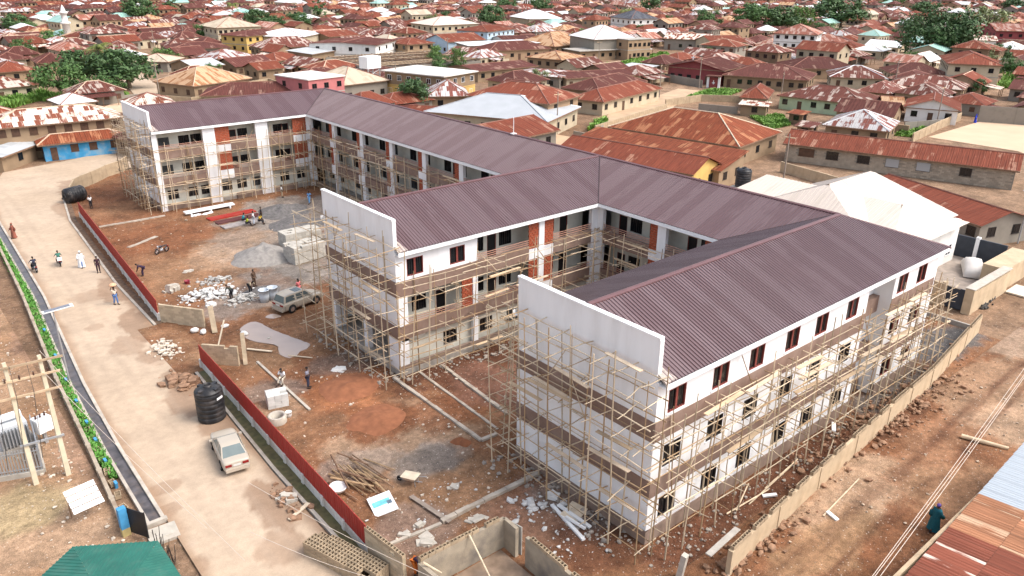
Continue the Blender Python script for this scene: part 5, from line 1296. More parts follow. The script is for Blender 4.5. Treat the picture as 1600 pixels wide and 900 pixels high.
tree('bush', 'dark bush in the wood, at its left end', (317.61,233.79), 1.8, .2, 1.7)
tree('spread', 'tall greyish tree of the wood, second from its left end', (336.01,221.51), 2.0, 1.2, 1.6)
tree('round', 'large dark tree of the wood, just left of the bright one', (348.30,213.30), 2.1, 2.2, 1.4)
tree('bright', 'bright green tree in the wood at upper right', (362.99,208.62), 1.6, .2, 1.7)
tree('round', 'wide dark crowned tree right of the bright green one', (413.52,214.14), 3.1, .9, 1.7)
tree('bush', 'dark undergrowth tree below the wide crowned one', (350.92,187.34), 1.7, .4, .9)
tree('great', 'great round tree rising over the parked white cars', (274.82,100.99), 1.12, .6, 1.0)
tree('round', 'dark tree half hidden left of the great round tree', (332.32,134.95), 1.4, 1.6, 1.25)
tree('pale', 'pale yellowish tree right of the great round tree', (435.22,145.07), 2.0, .3, 1.55)
tree('round', 'dark tree at the top edge above the great round tree', (566.64,232.00), 2.2, .8, 1.1)
tree('bush', 'small dark green tree at the top left among roofs', (22.97,301.56), .9, .3, .9)
tree('round', 'green tree at the right edge of the top row', (686.14,215.94), 2.2, .8, 1.2)
tree('spread', 'tree at the top edge, left of the great round one', (654.15,301.53), 2.4, .8, 1.2)
tree('bush', 'bushy green shrub in the yard with the dark red roof', (109.54,174.32), .8, .3, .9)
tree('bright', 'young papaya-like tree right of the bushy shrub', (113.53,171.39), .55, .9, 1.1)
tree('bright', 'light green tree within the roofless compound', (117.42,187.87), .8, 1.9, 1.0)
tree('pale', 'pale dusty bush against the low stone walled house', (115.23,137.25), .6, .9, .6)
tree('bush', 'dark shrub behind the villa at the right edge', (248.78,68.16), .9, .9, .9)
tree('tall', 'small dark tree beside the hotel-like house', (110.58,337.10), 1.1, .9, .8)
tree('round', 'small dark tree at the far left skyline', (41.69,417.99), 1.3, .9, .9)
def palm(label, p, h, s, seed):
    r = random.Random(seed); root = empty('palm_tree', (*p, 0), 0, label, 'palm tree'); mb = MB()
    mb.tube([(0,0,-.2),(.2,0,h*.5),(.5,.1,h)], [.26,.2,.16], 8); mb.build('trunk', bark, root)
    for k in range(17):
        a = k*2.4+r.uniform(-.2,.2); el = r.uniform(-.15, 1.15); L = s*r.uniform(.85,1.1); mb = MB(); prev = None; d = Vector((math.cos(a), math.sin(a), 0)); sd = Vector((-d.y, d.x, 0))
        for i in range(9):
            t = i/8; c = Vector((.5,.1,h))+d*(L*t*math.cos(el*.6))+Vector((0,0,L*(math.sin(el)*t-.85*t*t))); w = s*.24*math.sin(math.pi*(.12+.86*t))
            if prev:
                pc, pw = prev
                for sg in (1, -1):                      # leaflets hang from the rib with gaps between
                    for q in (0, .5):
                        b0 = pc.lerp(c, q); b1 = pc.lerp(c, q+.32); tip = b0.lerp(b1, .5)+sd*sg*w+d*w*.5-Vector((0,0,w*.55)); mb.face([b0, b1, tip+d*.05, tip])
            prev = (c, w)
        mb.build('frond', LEAF['palm'], root)
    TREES.append((*p, 2))
palm('tall palm with yellowing fronds among the dark trees at the left', (25.27,211.77), 9.6, 5.2, 1)
palm('small palm at the top left, near the pale green roofs', (150.26,433.76), 9, 5, 2)
palm('palm at the top right of centre beside the slate roof', (308.64,282.71), 8, 6, 3)

# ---------------------------------------------------------------- the town: houses one can tell apart
rust_red = sheet_mat('rust_red', (.170,.046,.026), (.32,.17,.115), .03, (.8,2.4), .45)
rust_big = sheet_mat('rust_big', (.190,.050,.023), (.33,.14,.07), .10, (.8,3.0), .55)
rust_dark = sheet_mat('rust_dark', (.100,.034,.027), (.24,.14,.105), .04, (.8,2.4), .4)
rust_orange = sheet_mat('rust_orange', (.30,.14,.065), (.47,.30,.18), .38, (.8,2.6), .35)
rust_str = sheet_mat('rust_striped', (.185,.060,.035), (.60,.50,.42), .36, (.8,1.6), .4)
rust_str2 = sheet_mat('rust_striped_dark', (.135,.045,.033), (.42,.34,.29), .17, (.8,2.0), .4)
zinc_str = sheet_mat('zinc_striped', (.185,.065,.05), (.44,.42,.41), .36, (.8,1.8), .3)
zinc = sheet_mat('grey_zinc', (.38,.39,.39), (.46,.47,.47), .5, (.9,2.6), .08, .45, .08, (.25,.25,.25))
whiter = sheet_mat('white_roof', (.60,.60,.59), (.66,.66,.65), .5, (.9,3), .06, .5, .06, (.5,.48,.45), .25)
creamr = sheet_mat('cream_longspan', (.52,.445,.375), (.56,.48,.41), .5, (.9,40), .03, .5, .0, (.6,.5,.42), .2)
tanroof = sheet_mat('tan_longspan', (.38,.30,.21), (.46,.38,.28), .4, (.9,3), .1, .5, .1, (.3,.24,.18), .25)
greenr = sheet_mat('green_roof', (.22,.40,.34), (.30,.46,.40), .4, (.9,3), .1, .5, .1, (.15,.25,.2), .25)
slate = sheet_mat('dark_slate_sheet', (.045,.045,.055), (.09,.09,.10), .3, (.9,3), .2, .5, .1, (.02,.02,.02), .25)
salmon = sheet_mat('salmon_sheet', (.27,.10,.068), (.42,.27,.22), .25, (.8,2.4), .3)
wtan = mat('tan_render', (.285,.20,.125), .95, .15, .5, dirt=(.26,.18,.11), dirt_amt=.6, rnd=.12)
wcream = mat('cream_render', (.46,.385,.27), .95, .10, .5, dirt=(.38,.29,.19), dirt_amt=.55, rnd=.08)
wgrey = mat('grey_block_render', (.26,.23,.19), .95, .16, .6, dirt=(.16,.14,.12), dirt_amt=.65, rnd=.12)
wwhite = mat('white_render', (.72,.70,.66), .9, .06, .5, dirt=(.42,.38,.33), dirt_amt=.4, rnd=.05)
wpink = mat('pink_render', (.46,.16,.155), .9, .1, .5, dirt=(.32,.13,.12), dirt_amt=.4)
wyellow = mat('yellow_render', (.60,.40,.13), .9, .12, .5, dirt=(.36,.24,.10), dirt_amt=.5)
wmaroon = mat('maroon_render', (.24,.06,.06), .9, .1, .5)
wgreen = mat('pale_green_render', (.42,.52,.34), .9, .1, .5, dirt=(.3,.3,.2), dirt_amt=.4)
wblue = mat('pale_blue_render', (.45,.58,.68), .9, .1, .5)
wbrown = mat('brown_mud_render', (.24,.155,.095), .95, .18, .5, dirt=(.12,.085,.06), dirt_amt=.6, rnd=.15)
wpeach = mat('peach_render', (.34,.23,.145), .9, .12, .5, dirt=(.36,.22,.13), dirt_amt=.4)
shutter = mat('brown_shutter', (.10,.055,.035), .7, .3, 2)
capm = mat('pale_ridge_sheet', (.52,.38,.27), .7, .25, 1.2)
capd = mat('dull_ridge_sheet', (.24,.11,.08), .7, .25, 1.2)
def hw_mesh(w, h, m, mp):
    mb = MB(); t = .07
    mb.box(-w/2,-.05,0, -w/2+t,.03,h); mb.box(w/2-t,-.05,0, w/2,.03,h); mb.box(-w/2+t,-.05,h-t, w/2-t,.03,h); mb.box(-w/2-.06,-.08,-.06, w/2+.06,.03,0)
    g = MB(); g.box(-w/2+t,-.02,0, w/2-t,.02,h-t); g.box(-.03,-.04,.0, .03,-.02,h-t, 1)
    return mb.mesh('window', m), g.mesh('pane', [mp, m])
HW = {'dark': hw_mesh(1.25,1.15,frame_m,glass), 'shut': hw_mesh(1.2,1.2,shutter,shutter), 'tall': hw_mesh(1.0,1.5,shutter,glass), 'white': hw_mesh(1.3,1.2,white_metal,glass)}
hd_mb = MB(); hd_mb.box(-.5,-.06,0, .5,.03,2.1); HDOOR = hd_mb.mesh('door', shutter)
FOOT = []                                              # footprints, so that fillers keep off
def foot_add(cx, cy, l, d, a): FOOT.append((cx, cy, l/2, d/2, math.cos(a), math.sin(a)))
def foot_hit(x, y, r):
    for cx, cy, hl, hd, c, s in FOOT:
        dx, dy = x-cx, y-cy
        if abs(dx*c+dy*s) < hl+r and abs(-dx*s+dy*c) < hd+r: return True
    return False
def roof_planes(kind, l, d, he, rise, shed_hi=None):
    """planes in the house frame: x along the front, y away from the front; corner at 0,0"""
    if kind == 'hip':
        if l >= d:
            h = min(d/2, l/2-.3); r0, r1 = (h,d/2,he+rise), (l-h,d/2,he+rise)
            return [[(0,0,he),(l,0,he),r1,r0], [(l,0,he),(l,d,he),r1], [(l,d,he),(0,d,he),r0,r1], [(0,d,he),(0,0,he),r0]], [(r0,r1),(r0,(0,0,he)),(r0,(0,d,he)),(r1,(l,0,he)),(r1,(l,d,he))]
        h = l/2; r0, r1 = (l/2,h,he+rise), (l/2,d-h,he+rise)
        return [[(0,0,he),(l,0,he),r0], [(l,0,he),(l,d,he),r1,r0], [(l,d,he),(0,d,he),r1], [(0,d,he),(0,0,he),r0,r1]], [(r0,r1),(r0,(0,0,he)),(r0,(l,0,he)),(r1,(0,d,he)),(r1,(l,d,he))]
    if kind == 'gable':
        a, b = (0,d/2,he+rise), (l,d/2,he+rise); return [[(0,0,he),(l,0,he),b,a], [(l,d,he),(0,d,he),a,b]], [(a,b)]
    if kind == 'gableT':
        a, b = (l/2,0,he+rise), (l/2,d,he+rise); return [[(0,d,he),(0,0,he),a,b], [(l,0,he),(l,d,he),b,a]], [(a,b)]
    if kind == 'shed':
        return [[(0,0,he),(l,0,he),(l,d,he+rise),(0,d,he+rise)]], []
    return [], []
def house(label, A, B, d, he, rise, kind, rm, wm, oh=.55, storeys=1, win='dark', nf=None, ns=None, base=None, cap_m=capd, pitch=.36, cat='house', name='house', doors=1, porch=None, seed=0, lean=None):
    l, a = along(A, B); dx, dy = math.cos(a), math.sin(a)
    cx, cy = A[0]+dx*l/2-dy*d/2, A[1]+dy*l/2+dx*d/2
    foot_add(cx, cy, l, d, a)
    root = empty(name, (cx, cy, 0), a, label, cat); o = (-l/2, -d/2, 0); rnd = random.Random(label)
    T = lambda p: (p[0]+o[0], p[1]+o[1], p[2])
    pls, ridges = roof_planes(kind, l, d, he, rise)
    # walls, with gable heads where the roof has them
    w = MB(); x0, x1, y0, y1 = oh, l-oh, oh, d-oh; zt = he-.02
    k = rise/(d/2) if kind == 'gable' else (rise/(l/2) if kind == 'gableT' else 0)
    if kind == 'gable':
        P = [(y0,-.3),(y1,-.3),(y1,he+k*oh-.06),(d/2,he+rise-.08),(y0,he+k*oh-.06)]
        f0 = [T((x0,y,z)) for y, z in P]; f1 = [T((x1,y,z)) for y, z in P]
    elif kind == 'gableT':
        P = [(x0,-.3),(x1,-.3),(x1,he+k*oh-.06),(l/2,he+rise-.08),(x0,he+k*oh-.06)]
        f0 = [T((x,y1,z)) for x, z in P]; f1 = [T((x,y0,z)) for x, z in P]
    if kind in ('gable', 'gableT'):
        w.face(f0[::-1]); w.face(f1)
        for i in range(5): j = (i+1) % 5; w.face([f0[i], f0[j], f1[j], f1[i]])
    elif kind == 'shed':
        kk = rise/d; a_, b_ = he+kk*y0-.05, he+kk*y1-.05
        w.hexa([T((x0,y0,-.3)),T((x1,y0,-.3)),T((x1,y1,-.3)),T((x0,y1,-.3)),T((x0,y0,a_)),T((x1,y0,a_)),T((x1,y1,b_)),T((x0,y1,b_))])
    else:
        a_, b_ = T((x0,y0,-.3)), T((x1,y1,zt)); w.box(*a_, *b_)
    w.build('wall', wm, root)
    if base:                                            # a lower storey in another paint, 3 cm proud
        b_ = MB(); p, q = T((x0-.03,y0-.03,-.3)), T((x1+.03,y1+.03,base[1])); b_.box(*p, *q); b_.build('lower_wall', base[0], root)
    for p in pls:
        mb = MB(); ribbed(mb, [T(q) for q in p], pitch, .04, ((0,0),(.5,1))); mb.build('roof', rm, root)
    if kind == 'flat':
        s_ = MB(); p, q = T((0,0,he-.02)), T((l,d,he+.22)); s_.box(*p, *q); s_.build('roof_slab', rm, root)
    elif kind != 'none':
        e = MB(); t = .07                               # eaves boards
        hi = he+rise if kind == 'shed' else he
        for p, q in (((0,-t,0),(l,0,0)),):
            e.box(*T((0,-t,he-.20)), *T((l,0,he-.01)))
        if kind in ('hip','gableT'): e.box(*T((-t,0,he-.20)), *T((0,d,he-.01))); e.box(*T((l,0,he-.20)), *T((l+t,d,he-.01)))
        e.build('eaves_board', darkwood, root)
        if ridges:
            c = MB()
            for p, q in ridges:
                p, q = Vector(T(p))+Vector((0,0,.05)), Vector(T(q))+Vector((0,0,.05)); c.tube([p, q], .11, 5)
            c.build('ridge_cap', cap_m, root)
    fr, gl = HW[win]
    def wput(x, y, z, rz):
        ob = link('window', fr, root, T((x,y,z)), rz); link('pane', gl, ob)
    n_f = nf if nf is not None else max(1, int(l/3.4)); n_s = ns if ns is not None else max(1, int(d/4.2))
    sh = he/storeys
    for s in range(storeys):
        z = s*sh+ (1.15 if sh > 2.6 else .9)
        dk = rnd.randrange(n_f) if doors and s == 0 and n_f > 1 else -1
        for i in range(n_f):
            x = x0+(x1-x0)*(i+.5)/n_f+rnd.uniform(-.3,.3)
            if i == dk: link('door', HDOOR, root, T((x,y0,.02)), 0)
            else: wput(x, y0, z, 0)
        for i in range(n_s):
            y = y0+(y1-y0)*(i+.5)/n_s; wput(x1, y, z, R(90)); wput(x0, y, z, R(-90))
        if s:
            b_ = MB(); b_.box(*T((x0-.06,y0-.06,s*sh-.12)), *T((x1+.06,y1+.06,s*sh+.1))); b_.build('floor_band', concrete if not base else base[0], root)
    return root
H = house
# --- left
H('long tan two storey house under a roof striped rust and white, by the road bend', (-12.40,127.81), (8.26,126.40), 10, 5.4, 2.0, 'hip', rust_str, wtan, storeys=2, win='shut', nf=8, cap_m=capm)
H('low blue fronted porch house under an orange rust roof, at the road bend', (-6.51,123.35), (6.83,122.07), 4.6, 2.8, 1.2, 'hip', rust_big, mat('bright_blue_wall', (.05,.28,.52), .8, .2, .6, dirt=(.5,.35,.1), dirt_amt=.5), oh=.8, win='shut', nf=4, cap_m=capm)
H('small grey sheet lean-to at the left edge of the road bend', (-12.19,119.01), (-5.52,126.87), 4, 2.5, .5, 'shed', zinc, wtan, nf=1, ns=1)
H('bright white roofed house just behind the rust and white striped roof', (5.12,161.94), (12.56,162.49), 9, 3.2, 1.6, 'hip', whiter, wcream)
H('rust roofed square house behind the farthest gable of the school', (15.18,151.87), (24.96,150.49), 10, 3, 2.0, 'hip', rust_str, wtan)
H('rust and white roofed house at the left edge beside the spreading tree', (-2.17,196.00), (8.42,198.60), 11, 3, 2.0, 'hip', rust_str, wcream)
H('low red roofed house at the left edge above the spreading tree', (3.51,229.33), (13.91,230.27), 12, 3, 2.2, 'hip', rust_red, wtan)
H('dark rust roof with pale sheets, right of the low red roof at the left', (16.90,246.81), (26.09,246.28), 12, 3, 2.2, 'hip', rust_dark, wtan)
H('dull red roofed house at the far left, third row', (8.02,261.35), (17.36,261.03), 10, 3, 1.8, 'hip', rust_dark, wcream)
H('salmon roofed house left of the tall palm', (29.44,278.25), (39.34,279.10), 14, 3.2, 2.4, 'hip', salmon, wcream)
H('rust and pale striped roof behind the palm crown', (41.44,274.89), (52.56,272.38), 14, 3, 2.4, 'hip', rust_str2, wtan)
H('long dark brown roofed market shed with open front', (59.68,262.14), (79.82,258.96), 15, 3.2, 1.6, 'hip', rust_dark, wgrey, win='dark', nf=9)
H('pinkish zinc patched roof in front of the long dark market shed', (63.09,228.27), (76.79,232.32), 12, 3, 2.0, 'hip', zinc_str, wtan)
H('cream hip roofed house left of the big tree group', (48.09,228.37), (56.49,237.47), 12, 3, 1.8, 'hip', tanroof, wgrey)
H('pale grey gabled house behind the big orange roof', (47.74,204.71), (57.31,207.11), 13, 3.6, 1.6, 'gable', zinc, wtan)
H('big orange brown hipped roof beside the pale dirt road', (35.42,170.87), (52.38,176.75), 15, 3.4, 3.2, 'hip', rust_orange, wtan, cap_m=capm, win='shut')
H('low orange sheet house at the bend, below the big orange roof', (44.99,237.04), (51.47,238.91), 8, 2.8, 1.2, 'gable', rust_red, wcream)
H('long dark red roof right behind the rear wing ridge', (32.27,158.11), (53.14,147.16), 12, 3.0, 2.0, 'hip', rust_dark, wcream, cap_m=capd)
H('pink two storey house with a white flat roof', (51.42,143.36), (61.84,145.16), 13, 6.4, 0, 'flat', mat('white_slab', (.70,.66,.60), .9, .08, .6, dirt=(.4,.34,.28), dirt_amt=.4), wpink, oh=.3, storeys=2, nf=3, ns=2)
H('cream hipped house right of the pink one', (61.31,145.74), (75.40,147.68), 16, 4.2, 3.2, 'hip', tanroof, wgrey)
H('small rust gabled house with a tan gable end, mid left', (61.14,194.03), (69.89,194.93), 9, 3, 1.6, 'gable', rust_red, wtan)
H('rust roofed cream cottage right of the zinc patched roof', (74.66,211.32), (87.80,217.39), 11, 3, 1.8, 'hip', rust_red, wcream)
H('pale grey lean-to roof on posts left of the old white block', (87.34,212.71), (100.91,220.39), 10, 4.2, .8, 'shed', zinc, wtan)
H('yellow two storey house with a dull red flat hipped roof', (88.18,265.96), (111.90,274.89), 14, 6, 1.4, 'hip', rust_dark, wyellow, storeys=2, nf=7)
H('striped rust roof in front of the yellow two storey house', (86.57,248.66), (109.02,247.32), 14, 3.2, 3.0, 'hip', rust_str2, wtan)
H('white roofed hall right of the yellow two storey house', (106.56,257.63), (122.39,272.06), 22, 5.5, 2.4, 'hip', whiter, wcream)
H('two storey hotel-like house with a beige hipped roof at the top left', (91.84,303.64), (111.10,303.78), 20, 6.5, 3.6, 'hip', tanroof, wcream, storeys=2, nf=8)
H('old white two storey block with stained walls', (107.71,207.90), (124.89,221.93), 24, 6.2, .6, 'gable', rust_dark, wwhite, storeys=2, nf=3, ns=4)
H('rust roofed tan house behind the old white block', (119.98,263.46), (135.66,267.43), 14, 4.5, 1.6, 'gable', rust_red, wtan)
H('two storey house with flat white roof over yellow ground floor', (79.80,131.06), (92.88,134.76), 20, 6.2, 0, 'flat', mat('patchy_white_slab', (.66,.62,.56), .9, .1, .3, dirt=(.20,.17,.14), dirt_amt=.7, dirt_scale=.2), wtan, oh=.7, storeys=2, base=(wyellow, 2.9), nf=4, ns=6, win='white')
H('white streaked rust hipped roof behind the big grey roof', (71.42,125.84), (79.64,120.82), 12, 3.2, 2.8, 'hip', zinc_str, wtan)
H('low rust shed in the corner behind the spine ridge', (57.20,113.73), (62.05,106.34), 7, 2.8, 1.0, 'gable', rust_red, wtan)
H('rust gable roof nearest behind the long spine ridge', (48.77,77.36), (68.64,79.62), 13, 3.2, 1.9, 'gable', rust_red, wgrey)
H('two storey peach house under an orange rust hipped roof', (75.92,90.68), (89.09,94.97), 20, 5.6, 2.6, 'hip', rust_red, wpeach, storeys=2, nf=2, ns=4)
H('long cream walled house with a rust roof on the side street', (98.15,97.21), (125.33,103.35), 9, 3.0, 2.0, 'hip', rust_red, wcream, nf=7)
H('dark rust hipped roof behind the long cream walled house', (107.49,107.18), (131.00,112.96), 11, 3.2, 2.2, 'hip', rust_dark, wtan)
H('wide flat rust roof with a cream wall strip', (118.42,130.28), (139.29,124.67), 11, 3.0, 1.0, 'gable', rust_dark, wcream)
H('low stone walled house half white half rust roofed', (116.93,130.69), (130.20,135.94), 16, 3.4, .9, 'hip', zinc_str, wgrey)
H('orange and white hipped cottage at the green lot', (146.54,161.70), (161.05,165.13), 14, 3.2, 1.9, 'hip', rust_orange, wtan, ns=4)
H('two storey tan shell of a house with rows of small windows', (185.29,168.82), (196.28,167.50), 26, 6.8, 0, 'flat', concrete, wpeach, oh=.3, storeys=2, nf=5, ns=3)
H('lower balcony block in front of the tan shell', (169.40,176.85), (185.94,173.33), 11, 3.2, 0, 'flat', concrete, wtan, oh=1.0, nf=4)
H('white hipped roof rising behind the tan shell', (177.07,177.53), (193.91,172.31), 20, 6.8, 4.2, 'hip', whiter, wgrey)
H('broad orange rust hipped roof left of the tan shell', (174.93,195.41), (200.63,199.63), 20, 3.2, 4.2, 'hip', rust_orange, wtan)
H('maroon gabled prayer hall with white emblem behind a grey wall', (153.90,126.80), (158.23,109.03), 17, 4.2, 2.0, 'gableT', rust_dark, wmaroon, oh=1.0, nf=6, cat='hall')
H('wide brown hipped roof over tan walls in mid right', (157.58,109.27), (166.41,88.26), 16, 3.2, 2.8, 'hip', rust_dark, wtan, nf=8)
H('cream ended rust gable house left of the washing line', (128.44,83.38), (131.32,77.72), 14, 3.0, 2.0, 'hip', rust_red, wcream, ns=3)
H('long striped rust roof over a pale green wall with washing', (138.08,79.72), (141.26,60.26), 14, 3.0, 2.4, 'hip', rust_str2, wgreen, nf=6)
H('rusty sheet shack left of the washing line', (123.04,67.89), (123.28,63.86), 3.4, 2.2, .4, 'shed', rust_big, wbrown, nf=1, ns=1)
H('low dark shack near the left corner of the block house', (111.27,58.89), (112.06,55.01), 4.5, 2.2, .4, 'shed', rust_str2, wbrown, nf=1, ns=1)
H('small grey roofed hut beside the green lot and grey wall', (153.56,144.25), (154.26,133.93), 7, 2.6, .5, 'shed', zinc, wgrey, nf=2, ns=1)
H('small tan store with a striped sheet roof', (122.98,79.84), (125.48,73.67), 4, 2.4, .5, 'shed', rust_str, wtan, nf=1, ns=1)
H('silver and rust striped hipped roof behind the long block house', (112.81,53.84), (116.29,42.53), 12, 2.9, 2.6, 'hip', zinc_str, wtan, cap_m=mat('silver_ridge', (.6,.6,.6), .5, .1, 2))
# --- the big rust roofs right behind the school
H('biggest rust red hipped roof with pale ridges', (76.86,75.76), (81.11,50.40), 17, 3.4, 3.4, 'hip', rust_big, wtan, cap_m=mat('cream_ridge', (.62,.50,.36), .7, .2, 1.5), nf=6, ns=3)
H('long low rust sheet roof in front of the biggest hipped roof', (62.37,71.73), (66.77,43.56), 9, 2.9, 1.6, 'shed', rust_big, wtan, nf=5)
H('yellow ended house with a smooth rust roof, nearest the spine', (56.0,67.5), (60.2,43.5), 9, 3.4, 1.7, 'gable', rust_red, wyellow, nf=6)
crm = H('cream two storey house behind the nearest wing, under a wide cream hipped roof', (43.5,30.4), (43.5,8.3), 20, 4.9, 4.0, 'none', creamr, wwhite, oh=.7, nf=8, ns=5, cap_m=creamr, win='white')
H('long rust roof seen between cream roof and block house', (75.68,26.93), (69.06,8.83), 9, 2.8, 1.3, 'gable', rust_red, wgrey, nf=8)
H('large pale grey hipped roof behind the spine ridge', (58.9,108.9), (70.5,85.2), 19, 3.5, 3.0, 'hip', mat('pale_grey_longspan', (.37,.385,.40), .4, .07, .4, spec=.4), wcream, cap_m=grey_metal)
ci = crm.matrix_basis.inverted()
z4 = 4.9
def cplane(pts, nm='roof'):
    mb = MB(); ribbed(mb, [tuple(ci @ Vector(p)) for p in pts], .5, .025, ((0,0),(.9,0),(.95,1))); mb.build(nm, creamr, crm)
E1, E0 = (59.6,18.4,9.0), (50.0,18.4,9.0); M0, M1 = (52.85,27.6,7.8), (52.85,11.5,7.8)
cplane([(43.5,30.6,z4),(43.5,7.9,z4),M1,M0]); cplane([(43.5,7.9,z4),(62.2,7.9,z4),M1]); cplane([(62.2,7.9,z4),(62.2,30.6,z4),M0,M1]); cplane([(62.2,30.6,z4),(43.5,30.6,z4),M0])
cplane([(43.8,9.6,5.1),(63.4,9.6,5.1),E1,E0]); cplane([(63.4,9.6,5.1),(63.4,27.2,5.1),E1]); cplane([(63.4,27.2,5.1),(43.8,27.2,5.1),E0,E1]); cplane([(43.8,27.2,5.1),(43.8,9.6,5.1),E0])
# --- right
H('two storey cream villa with arched open balconies', (208.06,71.27), (214.50,59.21), 22, 6.4, 2.4, 'hip', rust_red, wcream, storeys=2, nf=3, ns=6)
H('striped rust hipped roof in front of the cream villa', (178.40,73.70), (183.05,56.20), 12, 3, 2.4, 'hip', rust_str2, wtan)
H('dark rust roof left of the cream villa', (201.97,83.89), (212.10,71.18), 13, 3, 2.4, 'hip', rust_dark, wcream)
H('rust roof with a white ridge right of the wide brown hip', (179.73,89.91), (187.84,77.43), 13, 3, 2.6, 'hip', rust_str2, wcream, cap_m=white)
H('white gable ended house with rust wings near the sand lot', (145.77,53.69), (149.89,43.51), 13, 3, 1.9, 'gableT', rust_red, wwhite, nf=3)
H('low rust roof left of the white gable ended house', (146.58,58.85), (149.23,54.70), 9, 2.8, 1.2, 'gable', rust_orange, wtan)
H('dark brown roof on posts, upper right of the wide brown hip', (188.09,107.02), (203.98,93.52), 15, 3, 2.6, 'hip', rust_dark, wtan)
H('rust porch roof at the right edge beside the villa', (195.68,50.83), (196.94,41.83), 10, 3, 1.8, 'gable', rust_dark, wgrey)
H('long cream house under a plain rust roof, upper middle right', (226.93,164.27), (241.20,157.65), 14, 4.2, 2.0, 'gable', rust_red, wcream, nf=4)
H('small cream house with a stepped rust gable', (221.03,141.00), (226.39,134.48), 12, 3.8, 1.4, 'gable', rust_red, wcream, nf=2)
H('three storey white and yellow house with a pink roof', (236.10,144.75), (242.29,130.33), 18, 8.5, 3.0, 'hip', salmon, wwhite, storeys=3, nf=5)
H('salmon hipped roof below the great round tree', (267.09,144.29), (280.41,135.07), 16, 3.4, 3.2, 'hip', salmon, wtan)
H('long grey block house with a rust and white roof', (227.08,187.89), (235.35,171.72), 15, 4.2, 1.8, 'gable', rust_str, wgrey, nf=4)
H('rust roof patched white, left of the parked white cars', (244.46,133.15), (254.54,120.45), 12, 2.9, 1.4, 'hip', zinc_str, wcream)
H('maroon two storey building at the upper right corner', (347.51,109.75), (359.48,93.56), 20, 7, 2.4, 'gable', salmon, wmaroon, storeys=2)
H('white walled compound house under the round tree', (321.27,111.99), (327.27,100.87), 14, 4.5, 1.4, 'gable', rust_str, wwhite)
H('blue and white two storey house with arched front, far middle', (174.04,233.41), (194.56,240.25), 16, 6, 1.8, 'hip', rust_red, wblue, storeys=2, nf=6, win='white')
H('white walled long house before the blue one', (174.82,224.72), (191.26,220.47), 12, 3.4, 1.2, 'gable', rust_dark, wwhite)
H('cream villa with arches and a cream hipped roof, far middle', (171.95,268.66), (196.42,267.09), 20, 6.5, 3.0, 'hip', creamr, wcream, storeys=2, nf=7)
H('white gable end of a rust roofed hall, middle distance', (145.54,220.86), (163.79,221.30), 15, 4.4, 2.2, 'gable', rust_red, wblue)
H('long white flat roof over open stalls, middle distance', (145.60,208.18), (175.24,202.77), 12, 4, .4, 'shed', whiter, wgrey, nf=8)
H('rust hipped roof with tan wall beside the open stalls', (144.01,194.91), (167.80,189.10), 13, 3.4, 2.4, 'hip', rust_dark, wpeach)
H('wide dark red roof above the yard with banana plants', (108.69,155.74), (131.77,155.75), 15, 3, 1.0, 'gable', rust_dark, wtan)
H('white square house with a dark slate hipped roof, top middle right', (279.41,251.95), (295.71,247.68), 20, 6.5, 3.6, 'hip', slate, wwhite, storeys=2)
H('white roofed church-like hall, top middle', (252.56,298.23), (271.70,292.45), 26, 5, 4.2, 'hip', whiter, wcream)
H('dark slate roof between old white block and tan houses', (124.79,236.67), (131.99,225.68), 14, 3.4, 2.2, 'hip', slate, wgrey)
H('tan two storey house with seven windows, middle distance', (123.06,213.48), (135.04,213.91), 14, 5.2, 1.6, 'hip', rust_red, wtan, storeys=2)

# long block house: every block of its near wall is real
bA, bB = (91.15,48.77), (101.38,15.82)
bh = H('long bare block house under a long plain rust roof', bA, bB, 9, 3.0, 1.7, 'gable', rust_red, wgrey, oh=.5, nf=0, ns=0, doors=0, cat='house')
l, a = along(bA, bB); blk = MB(); blk.box(-.275,-.05,0, .275,.02,.235); blm = blk.mesh('block', mat('bare_cement_block', (.34,.285,.22), .95, .16, 1.5, dirt=(.20,.17,.14), dirt_amt=.5, rnd=.22, bump=.3))
rest = MB(); cnt = 0; wins_b = [(.115, 2.6), (.235, 1.9), (.375, 1.9), (.50, 1.9), (.63, 1.9), (.80, 1.6)]
order = [(r, i) for r in range(12) for i in range(int((l-1)/.57))]
for r, i in sorted(order, key=lambda t: -t[1]):
    x = -l/2+.5+.29+i*.57+(.28 if r % 2 else 0); z = .02+r*.248
    if x > l/2-.75: continue
    if any(abs(x-(-l/2+f*l)) < w_/2+.2 and 1.05 < z < 2.5 for f, w_ in wins_b): continue
    if cnt < 300: link('block', blm, bh, (x, -4.5+.5, z)); cnt += 1
    else: rest.box(x-.275, -4.05, z, x+.275, -3.98, z+.235)
tag(rest.build('block_courses', MATS['bare_cement_block'], bh), kind='stuff')
for k, (f, w_) in enumerate(wins_b):
    ob = link('window', HW['shut' if k in (0,) else 'dark'][0], bh, (-l/2+f*l, -4.03, 1.2), 0); ob.scale = (w_/1.25,1,1.1); link('pane', HW['shut' if k == 0 else 'dark'][1], ob)
    if k in (3, 4): m_ = MB(); m_.box(-w_/2,-.09,.0, w_/2,-.06,1.3); m_.build('boarding', zinc, bh, False, (-l/2+f*l, -4.03, 1.2))

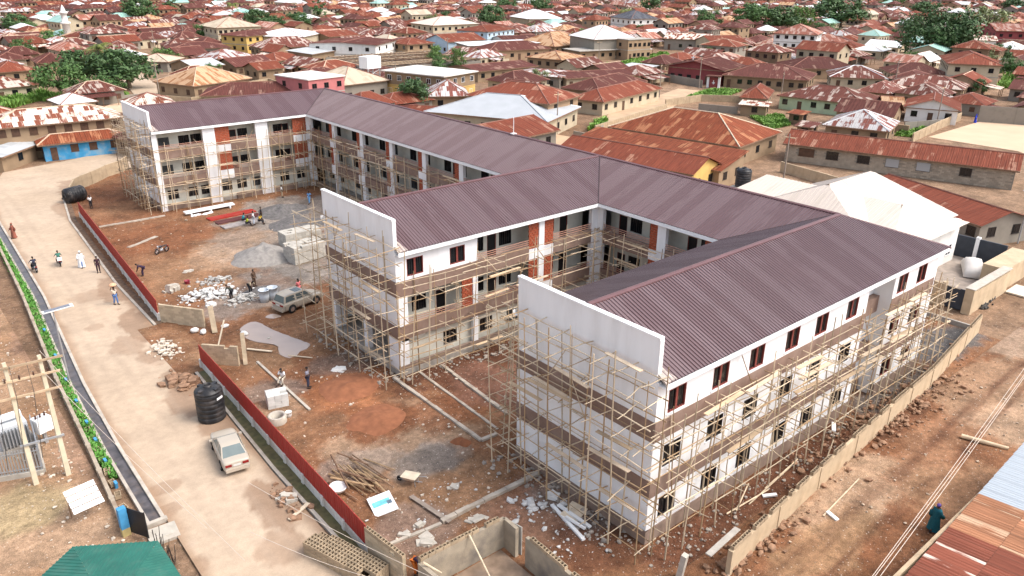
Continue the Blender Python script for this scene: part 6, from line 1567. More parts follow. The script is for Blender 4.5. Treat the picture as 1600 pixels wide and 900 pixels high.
# roofless compound of rafters and old walls
rf2 = empty('roofless_compound', (0,0,0), 0, 'wide roofless old compound of grey rafters and bare walls', 'ruin')
c0, c1 = (88.03,175.41), (123.88,173.41); l, a = along(c0, c1); rf2.location = (*c0, 0); rf2.rotation_euler = (0,0,a); D_ = 34
foot_add(c0[0]+math.cos(a)*l/2-math.sin(a)*D_/2, c0[1]+math.sin(a)*l/2+math.cos(a)*D_/2, l, D_, a)
for x0_, y0_, x1_, y1_ in ((0,0,l,.3),(0,.3,.3,D_),(l-.3,.3,l,D_),(.3,D_-.3,l-.3,D_),(.3,11,l-.3,11.3),(.3,22,l-.3,22.3),(l*.33,.3,l*.33+.3,11),(l*.66,.3,l*.66+.3,11),(l*.5,11.3,l*.5+.3,22)):
    mb = MB(); mb.box(x0_,y0_,-.2, x1_,y1_,3.5+random.uniform(-.5,.15)); mb.build('wall', wgrey, rf2)
for b in range(3):
    for i in range(int(l/1.15)):
        mb = MB(); mb.obox((.6+i*1.15, 11*b+5.6, 3.7+random.uniform(-.1,.1)), (.14,11.2,.16), random.uniform(-.03,.03)); mb.build('rafter', darkwood, rf2)
for y in (2.8,5.5,8.2,14,17,20,25,28,31):
    mb = MB(); mb.box(.2,y,3.8, l-.2,y+.12,3.92); mb.build('purlin', timber if y % 2 else darkwood, rf2)

# walls between the plots
panel_wall([(155.66,133.16), (151.99,111.31)], 2.0, wgrey, 'long stained grey wall in front of the maroon prayer hall', plen=6)
e = empty('hall_gate', (*(154.42,109.50),0), R(-62), 'maroon gate with a white emblem between white pillars', 'gate')
for x in (-1.5,1.5): mb = MB(); mb.box(x-.3,-.3,0, x+.3,.3,3.0); mb.build('pillar', white, e)
mb = MB(); mb.box(-1.2,-.05,.1, 1.2,.05,2.7); mb.build('leaf', wmaroon, e)
mb = MB(); mb.box(-.4,-.1,1.2, .4,-.06,1.4); mb.box(-.1,-.11,.9, .1,-.06,2.0); mb.build('emblem', white, e)
mb = MB(); mb.box(-2,-1.4,3.0, 2,1.4,3.25); mb.build('canopy', rust_dark, e)
e = empty('wall_emblem', (*(177.21,134.14),4.6), R(-62), 'white cross-like emblem on the maroon gable', 'emblem')
mb = MB(); mb.box(-.6,-1.2,-.12, .6,-1.0,.12); mb.build('bar', white, e); mb = MB(); mb.box(-.14,-1.22,-.7, .14,-1.0,.5); mb.build('stem', white, e)
panel_wall([(119.75,97.42), (132.74,97.08), (139.36,89.63)], 1.6, tanblk, 'tan wall round the green lot behind the biggest rust roof', plen=5)
panel_wall([(121.72,89.24), (124.52,80.75)], 1.5, wgrey, 'grey wall at the back of the biggest rust roof', plen=5)
panel_wall([(83.29,85.04), (115.78,93.76)], 1.5, tanblk, 'tan lane wall between the cream house and the biggest rust roof', plen=5)
panel_wall([(76.49,84.04), (76.68,79.43), (85.43,85.00)], 1.4, wgrey, 'dark low wall round a small weedy corner', plen=4)
panel_wall([(125.07,41.86), (144.29,44.68), (156.95,45.96)], 1.7, tanblk, 'tan wall along the left side of the sand lot', plen=4)
panel_wall([(134.58,47.88), (144.29,44.68)], 1.8, wgrey, 'grey wall behind the silver and rust striped roof', plen=4)
gw = panel_wall([(158.49,42.87), (164.41,30.95)], 3.4, wgrey, 'stained concrete frame wall along the back of the sand lot', plen=7)
panel_wall([(33.17,156.65), (48.10,168.43)], 2.0, tanblk, 'tan buttressed wall beside the pale dirt road', plen=3)
panel_wall([(29.59,172.68), (33.10,166.56), (37.70,168.90)], 1.6, tanblk, 'low tan wall round a green corner beside the pale dirt road', plen=3)
panel_wall([(84.50,44.48), (81.63,30.97)], 1.6, beige, 'cream yard wall below the long block house', plen=5)
panel_wall([(60.09,171.33), (61.44,187.95), (42.72,180.27)], 1.5, tanblk, 'long tan wall between the big orange roof and the dark red roof', plen=6)
# sand lot
mb = MB(); mb.prism([(132.56,42.15), (158.71,42.69), (164.96,28.75), (124.30,16.53), (132.55,26.16)], -.3, .0)
tag(mb.build('sand_lot', mat('pale_sand', (.54,.39,.265), .95, .08, .2, bump=.2)), kind='structure')
mb = MB(); mb.prism([(13.71,171.47), (31.87,196.64), (41.94,204.00), (39.92,190.62), (32.77,182.51), (29.85,163.46), (21.66,157.30)], -.3, -.015)
tag(mb.build('dirt_road', MATS['pale_sand']), kind='structure')
mb = MB(); mb.prism([(73.90,107.78), (77.27,83.43), (103.62,99.82), (145.75,114.47), (147.51,107.28), (117.52,94.63), (77.16,79.06), (66.57,78.28)], -.3, -.02)
tag(mb.build('side_street', mat('side_street_earth', (.44,.31,.20), .95, .15, .3, bump=.2)), kind='structure')
# water tower beside the pink house
wt = empty('water_tower', (*(74.89,156.13),0), R(10), 'white square water tank on a tall steel stand', 'water tower')
mb = MB(); mb.box(-2.2,-1.6,6.3, 2.2,1.6,9.2); mb.build('tank', white, wt)
for x in (-1.9,1.9):
    for y in (-1.3,1.3): mb = MB(); mb.box(x-.1,y-.1,0, x+.1,y+.1,6.3); mb.build('leg', grey_metal, wt)
for z in (2.2,4.4): mb = MB(); mb.tube([(-1.9,-1.3,z),(1.9,-1.3,z+1.6)], .06, 4); mb.build('brace', grey_metal, wt); mb = MB(); mb.tube([(1.9,-1.3,z),(-1.9,-1.3,z+1.6)], .06, 4); mb.build('brace', grey_metal, wt)
# lattice mast far away
ms_ = empty('lattice_mast', (*(290.84,344.08),0), R(20), 'red and white lattice mast rising over the far town', 'mast')
for k in range(6):
    mb = MB(); w0, w1 = 2.2-k*.3, 1.9-k*.3; z0, z1 = k*5.0, k*5.0+5
    for x, y in ((-1,-1),(1,-1),(1,1),(-1,1)): mb.tube([(x*w0,y*w0,z0),(x*w1,y*w1,z1)], .14, 4)
    for s in (-1,1): mb.tube([(-w0,s*w0,z0),(w1,s*w1,z1)], .09, 4); mb.tube([(s*w0,w0,z0),(s*w1,-w1,z1)], .09, 4)
    mb.build('mast_section', (white_metal, redpaint)[k % 2], ms_)
mn = empty('minaret', (*(47.73,349.88),0), 0, 'slim white minaret at the far left', 'minaret')
mb = MB(); mb.lathe([(1.6,0),(1.4,7),(2.0,7.2),(2.0,7.8),(1.2,8),(1.1,11),(1.6,11.2),(1.6,11.7),(.9,12),(.7,13.2),(0,14.6)], 14); mb.build('shaft', wwhite, mn, True)

# --- fill: streets of further houses, copied from a few kinds
for cx, cy, l, d, a in ((10,50,58,122,0), (-16,60,12,170,0), (30,-14,150,26,0), (56,28,32,46,0), (-40,30,44,120,0), (62,12,26,60,0), (84,20,30,40,0), (72,70,26,60,R(6)), (62,98,20,30,0), (30,176,14,50,R(5)), (18,140,14,40,R(25))): foot_add(cx, cy, l, d, a)
for P in ([(152.75,164.21), (159.23,149.28), (206.00,165.73), (178.45,165.58)], [(132.28,102.45), (135.29,95.15), (155.86,101.03)], [(123.34,76.59), (114.73,65.74), (121.67,65.63)], [(132.56,42.15), (157.07,42.07), (158.40,33.80), (125.45,22.71)], [(-6.00,178.43), (6.40,192.56), (11.75,192.11)], [(119.75,97.42), (126.92,111.69), (145.43,108.84)], [(214.73,59.94), (228.47,57.39)], [(12.83,210.87), (23.31,210.25), (39.16,214.09), (22.61,234.75)]):
    for k, p in enumerate(P):
        q = P[(k+1) % len(P)]; l, a = along(p, q); foot_add((p[0]+q[0])/2, (p[1]+q[1])/2, l, 6, a)
    for q0 in range(1, 9):
        for q1 in range(len(P)): c_ = [sum(p[k] for p in P)/len(P) for k in (0,1)]; foot_add(c_[0]+(P[q1][0]-c_[0])*q0/8, c_[1]+(P[q1][1]-c_[1])*q0/8, 3, 3, 0)
    foot_add(sum(p[0] for p in P)/len(P), sum(p[1] for p in P)/len(P), 8, 8, 0)
for x, y, rr in TREES: foot_add(x, y, rr*1.2, rr*1.2, 0)
ROOFS = [('rust red', rust_red, 8), ('dark rust', rust_dark, 10), ('rust and white striped', rust_str2, 4), ('orange rust', rust_orange, 2), ('salmon', salmon, 3), ('white', whiter, 2), ('grey zinc', zinc_str, 2), ('cream', tanroof, 1), ('pale green', greenr, 1)]
WALLS = [('tan', wtan), ('cream', wcream), ('grey', wgrey), ('peach', wpeach), ('brown', wbrown), ('tan', wtan), ('grey', wgrey)]
def kind_house(nm, rm, wn, wm, form, st):
    l, d, he = (13, 10, 3.0) if st == 1 else (13, 11, 6.0)
    root = empty('house', (0,0,0), 0, 'x', 'house', 'houses of the further streets'); o = (-l/2, -d/2)
    T = lambda p: (p[0]+o[0], p[1]+o[1], p[2]); rise = 2.2; oh = .6
    pls, rd = roof_planes(form, l, d, he, rise)
    w = MB(); w.box(*T((oh,oh,-.3)), *T((l-oh,d-oh,he-.02)))
    if form == 'gable':
        for x in (oh, l-oh): w.face([T((x,oh,he-.02)), T((x,d-oh,he-.02)), T((x,d/2,he+rise-.15))])
    w.build('wall', wm, root)
    r = MB()
    for p in pls: ribbed(r, [T(q) for q in p], .8, .05, ((0,0),(.5,1)))
    r.build('roof', rm, root)
    if rd:
        c = MB()
        for p, q in rd: c.tube([T(p), T(q)], .12, 4)
        c.build('ridge_cap', capm if random.random() < .4 else capd, root)
    fr, gl = HW['shut' if wn in ('tan','grey') else 'dark']
    for s in range(st):
        for i in range(4):
            x = oh+(l-2*oh)*(i+.5)/4
            if s == 0 and i == 1: link('door', HDOOR, root, T((x,oh,.02)))
            else: ob = link('window', fr, root, T((x,oh,1.1+3*s))); link('pane', gl, ob)
        for i in range(2):
            y = oh+(d-2*oh)*(i+.5)/2
            for x, rz in ((l-oh, R(90)), (oh, R(-90))): ob = link('window', fr, root, T((x,y,1.1+3*s)), rz); link('pane', gl, ob)
    # a lower lean-to against the front or the side, as most of these houses have
    q = random.Random(nm+wn+form+str(st)); lx0, lx1 = sorted((q.uniform(0, l*.5), q.uniform(l*.55, l))); ly = -q.uniform(1.8, 3.4)
    e = MB(); ribbed(e, [T((lx0,ly,2.1)), T((lx1,ly,2.1)), T((lx1,oh+.02,2.75)), T((lx0,oh+.02,2.75))], .8, .05, ((0,0),(.5,1))); e.build('porch_roof', q.choice((rust_dark, rust_str, zinc_str, rm)), root)
    for k in range(3):
        xx = lx0+.2+(lx1-lx0-.4)*k/2; e = MB(); e.box(*T((xx-.07,ly+.15,-.2)), *T((xx+.07,ly+.29,2.1))); e.build('post', darkwood, root)
    e = MB(); e.box(*T((l-.3,d*.2,-.3)), *T((l+q.uniform(2,3.5),d*.25,1.5))); e.build('yard_wall', wm, root)
    return root
rnd = random.Random(21); CAMX, CAMY = cam.location.x, cam.location.y
cand = []
gx = R(8)
for i in range(-30, 120):
    for j in range(-40, 125):
        x = i*13.6+ rnd.uniform(-2.4,2.4); y = j*11.9+rnd.uniform(-2.2,2.2)
        if i % 5 == 0: x += 3
        if j % 6 == 0: continue                      # a street
        x, y = x*math.cos(gx)-y*math.sin(gx), x*math.sin(gx)+y*math.cos(gx)
        dx, dy = x-CAMX, y-CAMY; dist = math.hypot(dx, dy); ang = math.degrees(math.atan2(dy, dx))
        if not (9 < ang < 91) or dist > 930 or dist < 55: continue
        if foot_hit(x, y, 5.6): continue
        cand.append((dist, x, y, ang))
cand.sort()
POOL = [k for k in ROOFS for _ in range(k[2])]
NEAR = 225
zones = ((0,37,"right hand"), (37,60,'middle'), (60,99,"left hand"))
proto = {}
far_mats = [r[1] for r in ROOFS]+[w[1] for w in WALLS]+[glass]
fm_ = MB()
for n, (dist, x, y, ang) in enumerate(cand):
    nm, rm, _ = rnd.choice(POOL) if dist > 260 else rnd.choice(ROOFS[:3]); wn, wm = rnd.choice(WALLS); form = 'hip' if rnd.random() < .68 else 'gable'; st = 2 if dist > 260 and rnd.random() < .14 else 1
    if nm in ('white','cream','pale green'): wn, wm = 'cream', wcream
    rz = gx+rnd.choice((0, math.pi/2, 0, math.pi))+rnd.uniform(-.12,.12)
    # fronts face the camera side of the street
    if math.cos(rz)*(CAMY-y)-math.sin(rz)*(CAMX-x) > 0 and True: rz += math.pi
    sc = (rnd.uniform(.78,1.16), rnd.uniform(.8,1.12), rnd.uniform(.82,1.08))
    if n < NEAR:
        key = (nm, wn, form, st)
        zn = next(z for a0, a1, z in zones if a0 <= ang < a1); band = 'nearer' if dist < 230 else 'further'
        lab = '%s %s %s house, %s roof, %s %s streets' % ('two storey' if st == 2 else 'low', wn, 'hipped' if form == 'hip' else 'gabled', nm, band, zn)
        if key not in proto:
            proto[key] = kind_house(nm, rm, wn, wm, form, st); o = proto[key]; o.location = (x, y, 0); o.rotation_euler = (0,0,rz); o.scale = sc; o['label'] = lab
        else: copy_tree(proto[key], (x, y, 0), rz, lab, 'houses of the further streets', None, sc)
    else:
        l, d, he, rise, oh = 13*sc[0], 10*sc[1], 3.0*st*sc[2], 2.2*sc[2], .6; c, s = math.cos(rz), math.sin(rz)
        T = lambda p: (x+(p[0]-l/2)*c-(p[1]-d/2)*s, y+(p[0]-l/2)*s+(p[1]-d/2)*c, p[2])
        wi = len(ROOFS)+[w_[0] for w_ in WALLS].index(wn); ri = [r_[0] for r_ in ROOFS].index(nm)
        q = [(oh,oh),(l-oh,oh),(l-oh,d-oh),(oh,d-oh)]; fm_.hexa([T((*p,-.3)) for p in q]+[T((*p,he)) for p in q], wi)
        for p in roof_planes(form, l, d, he, rise)[0]:
            u0 = rnd.uniform(0,40); P = [Vector(t) for t in p]; sx = (P[1]-P[0]).normalized(); nn = sx.cross(P[2]-P[0]).normalized(); tt = nn.cross(sx)
            fm_.face([T(t) for t in p], ri, [((t-P[0]).dot(sx)+u0, (t-P[0]).dot(tt)+u0) for t in P])
        if form == 'gable':
            for xx in (oh, l-oh): fm_.face([T((xx,oh,he)), T((xx,d-oh,he)), T((xx,d/2,he+rise-.15))], wi)
        for s_ in range(st):
            for i in range(4):
                xx = oh+(l-2*oh)*(i+.5)/4; z = 1.0+3*s_*sc[2]; fm_.hexa([T(t) for t in ((xx-.6,oh-.04,z),(xx+.6,oh-.04,z),(xx+.6,oh+.05,z),(xx-.6,oh+.05,z),(xx-.6,oh-.04,z+1.2),(xx+.6,oh-.04,z+1.2),(xx+.6,oh+.05,z+1.2),(xx-.6,oh+.05,z+1.2))], len(far_mats)-1)
            for xx, e_ in ((oh-.04, .09), (l-oh-.05, .09)):
                for i in range(2):
                    yy = oh+(d-2*oh)*(i+.5)/2; z = 1.0+3*s_*sc[2]; fm_.hexa([T(t) for t in ((xx,yy-.6,z),(xx+e_,yy-.6,z),(xx+e_,yy+.6,z),(xx,yy+.6,z),(xx,yy-.6,z+1.2),(xx+e_,yy-.6,z+1.2),(xx+e_,yy+.6,z+1.2),(xx,yy+.6,z+1.2))], len(far_mats)-1)
        foot_add(x, y, l, d, rz) if n < 500 else None
if fm_.v: tag(fm_.build('distant_houses', far_mats), kind='stuff')
print('houses', len(cand))

# poles along the streets, and washing by the pale green wall
for i, p in enumerate(((129.23,107.32), (139.99,79.78), (150.28,111.08), (434.61,212.59), (304.32,158.00), (320.41,161.73), (75.15,38.37), (189.19,76.08), (85.28,323.97), (61.56,284.63), (130.51,200.17), (164.12,162.35), (77.68,148.73), (76.40,88.76), (147.26,46.85), (30.64,181.58))):
    e = empty('utility_pole', (*p, 0), R(30+i*11), 'grey wooden utility pole with a cross arm, standing in a town street', 'utility pole', 'utility poles in the town')
    mb = MB(); mb.tube([(0,0,-.2),(0,0,8.2)], [.14,.09], 7); mb.build('shaft', MATS['grey_weathered_board'], e); mb = MB(); mb.box(-.9,-.05,7.6, .9,.05,7.75); mb.build('cross_arm', timber, e)
la, lb = (145.84,77.62), (148.14,69.13); l, a = along(la, lb)
e = empty('washing_line', (*la, 0), a, 'washing line with pink and white cloths before the pale green wall', 'washing line')
mb = MB(); mb.tube([(0,0,0),(0,0,1.9)], .04, 5); mb.build('post', timber, e); mb = MB(); mb.tube([(l,0,0),(l,0,1.9)], .04, 5); mb.build('post', timber, e); mb = MB(); mb.tube([(0,0,1.85),(l/2,0,1.75),(l,0,1.85)], .012, 4); mb.build('cord', wire_m, e)
cloths = (mat('cloth_white_wash', (.68,.68,.70), .9, .1, 5), mat('cloth_magenta', (.50,.03,.22), .9, .1, 5), mat('cloth_salmon', (.55,.25,.22), .9, .1, 5))
x = .4; r = random.Random(6)
for i in range(9):
    w_ = r.uniform(.6,1.2); h_ = r.uniform(.7,1.2)
    if x+w_ > l: break
    mb = MB(); mb.box(x,-.02,1.78-h_, x+w_,.02,1.78); mb.build('cloth', r.choice((cloths[0], cloths[1], cloths[2], cloths[0])), e); x += w_+r.uniform(.1,.9)

# dusty bushes in the gaps between the houses
rb = random.Random(33); nb_ = 0
for n, (dist, x, y, ang) in enumerate(cand):
    if n % 6 or nb_ >= 90 or dist < 110: continue
    px_, py_ = x+rb.uniform(-8, 8), y+rb.uniform(-8, 8)
    k_ = rb.choice(('bush', 'bush', 'round', 'bright', 'pale')); cm, tm, lb, hc = TK[k_]; s_ = rb.uniform(.35, .8)
    zn = next(z for a0, a1, z in zones if a0 <= ang < a1)
    e = empty('bush', (px_, py_, 0), rb.uniform(0, 6), '%s bush between houses in the %s streets of the town' % ({'bush':'mid green','round':'dark green','bright':'light green','pale':'pale dusty'}[k_], zn), 'bush', 'bushes between the houses'); e.scale = (s_, s_, s_)
    link('trunk', tm, e); link('crown', cm, e, (0,0,hc)); nb_ += 1

# ---------------------------------------------------------------- vehicles
def paint(name, col): return mat(name, col, .28, .05, 1.0, spec=.6, dirt=(.40,.31,.23), dirt_amt=.35, dirt_scale=1.0)
tail = mat('tail_lamp', (.22,.012,.012), .25, .1, 5); lampg = mat('head_lamp', (.6,.6,.58), .15, .05, 5, spec=.8); arch = mat('wheel_arch', (.012,.012,.012), .9, .1, 5); autoglass = mat('car_glass', (.05,.065,.065), .06, .1, 2, spec=.8)
def lerp(a, b, t): return a+(b-a)*t
def make_car(name, label, cat, body_m, decks, gh, W, wheels, loc, rz, roof_m=None, rails=False, glass_m=None, group=None, wr=.32):
    """decks: (x, z of the upper surface, half width) rear to front; gh: x of rear glass foot/head, screen head/foot, roof z, belt z"""
    root = empty(name, loc, rz, label, cat, group); gm = glass_m or autoglass
    mb = MB(); rows = []
    for x, z, w in decks:
        pts = [(0,.24),(w*.86,.24),(w*.97,.36),(w,.55),(w*.99,z-.13),(w*.93,z-.03),(w*.7,z),(0,z+.015)]
        row = []
        for y, zz in pts: mb.v.append((x, y, zz)); row.append(len(mb.v)-1)
        for y, zz in pts[-2:0:-1]: mb.v.append((x, -y, zz)); row.append(len(mb.v)-1)
        rows.append(row)
    n = len(rows[0])
    for a, b in zip(rows, rows[1:]):
        for k in range(n): mb.f.append((a[k], a[(k+1) % n], b[(k+1) % n], b[k])); mb.m.append(0); mb.uv.append(None)
    mb.f.append(tuple(rows[0][::-1])); mb.f.append(tuple(rows[-1])); mb.m += [0,0]; mb.uv += [None,None]
    body = mb.build('body', body_m, root, True)
    xr0, xr1, xf1, xf0, zr, zb = gh; wb, wt = W*.90, W*.70
    c = MB(); q = [(xr0,zb,wb),(xr1,zr-.03,wt),((xr1*.7+xf1*.3),zr+.01,wt),(xf1,zr-.02,wt),(xf0,zb,wb)]
    L_ = [(x,w,z) for x, z, w in q]; R_ = [(x,-w,z) for x, z, w in q]
    c.face(L_[::-1]); c.face(R_)
    for k in range(4): c.face([L_[k], L_[k+1], R_[k+1], R_[k]])
    cb = c.build('cabin', roof_m or body_m, root); bv = cb.modifiers.new('Bevel', 'BEVEL'); bv.width = .055; bv.segments = 3; bv.limit_method = 'ANGLE'
    ss = body.modifiers.new('Subsurf', 'SUBSURF'); ss.levels = ss.render_levels = 1
    def pane(nm, pts, off):
        P = [Vector(p) for p in pts]; cc = sum(P, Vector())/4; P = [cc+(p-cc)*.9 for p in P]; o = Vector(off); g = MB(); g.hexa([p for p in P]+[p+o for p in P]); return g.build(nm, gm, root)
    pane('rear_window', [L_[0], L_[1], R_[1], R_[0]], (-.012,0,.008)); pane('windscreen', [L_[4], L_[3], R_[3], R_[4]], (.012,0,.008))
    mid = (xr1+xf1)/2-.05
    for S_, sg in ((L_, 1), (R_, -1)):
        def at_(x, t):
            y = lerp(wb, wt, t)*sg; return (x, y, lerp(zb, zr-.03, t))
        xa, xb = lerp(xr0, xr1, .12), lerp(xr0, xr1, .9); xc, xd = lerp(xf0, xf1, .15), lerp(xf0, xf1, .9)
        pane('side_window', [at_(xa+.12,.08), at_(mid-.03,.08), at_(mid-.03,.92), at_(xb+.1,.92)], (0,.012*sg,.004)); pane('side_window', [at_(mid+.05,.08), at_(xc-.12,.08), at_(xd-.06,.92), at_(mid+.05,.92)], (0,.012*sg,.004))
        m_ = MB(); m_.obox((xf0-.35, sg*(W+.07), zb+.06), (.12,.2,.13)); m_.build('mirror', body_m, root)
        m_ = MB()
        for x in (mid, xf0-.32, lerp(xr0, xr1, .2)): m_.obox((x, sg*(W*.995), .62), (.012,.012,.42))
        m_.build('door_seam', arch, root)
        for x in (mid-.18, xf0-.62): m_ = MB(); m_.obox((x, sg*(W+.008), zb-.13), (.17,.025,.03)); m_.build('handle', body_m, root)
    for x in wheels:
        for sg in (-1, 1):
            a = MB(); a.lathe([(0,0),(wr*1.17,0),(wr*1.17,.012),(0,.012)], 20, 0, (0,0,0), 'Y'); a.build('wheel_arch', arch, root, False, (x, sg*(W*.985)-.006+(0.006*sg), wr+.03))
            t = MB(); t.lathe([(wr*.6,-.1),(wr*.97,-.1),(wr,-.06),(wr,.06),(wr*.97,.1),(wr*.6,.1)], 22, 0, (0,0,0), 'Y'); ty = t.build('tyre', rubber, root, True, (x, sg*(W-.07), wr))
            r_ = MB(); r_.lathe([(0,-.085),(wr*.62,-.085),(wr*.62,.085),(wr*.3,.06),(0,.07)], 16, 0, (0,0,0), 'Y'); link('rim', r_.mesh('rim', chrome), root, (x, sg*(W-.055), wr))
    xr, zr_, w_ = decks[0]; xf, zf_, wf_ = decks[-1]
    for sg in (-1, 1):
        m_ = MB(); m_.obox((xr-.005, sg*w_*.68, zr_-.16), (.05, w_*.5, .15)); m_.build('tail_light', tail, root)
        m_ = MB(); m_.obox((xf+.005, sg*wf_*.68, zf_-.12), (.05, wf_*.5, .14)); m_.build('headlight', lampg, root)
    for x, z, w, s in ((xr, zr_, w_, -1), (xf, zf_, wf_, 1)):
        m_ = MB(); m_.obox((x+s*.05, 0, .44), (.18, w*1.9, .22)); m_.build('bumper', body_m, root)
    m_ = MB(); m_.obox((xr-.012, 0, zr_-.2), (.02,.48,.12)); m_.build('number_plate', mat('plate_white', (.6,.6,.58), .5, .05, 4), root)
    if rails:
        for sg in (-1, 1): m_ = MB(); m_.tube([(xr1+.1, sg*wt*.9, zr+.01),(xr1+.2, sg*wt*.9, zr+.06),(xf1-.2, sg*wt*.9, zr+.06),(xf1-.1, sg*wt*.9, zr+.0)], .018, 6); m_.build('roof_rail', grey_metal, root)
        m_ = MB(); m_.obox((xf1-.55, 0, zr+.012), (.8, wt*1.3, .016)); m_.build('sunroof', gm, root)
    return root
sed_d = [(-2.32,.90,.78),(-2.28,.97,.83),(-1.7,1.01,.87),(-.5,.99,.88),(.9,.98,.88),(1.5,.95,.86),(2.05,.85,.80),(2.3,.72,.70)]
make_car('parked_car', 'pale gold sedan parked on the road, seen from behind', 'car', paint('pale_gold_paint', (.42,.365,.295)), sed_d, (-1.72,-.92,.28,1.12,1.42,.97), .88, (-1.36,1.36), (-14.72,23.3,.09), R(81), glass_m=mat('pale_glass', (.13,.16,.155), .1, .1, 2, spec=.8))
suv_d = [(-2.32,1.05,.84),(-2.27,1.10,.90),(-1.5,1.10,.92),(0,1.08,.92),(.95,1.06,.92),(1.5,1.02,.90),(2.05,.96,.86),(2.32,.82,.76)]
p0, p1 = Vector((-2.05,42.83)), Vector((2.16,43.72))
make_car('parked_car', 'gold estate off-roader with dark glass parked beside the middle wing', 'car', paint('gold_beige_paint', (.34,.295,.235)), suv_d, (-2.2,-1.95,.35,1.15,1.74,1.08), .92, (-1.38,1.40), (*(-0.06,43.32),.1), math.atan2(p1[1]-p0[1], p1[0]-p0[0]), rails=True, wr=.37)
wp = paint('white_car_paint', (.70,.70,.69))
far_car = make_car('parked_car', 'white car left of the row under the great round tree', 'car', wp, sed_d, (-1.72,-.92,.28,1.12,1.42,.97), .88, (-1.36,1.36), (*(278.48,113.93),0), R(200))
for p, rz, lab in (((274.13,109.11), R(190), 'white car second in the row under the great round tree'), ((269.96,104.49), R(170), 'white car at the middle of the row under the great tree'), ((270.92,101.32), R(200), 'white car fourth in the row under the great round tree'), ((273.62,99.37), R(185), 'white car at the right end of the row under the tree'),
                   ((101.31,223.54), R(120), 'white car between the grey lean-to and the old white block'), ((337.76,145.93), R(30), 'white car in the street left of the great round tree')):
    copy_tree(far_car, (*p, 0), rz, lab, None)

def make_bike(name, label, loc, rz, colour, fair=None, cat='motorcycle'):
    root = empty(name, loc, rz, label, cat)
    for x in (-.62,.64):
        t = MB(); t.lathe([(.22,-.05),(.29,-.05),(.31,0),(.29,.05),(.22,.05)], 20, 0, (0,0,0), 'Y'); t.build('tyre', rubber, root, True, (x,0,.31))
        t = MB(); t.lathe([(.03,-.06),(.05,.06)], 8, 0, (0,0,0), 'Y')
        for k in range(6): a = k*math.pi/3; t.obox((.13*math.cos(a),0,.13*math.sin(a)), (.02,.02,.02)); t.tube([(0,0,0),(.23*math.cos(a),0,.23*math.sin(a))], .012, 4)
        t.build('wheel', chrome, root, False, (x,0,.31))
    m_ = MB(); m_.tube([(-.6,.08,.33),(-.1,.08,.42),(.3,.0,.82),(.42,0,.86)], .03, 6); m_.tube([(-.6,-.08,.33),(-.1,-.08,.42),(.3,0,.82)], .03, 6); m_.build('frame', frame_m, root)
    m_ = MB(); m_.blob((.02,0,.40), (.22,.15,.17), 2); m_.build('engine', grey_metal, root)
    m_ = MB(); m_.blob((.16,0,.80), (.27,.15,.13), 3, 0, 12, 8, .03); m_.build('fuel_tank', colour, root, True)
    m_ = MB(); m_.blob((-.36,0,.78), (.40,.14,.07), 3, 0, 12, 6, .03); m_.build('seat', black_pl, root, True)
    m_ = MB(); m_.tube([(.64,.09,.31),(.40,.09,.92)], .025, 6); m_.tube([(.64,-.09,.31),(.40,-.09,.92)], .025, 6); m_.build('fork', chrome, root)
    m_ = MB(); m_.tube([(.30,.36,1.02),(.40,.12,.98),(.40,-.12,.98),(.30,-.36,1.02)], .018, 6); m_.build('handlebar', chrome, root)
    m_ = MB(); m_.lathe([(0,-.06),(.09,-.05),(.1,.03),(0,.05)], 12, 0, (0,0,0), 'X'); m_.build('headlight', lampg, root, True, (.50,0,.86))
    m_ = MB(); m_.tube([(0,-.14,.3),(-.5,-.16,.33),(-.75,-.16,.4)], .04, 8); m_.build('exhaust', chrome, root)
    m_ = MB(); m_.obox((-.78,0,.66), (.1,.2,.1), 0, 0); m_.build('tail_light', tail, root)
    if fair: m_ = MB(); m_.obox((-.72,0,.88), (.34,.44,.3)); m_.build('carrier_box', fair, root)
    m_ = MB(); m_.obox((-.72,0,.60), (.45,.13,.03), 0, 0, ('Y', .2)); m_.obox((.64,0,.65), (.40,.12,.03)); m_.build('mudguard', colour, root)
    return root
bike_red = mat('bike_red', (.25,.02,.02), .3, .1, 3); bike_dk = mat('bike_dark', (.03,.03,.04), .3, .1, 3)
make_bike('motorcycle', 'dark motorcycle ridden down the left of the road by a person in dark clothes', (*(-17.56,69.18),.09), R(96), bike_dk)
make_bike('motorcycle', 'motorcycle with a white rear box ridden by a person in green', (*(-15.09,69.64),.09), R(86), bike_red, white_metal)
make_bike('motorcycle', 'dark motorcycle parked alone in the red rear yard', (*(-5.29,66.72),.06), R(200), bike_dk)

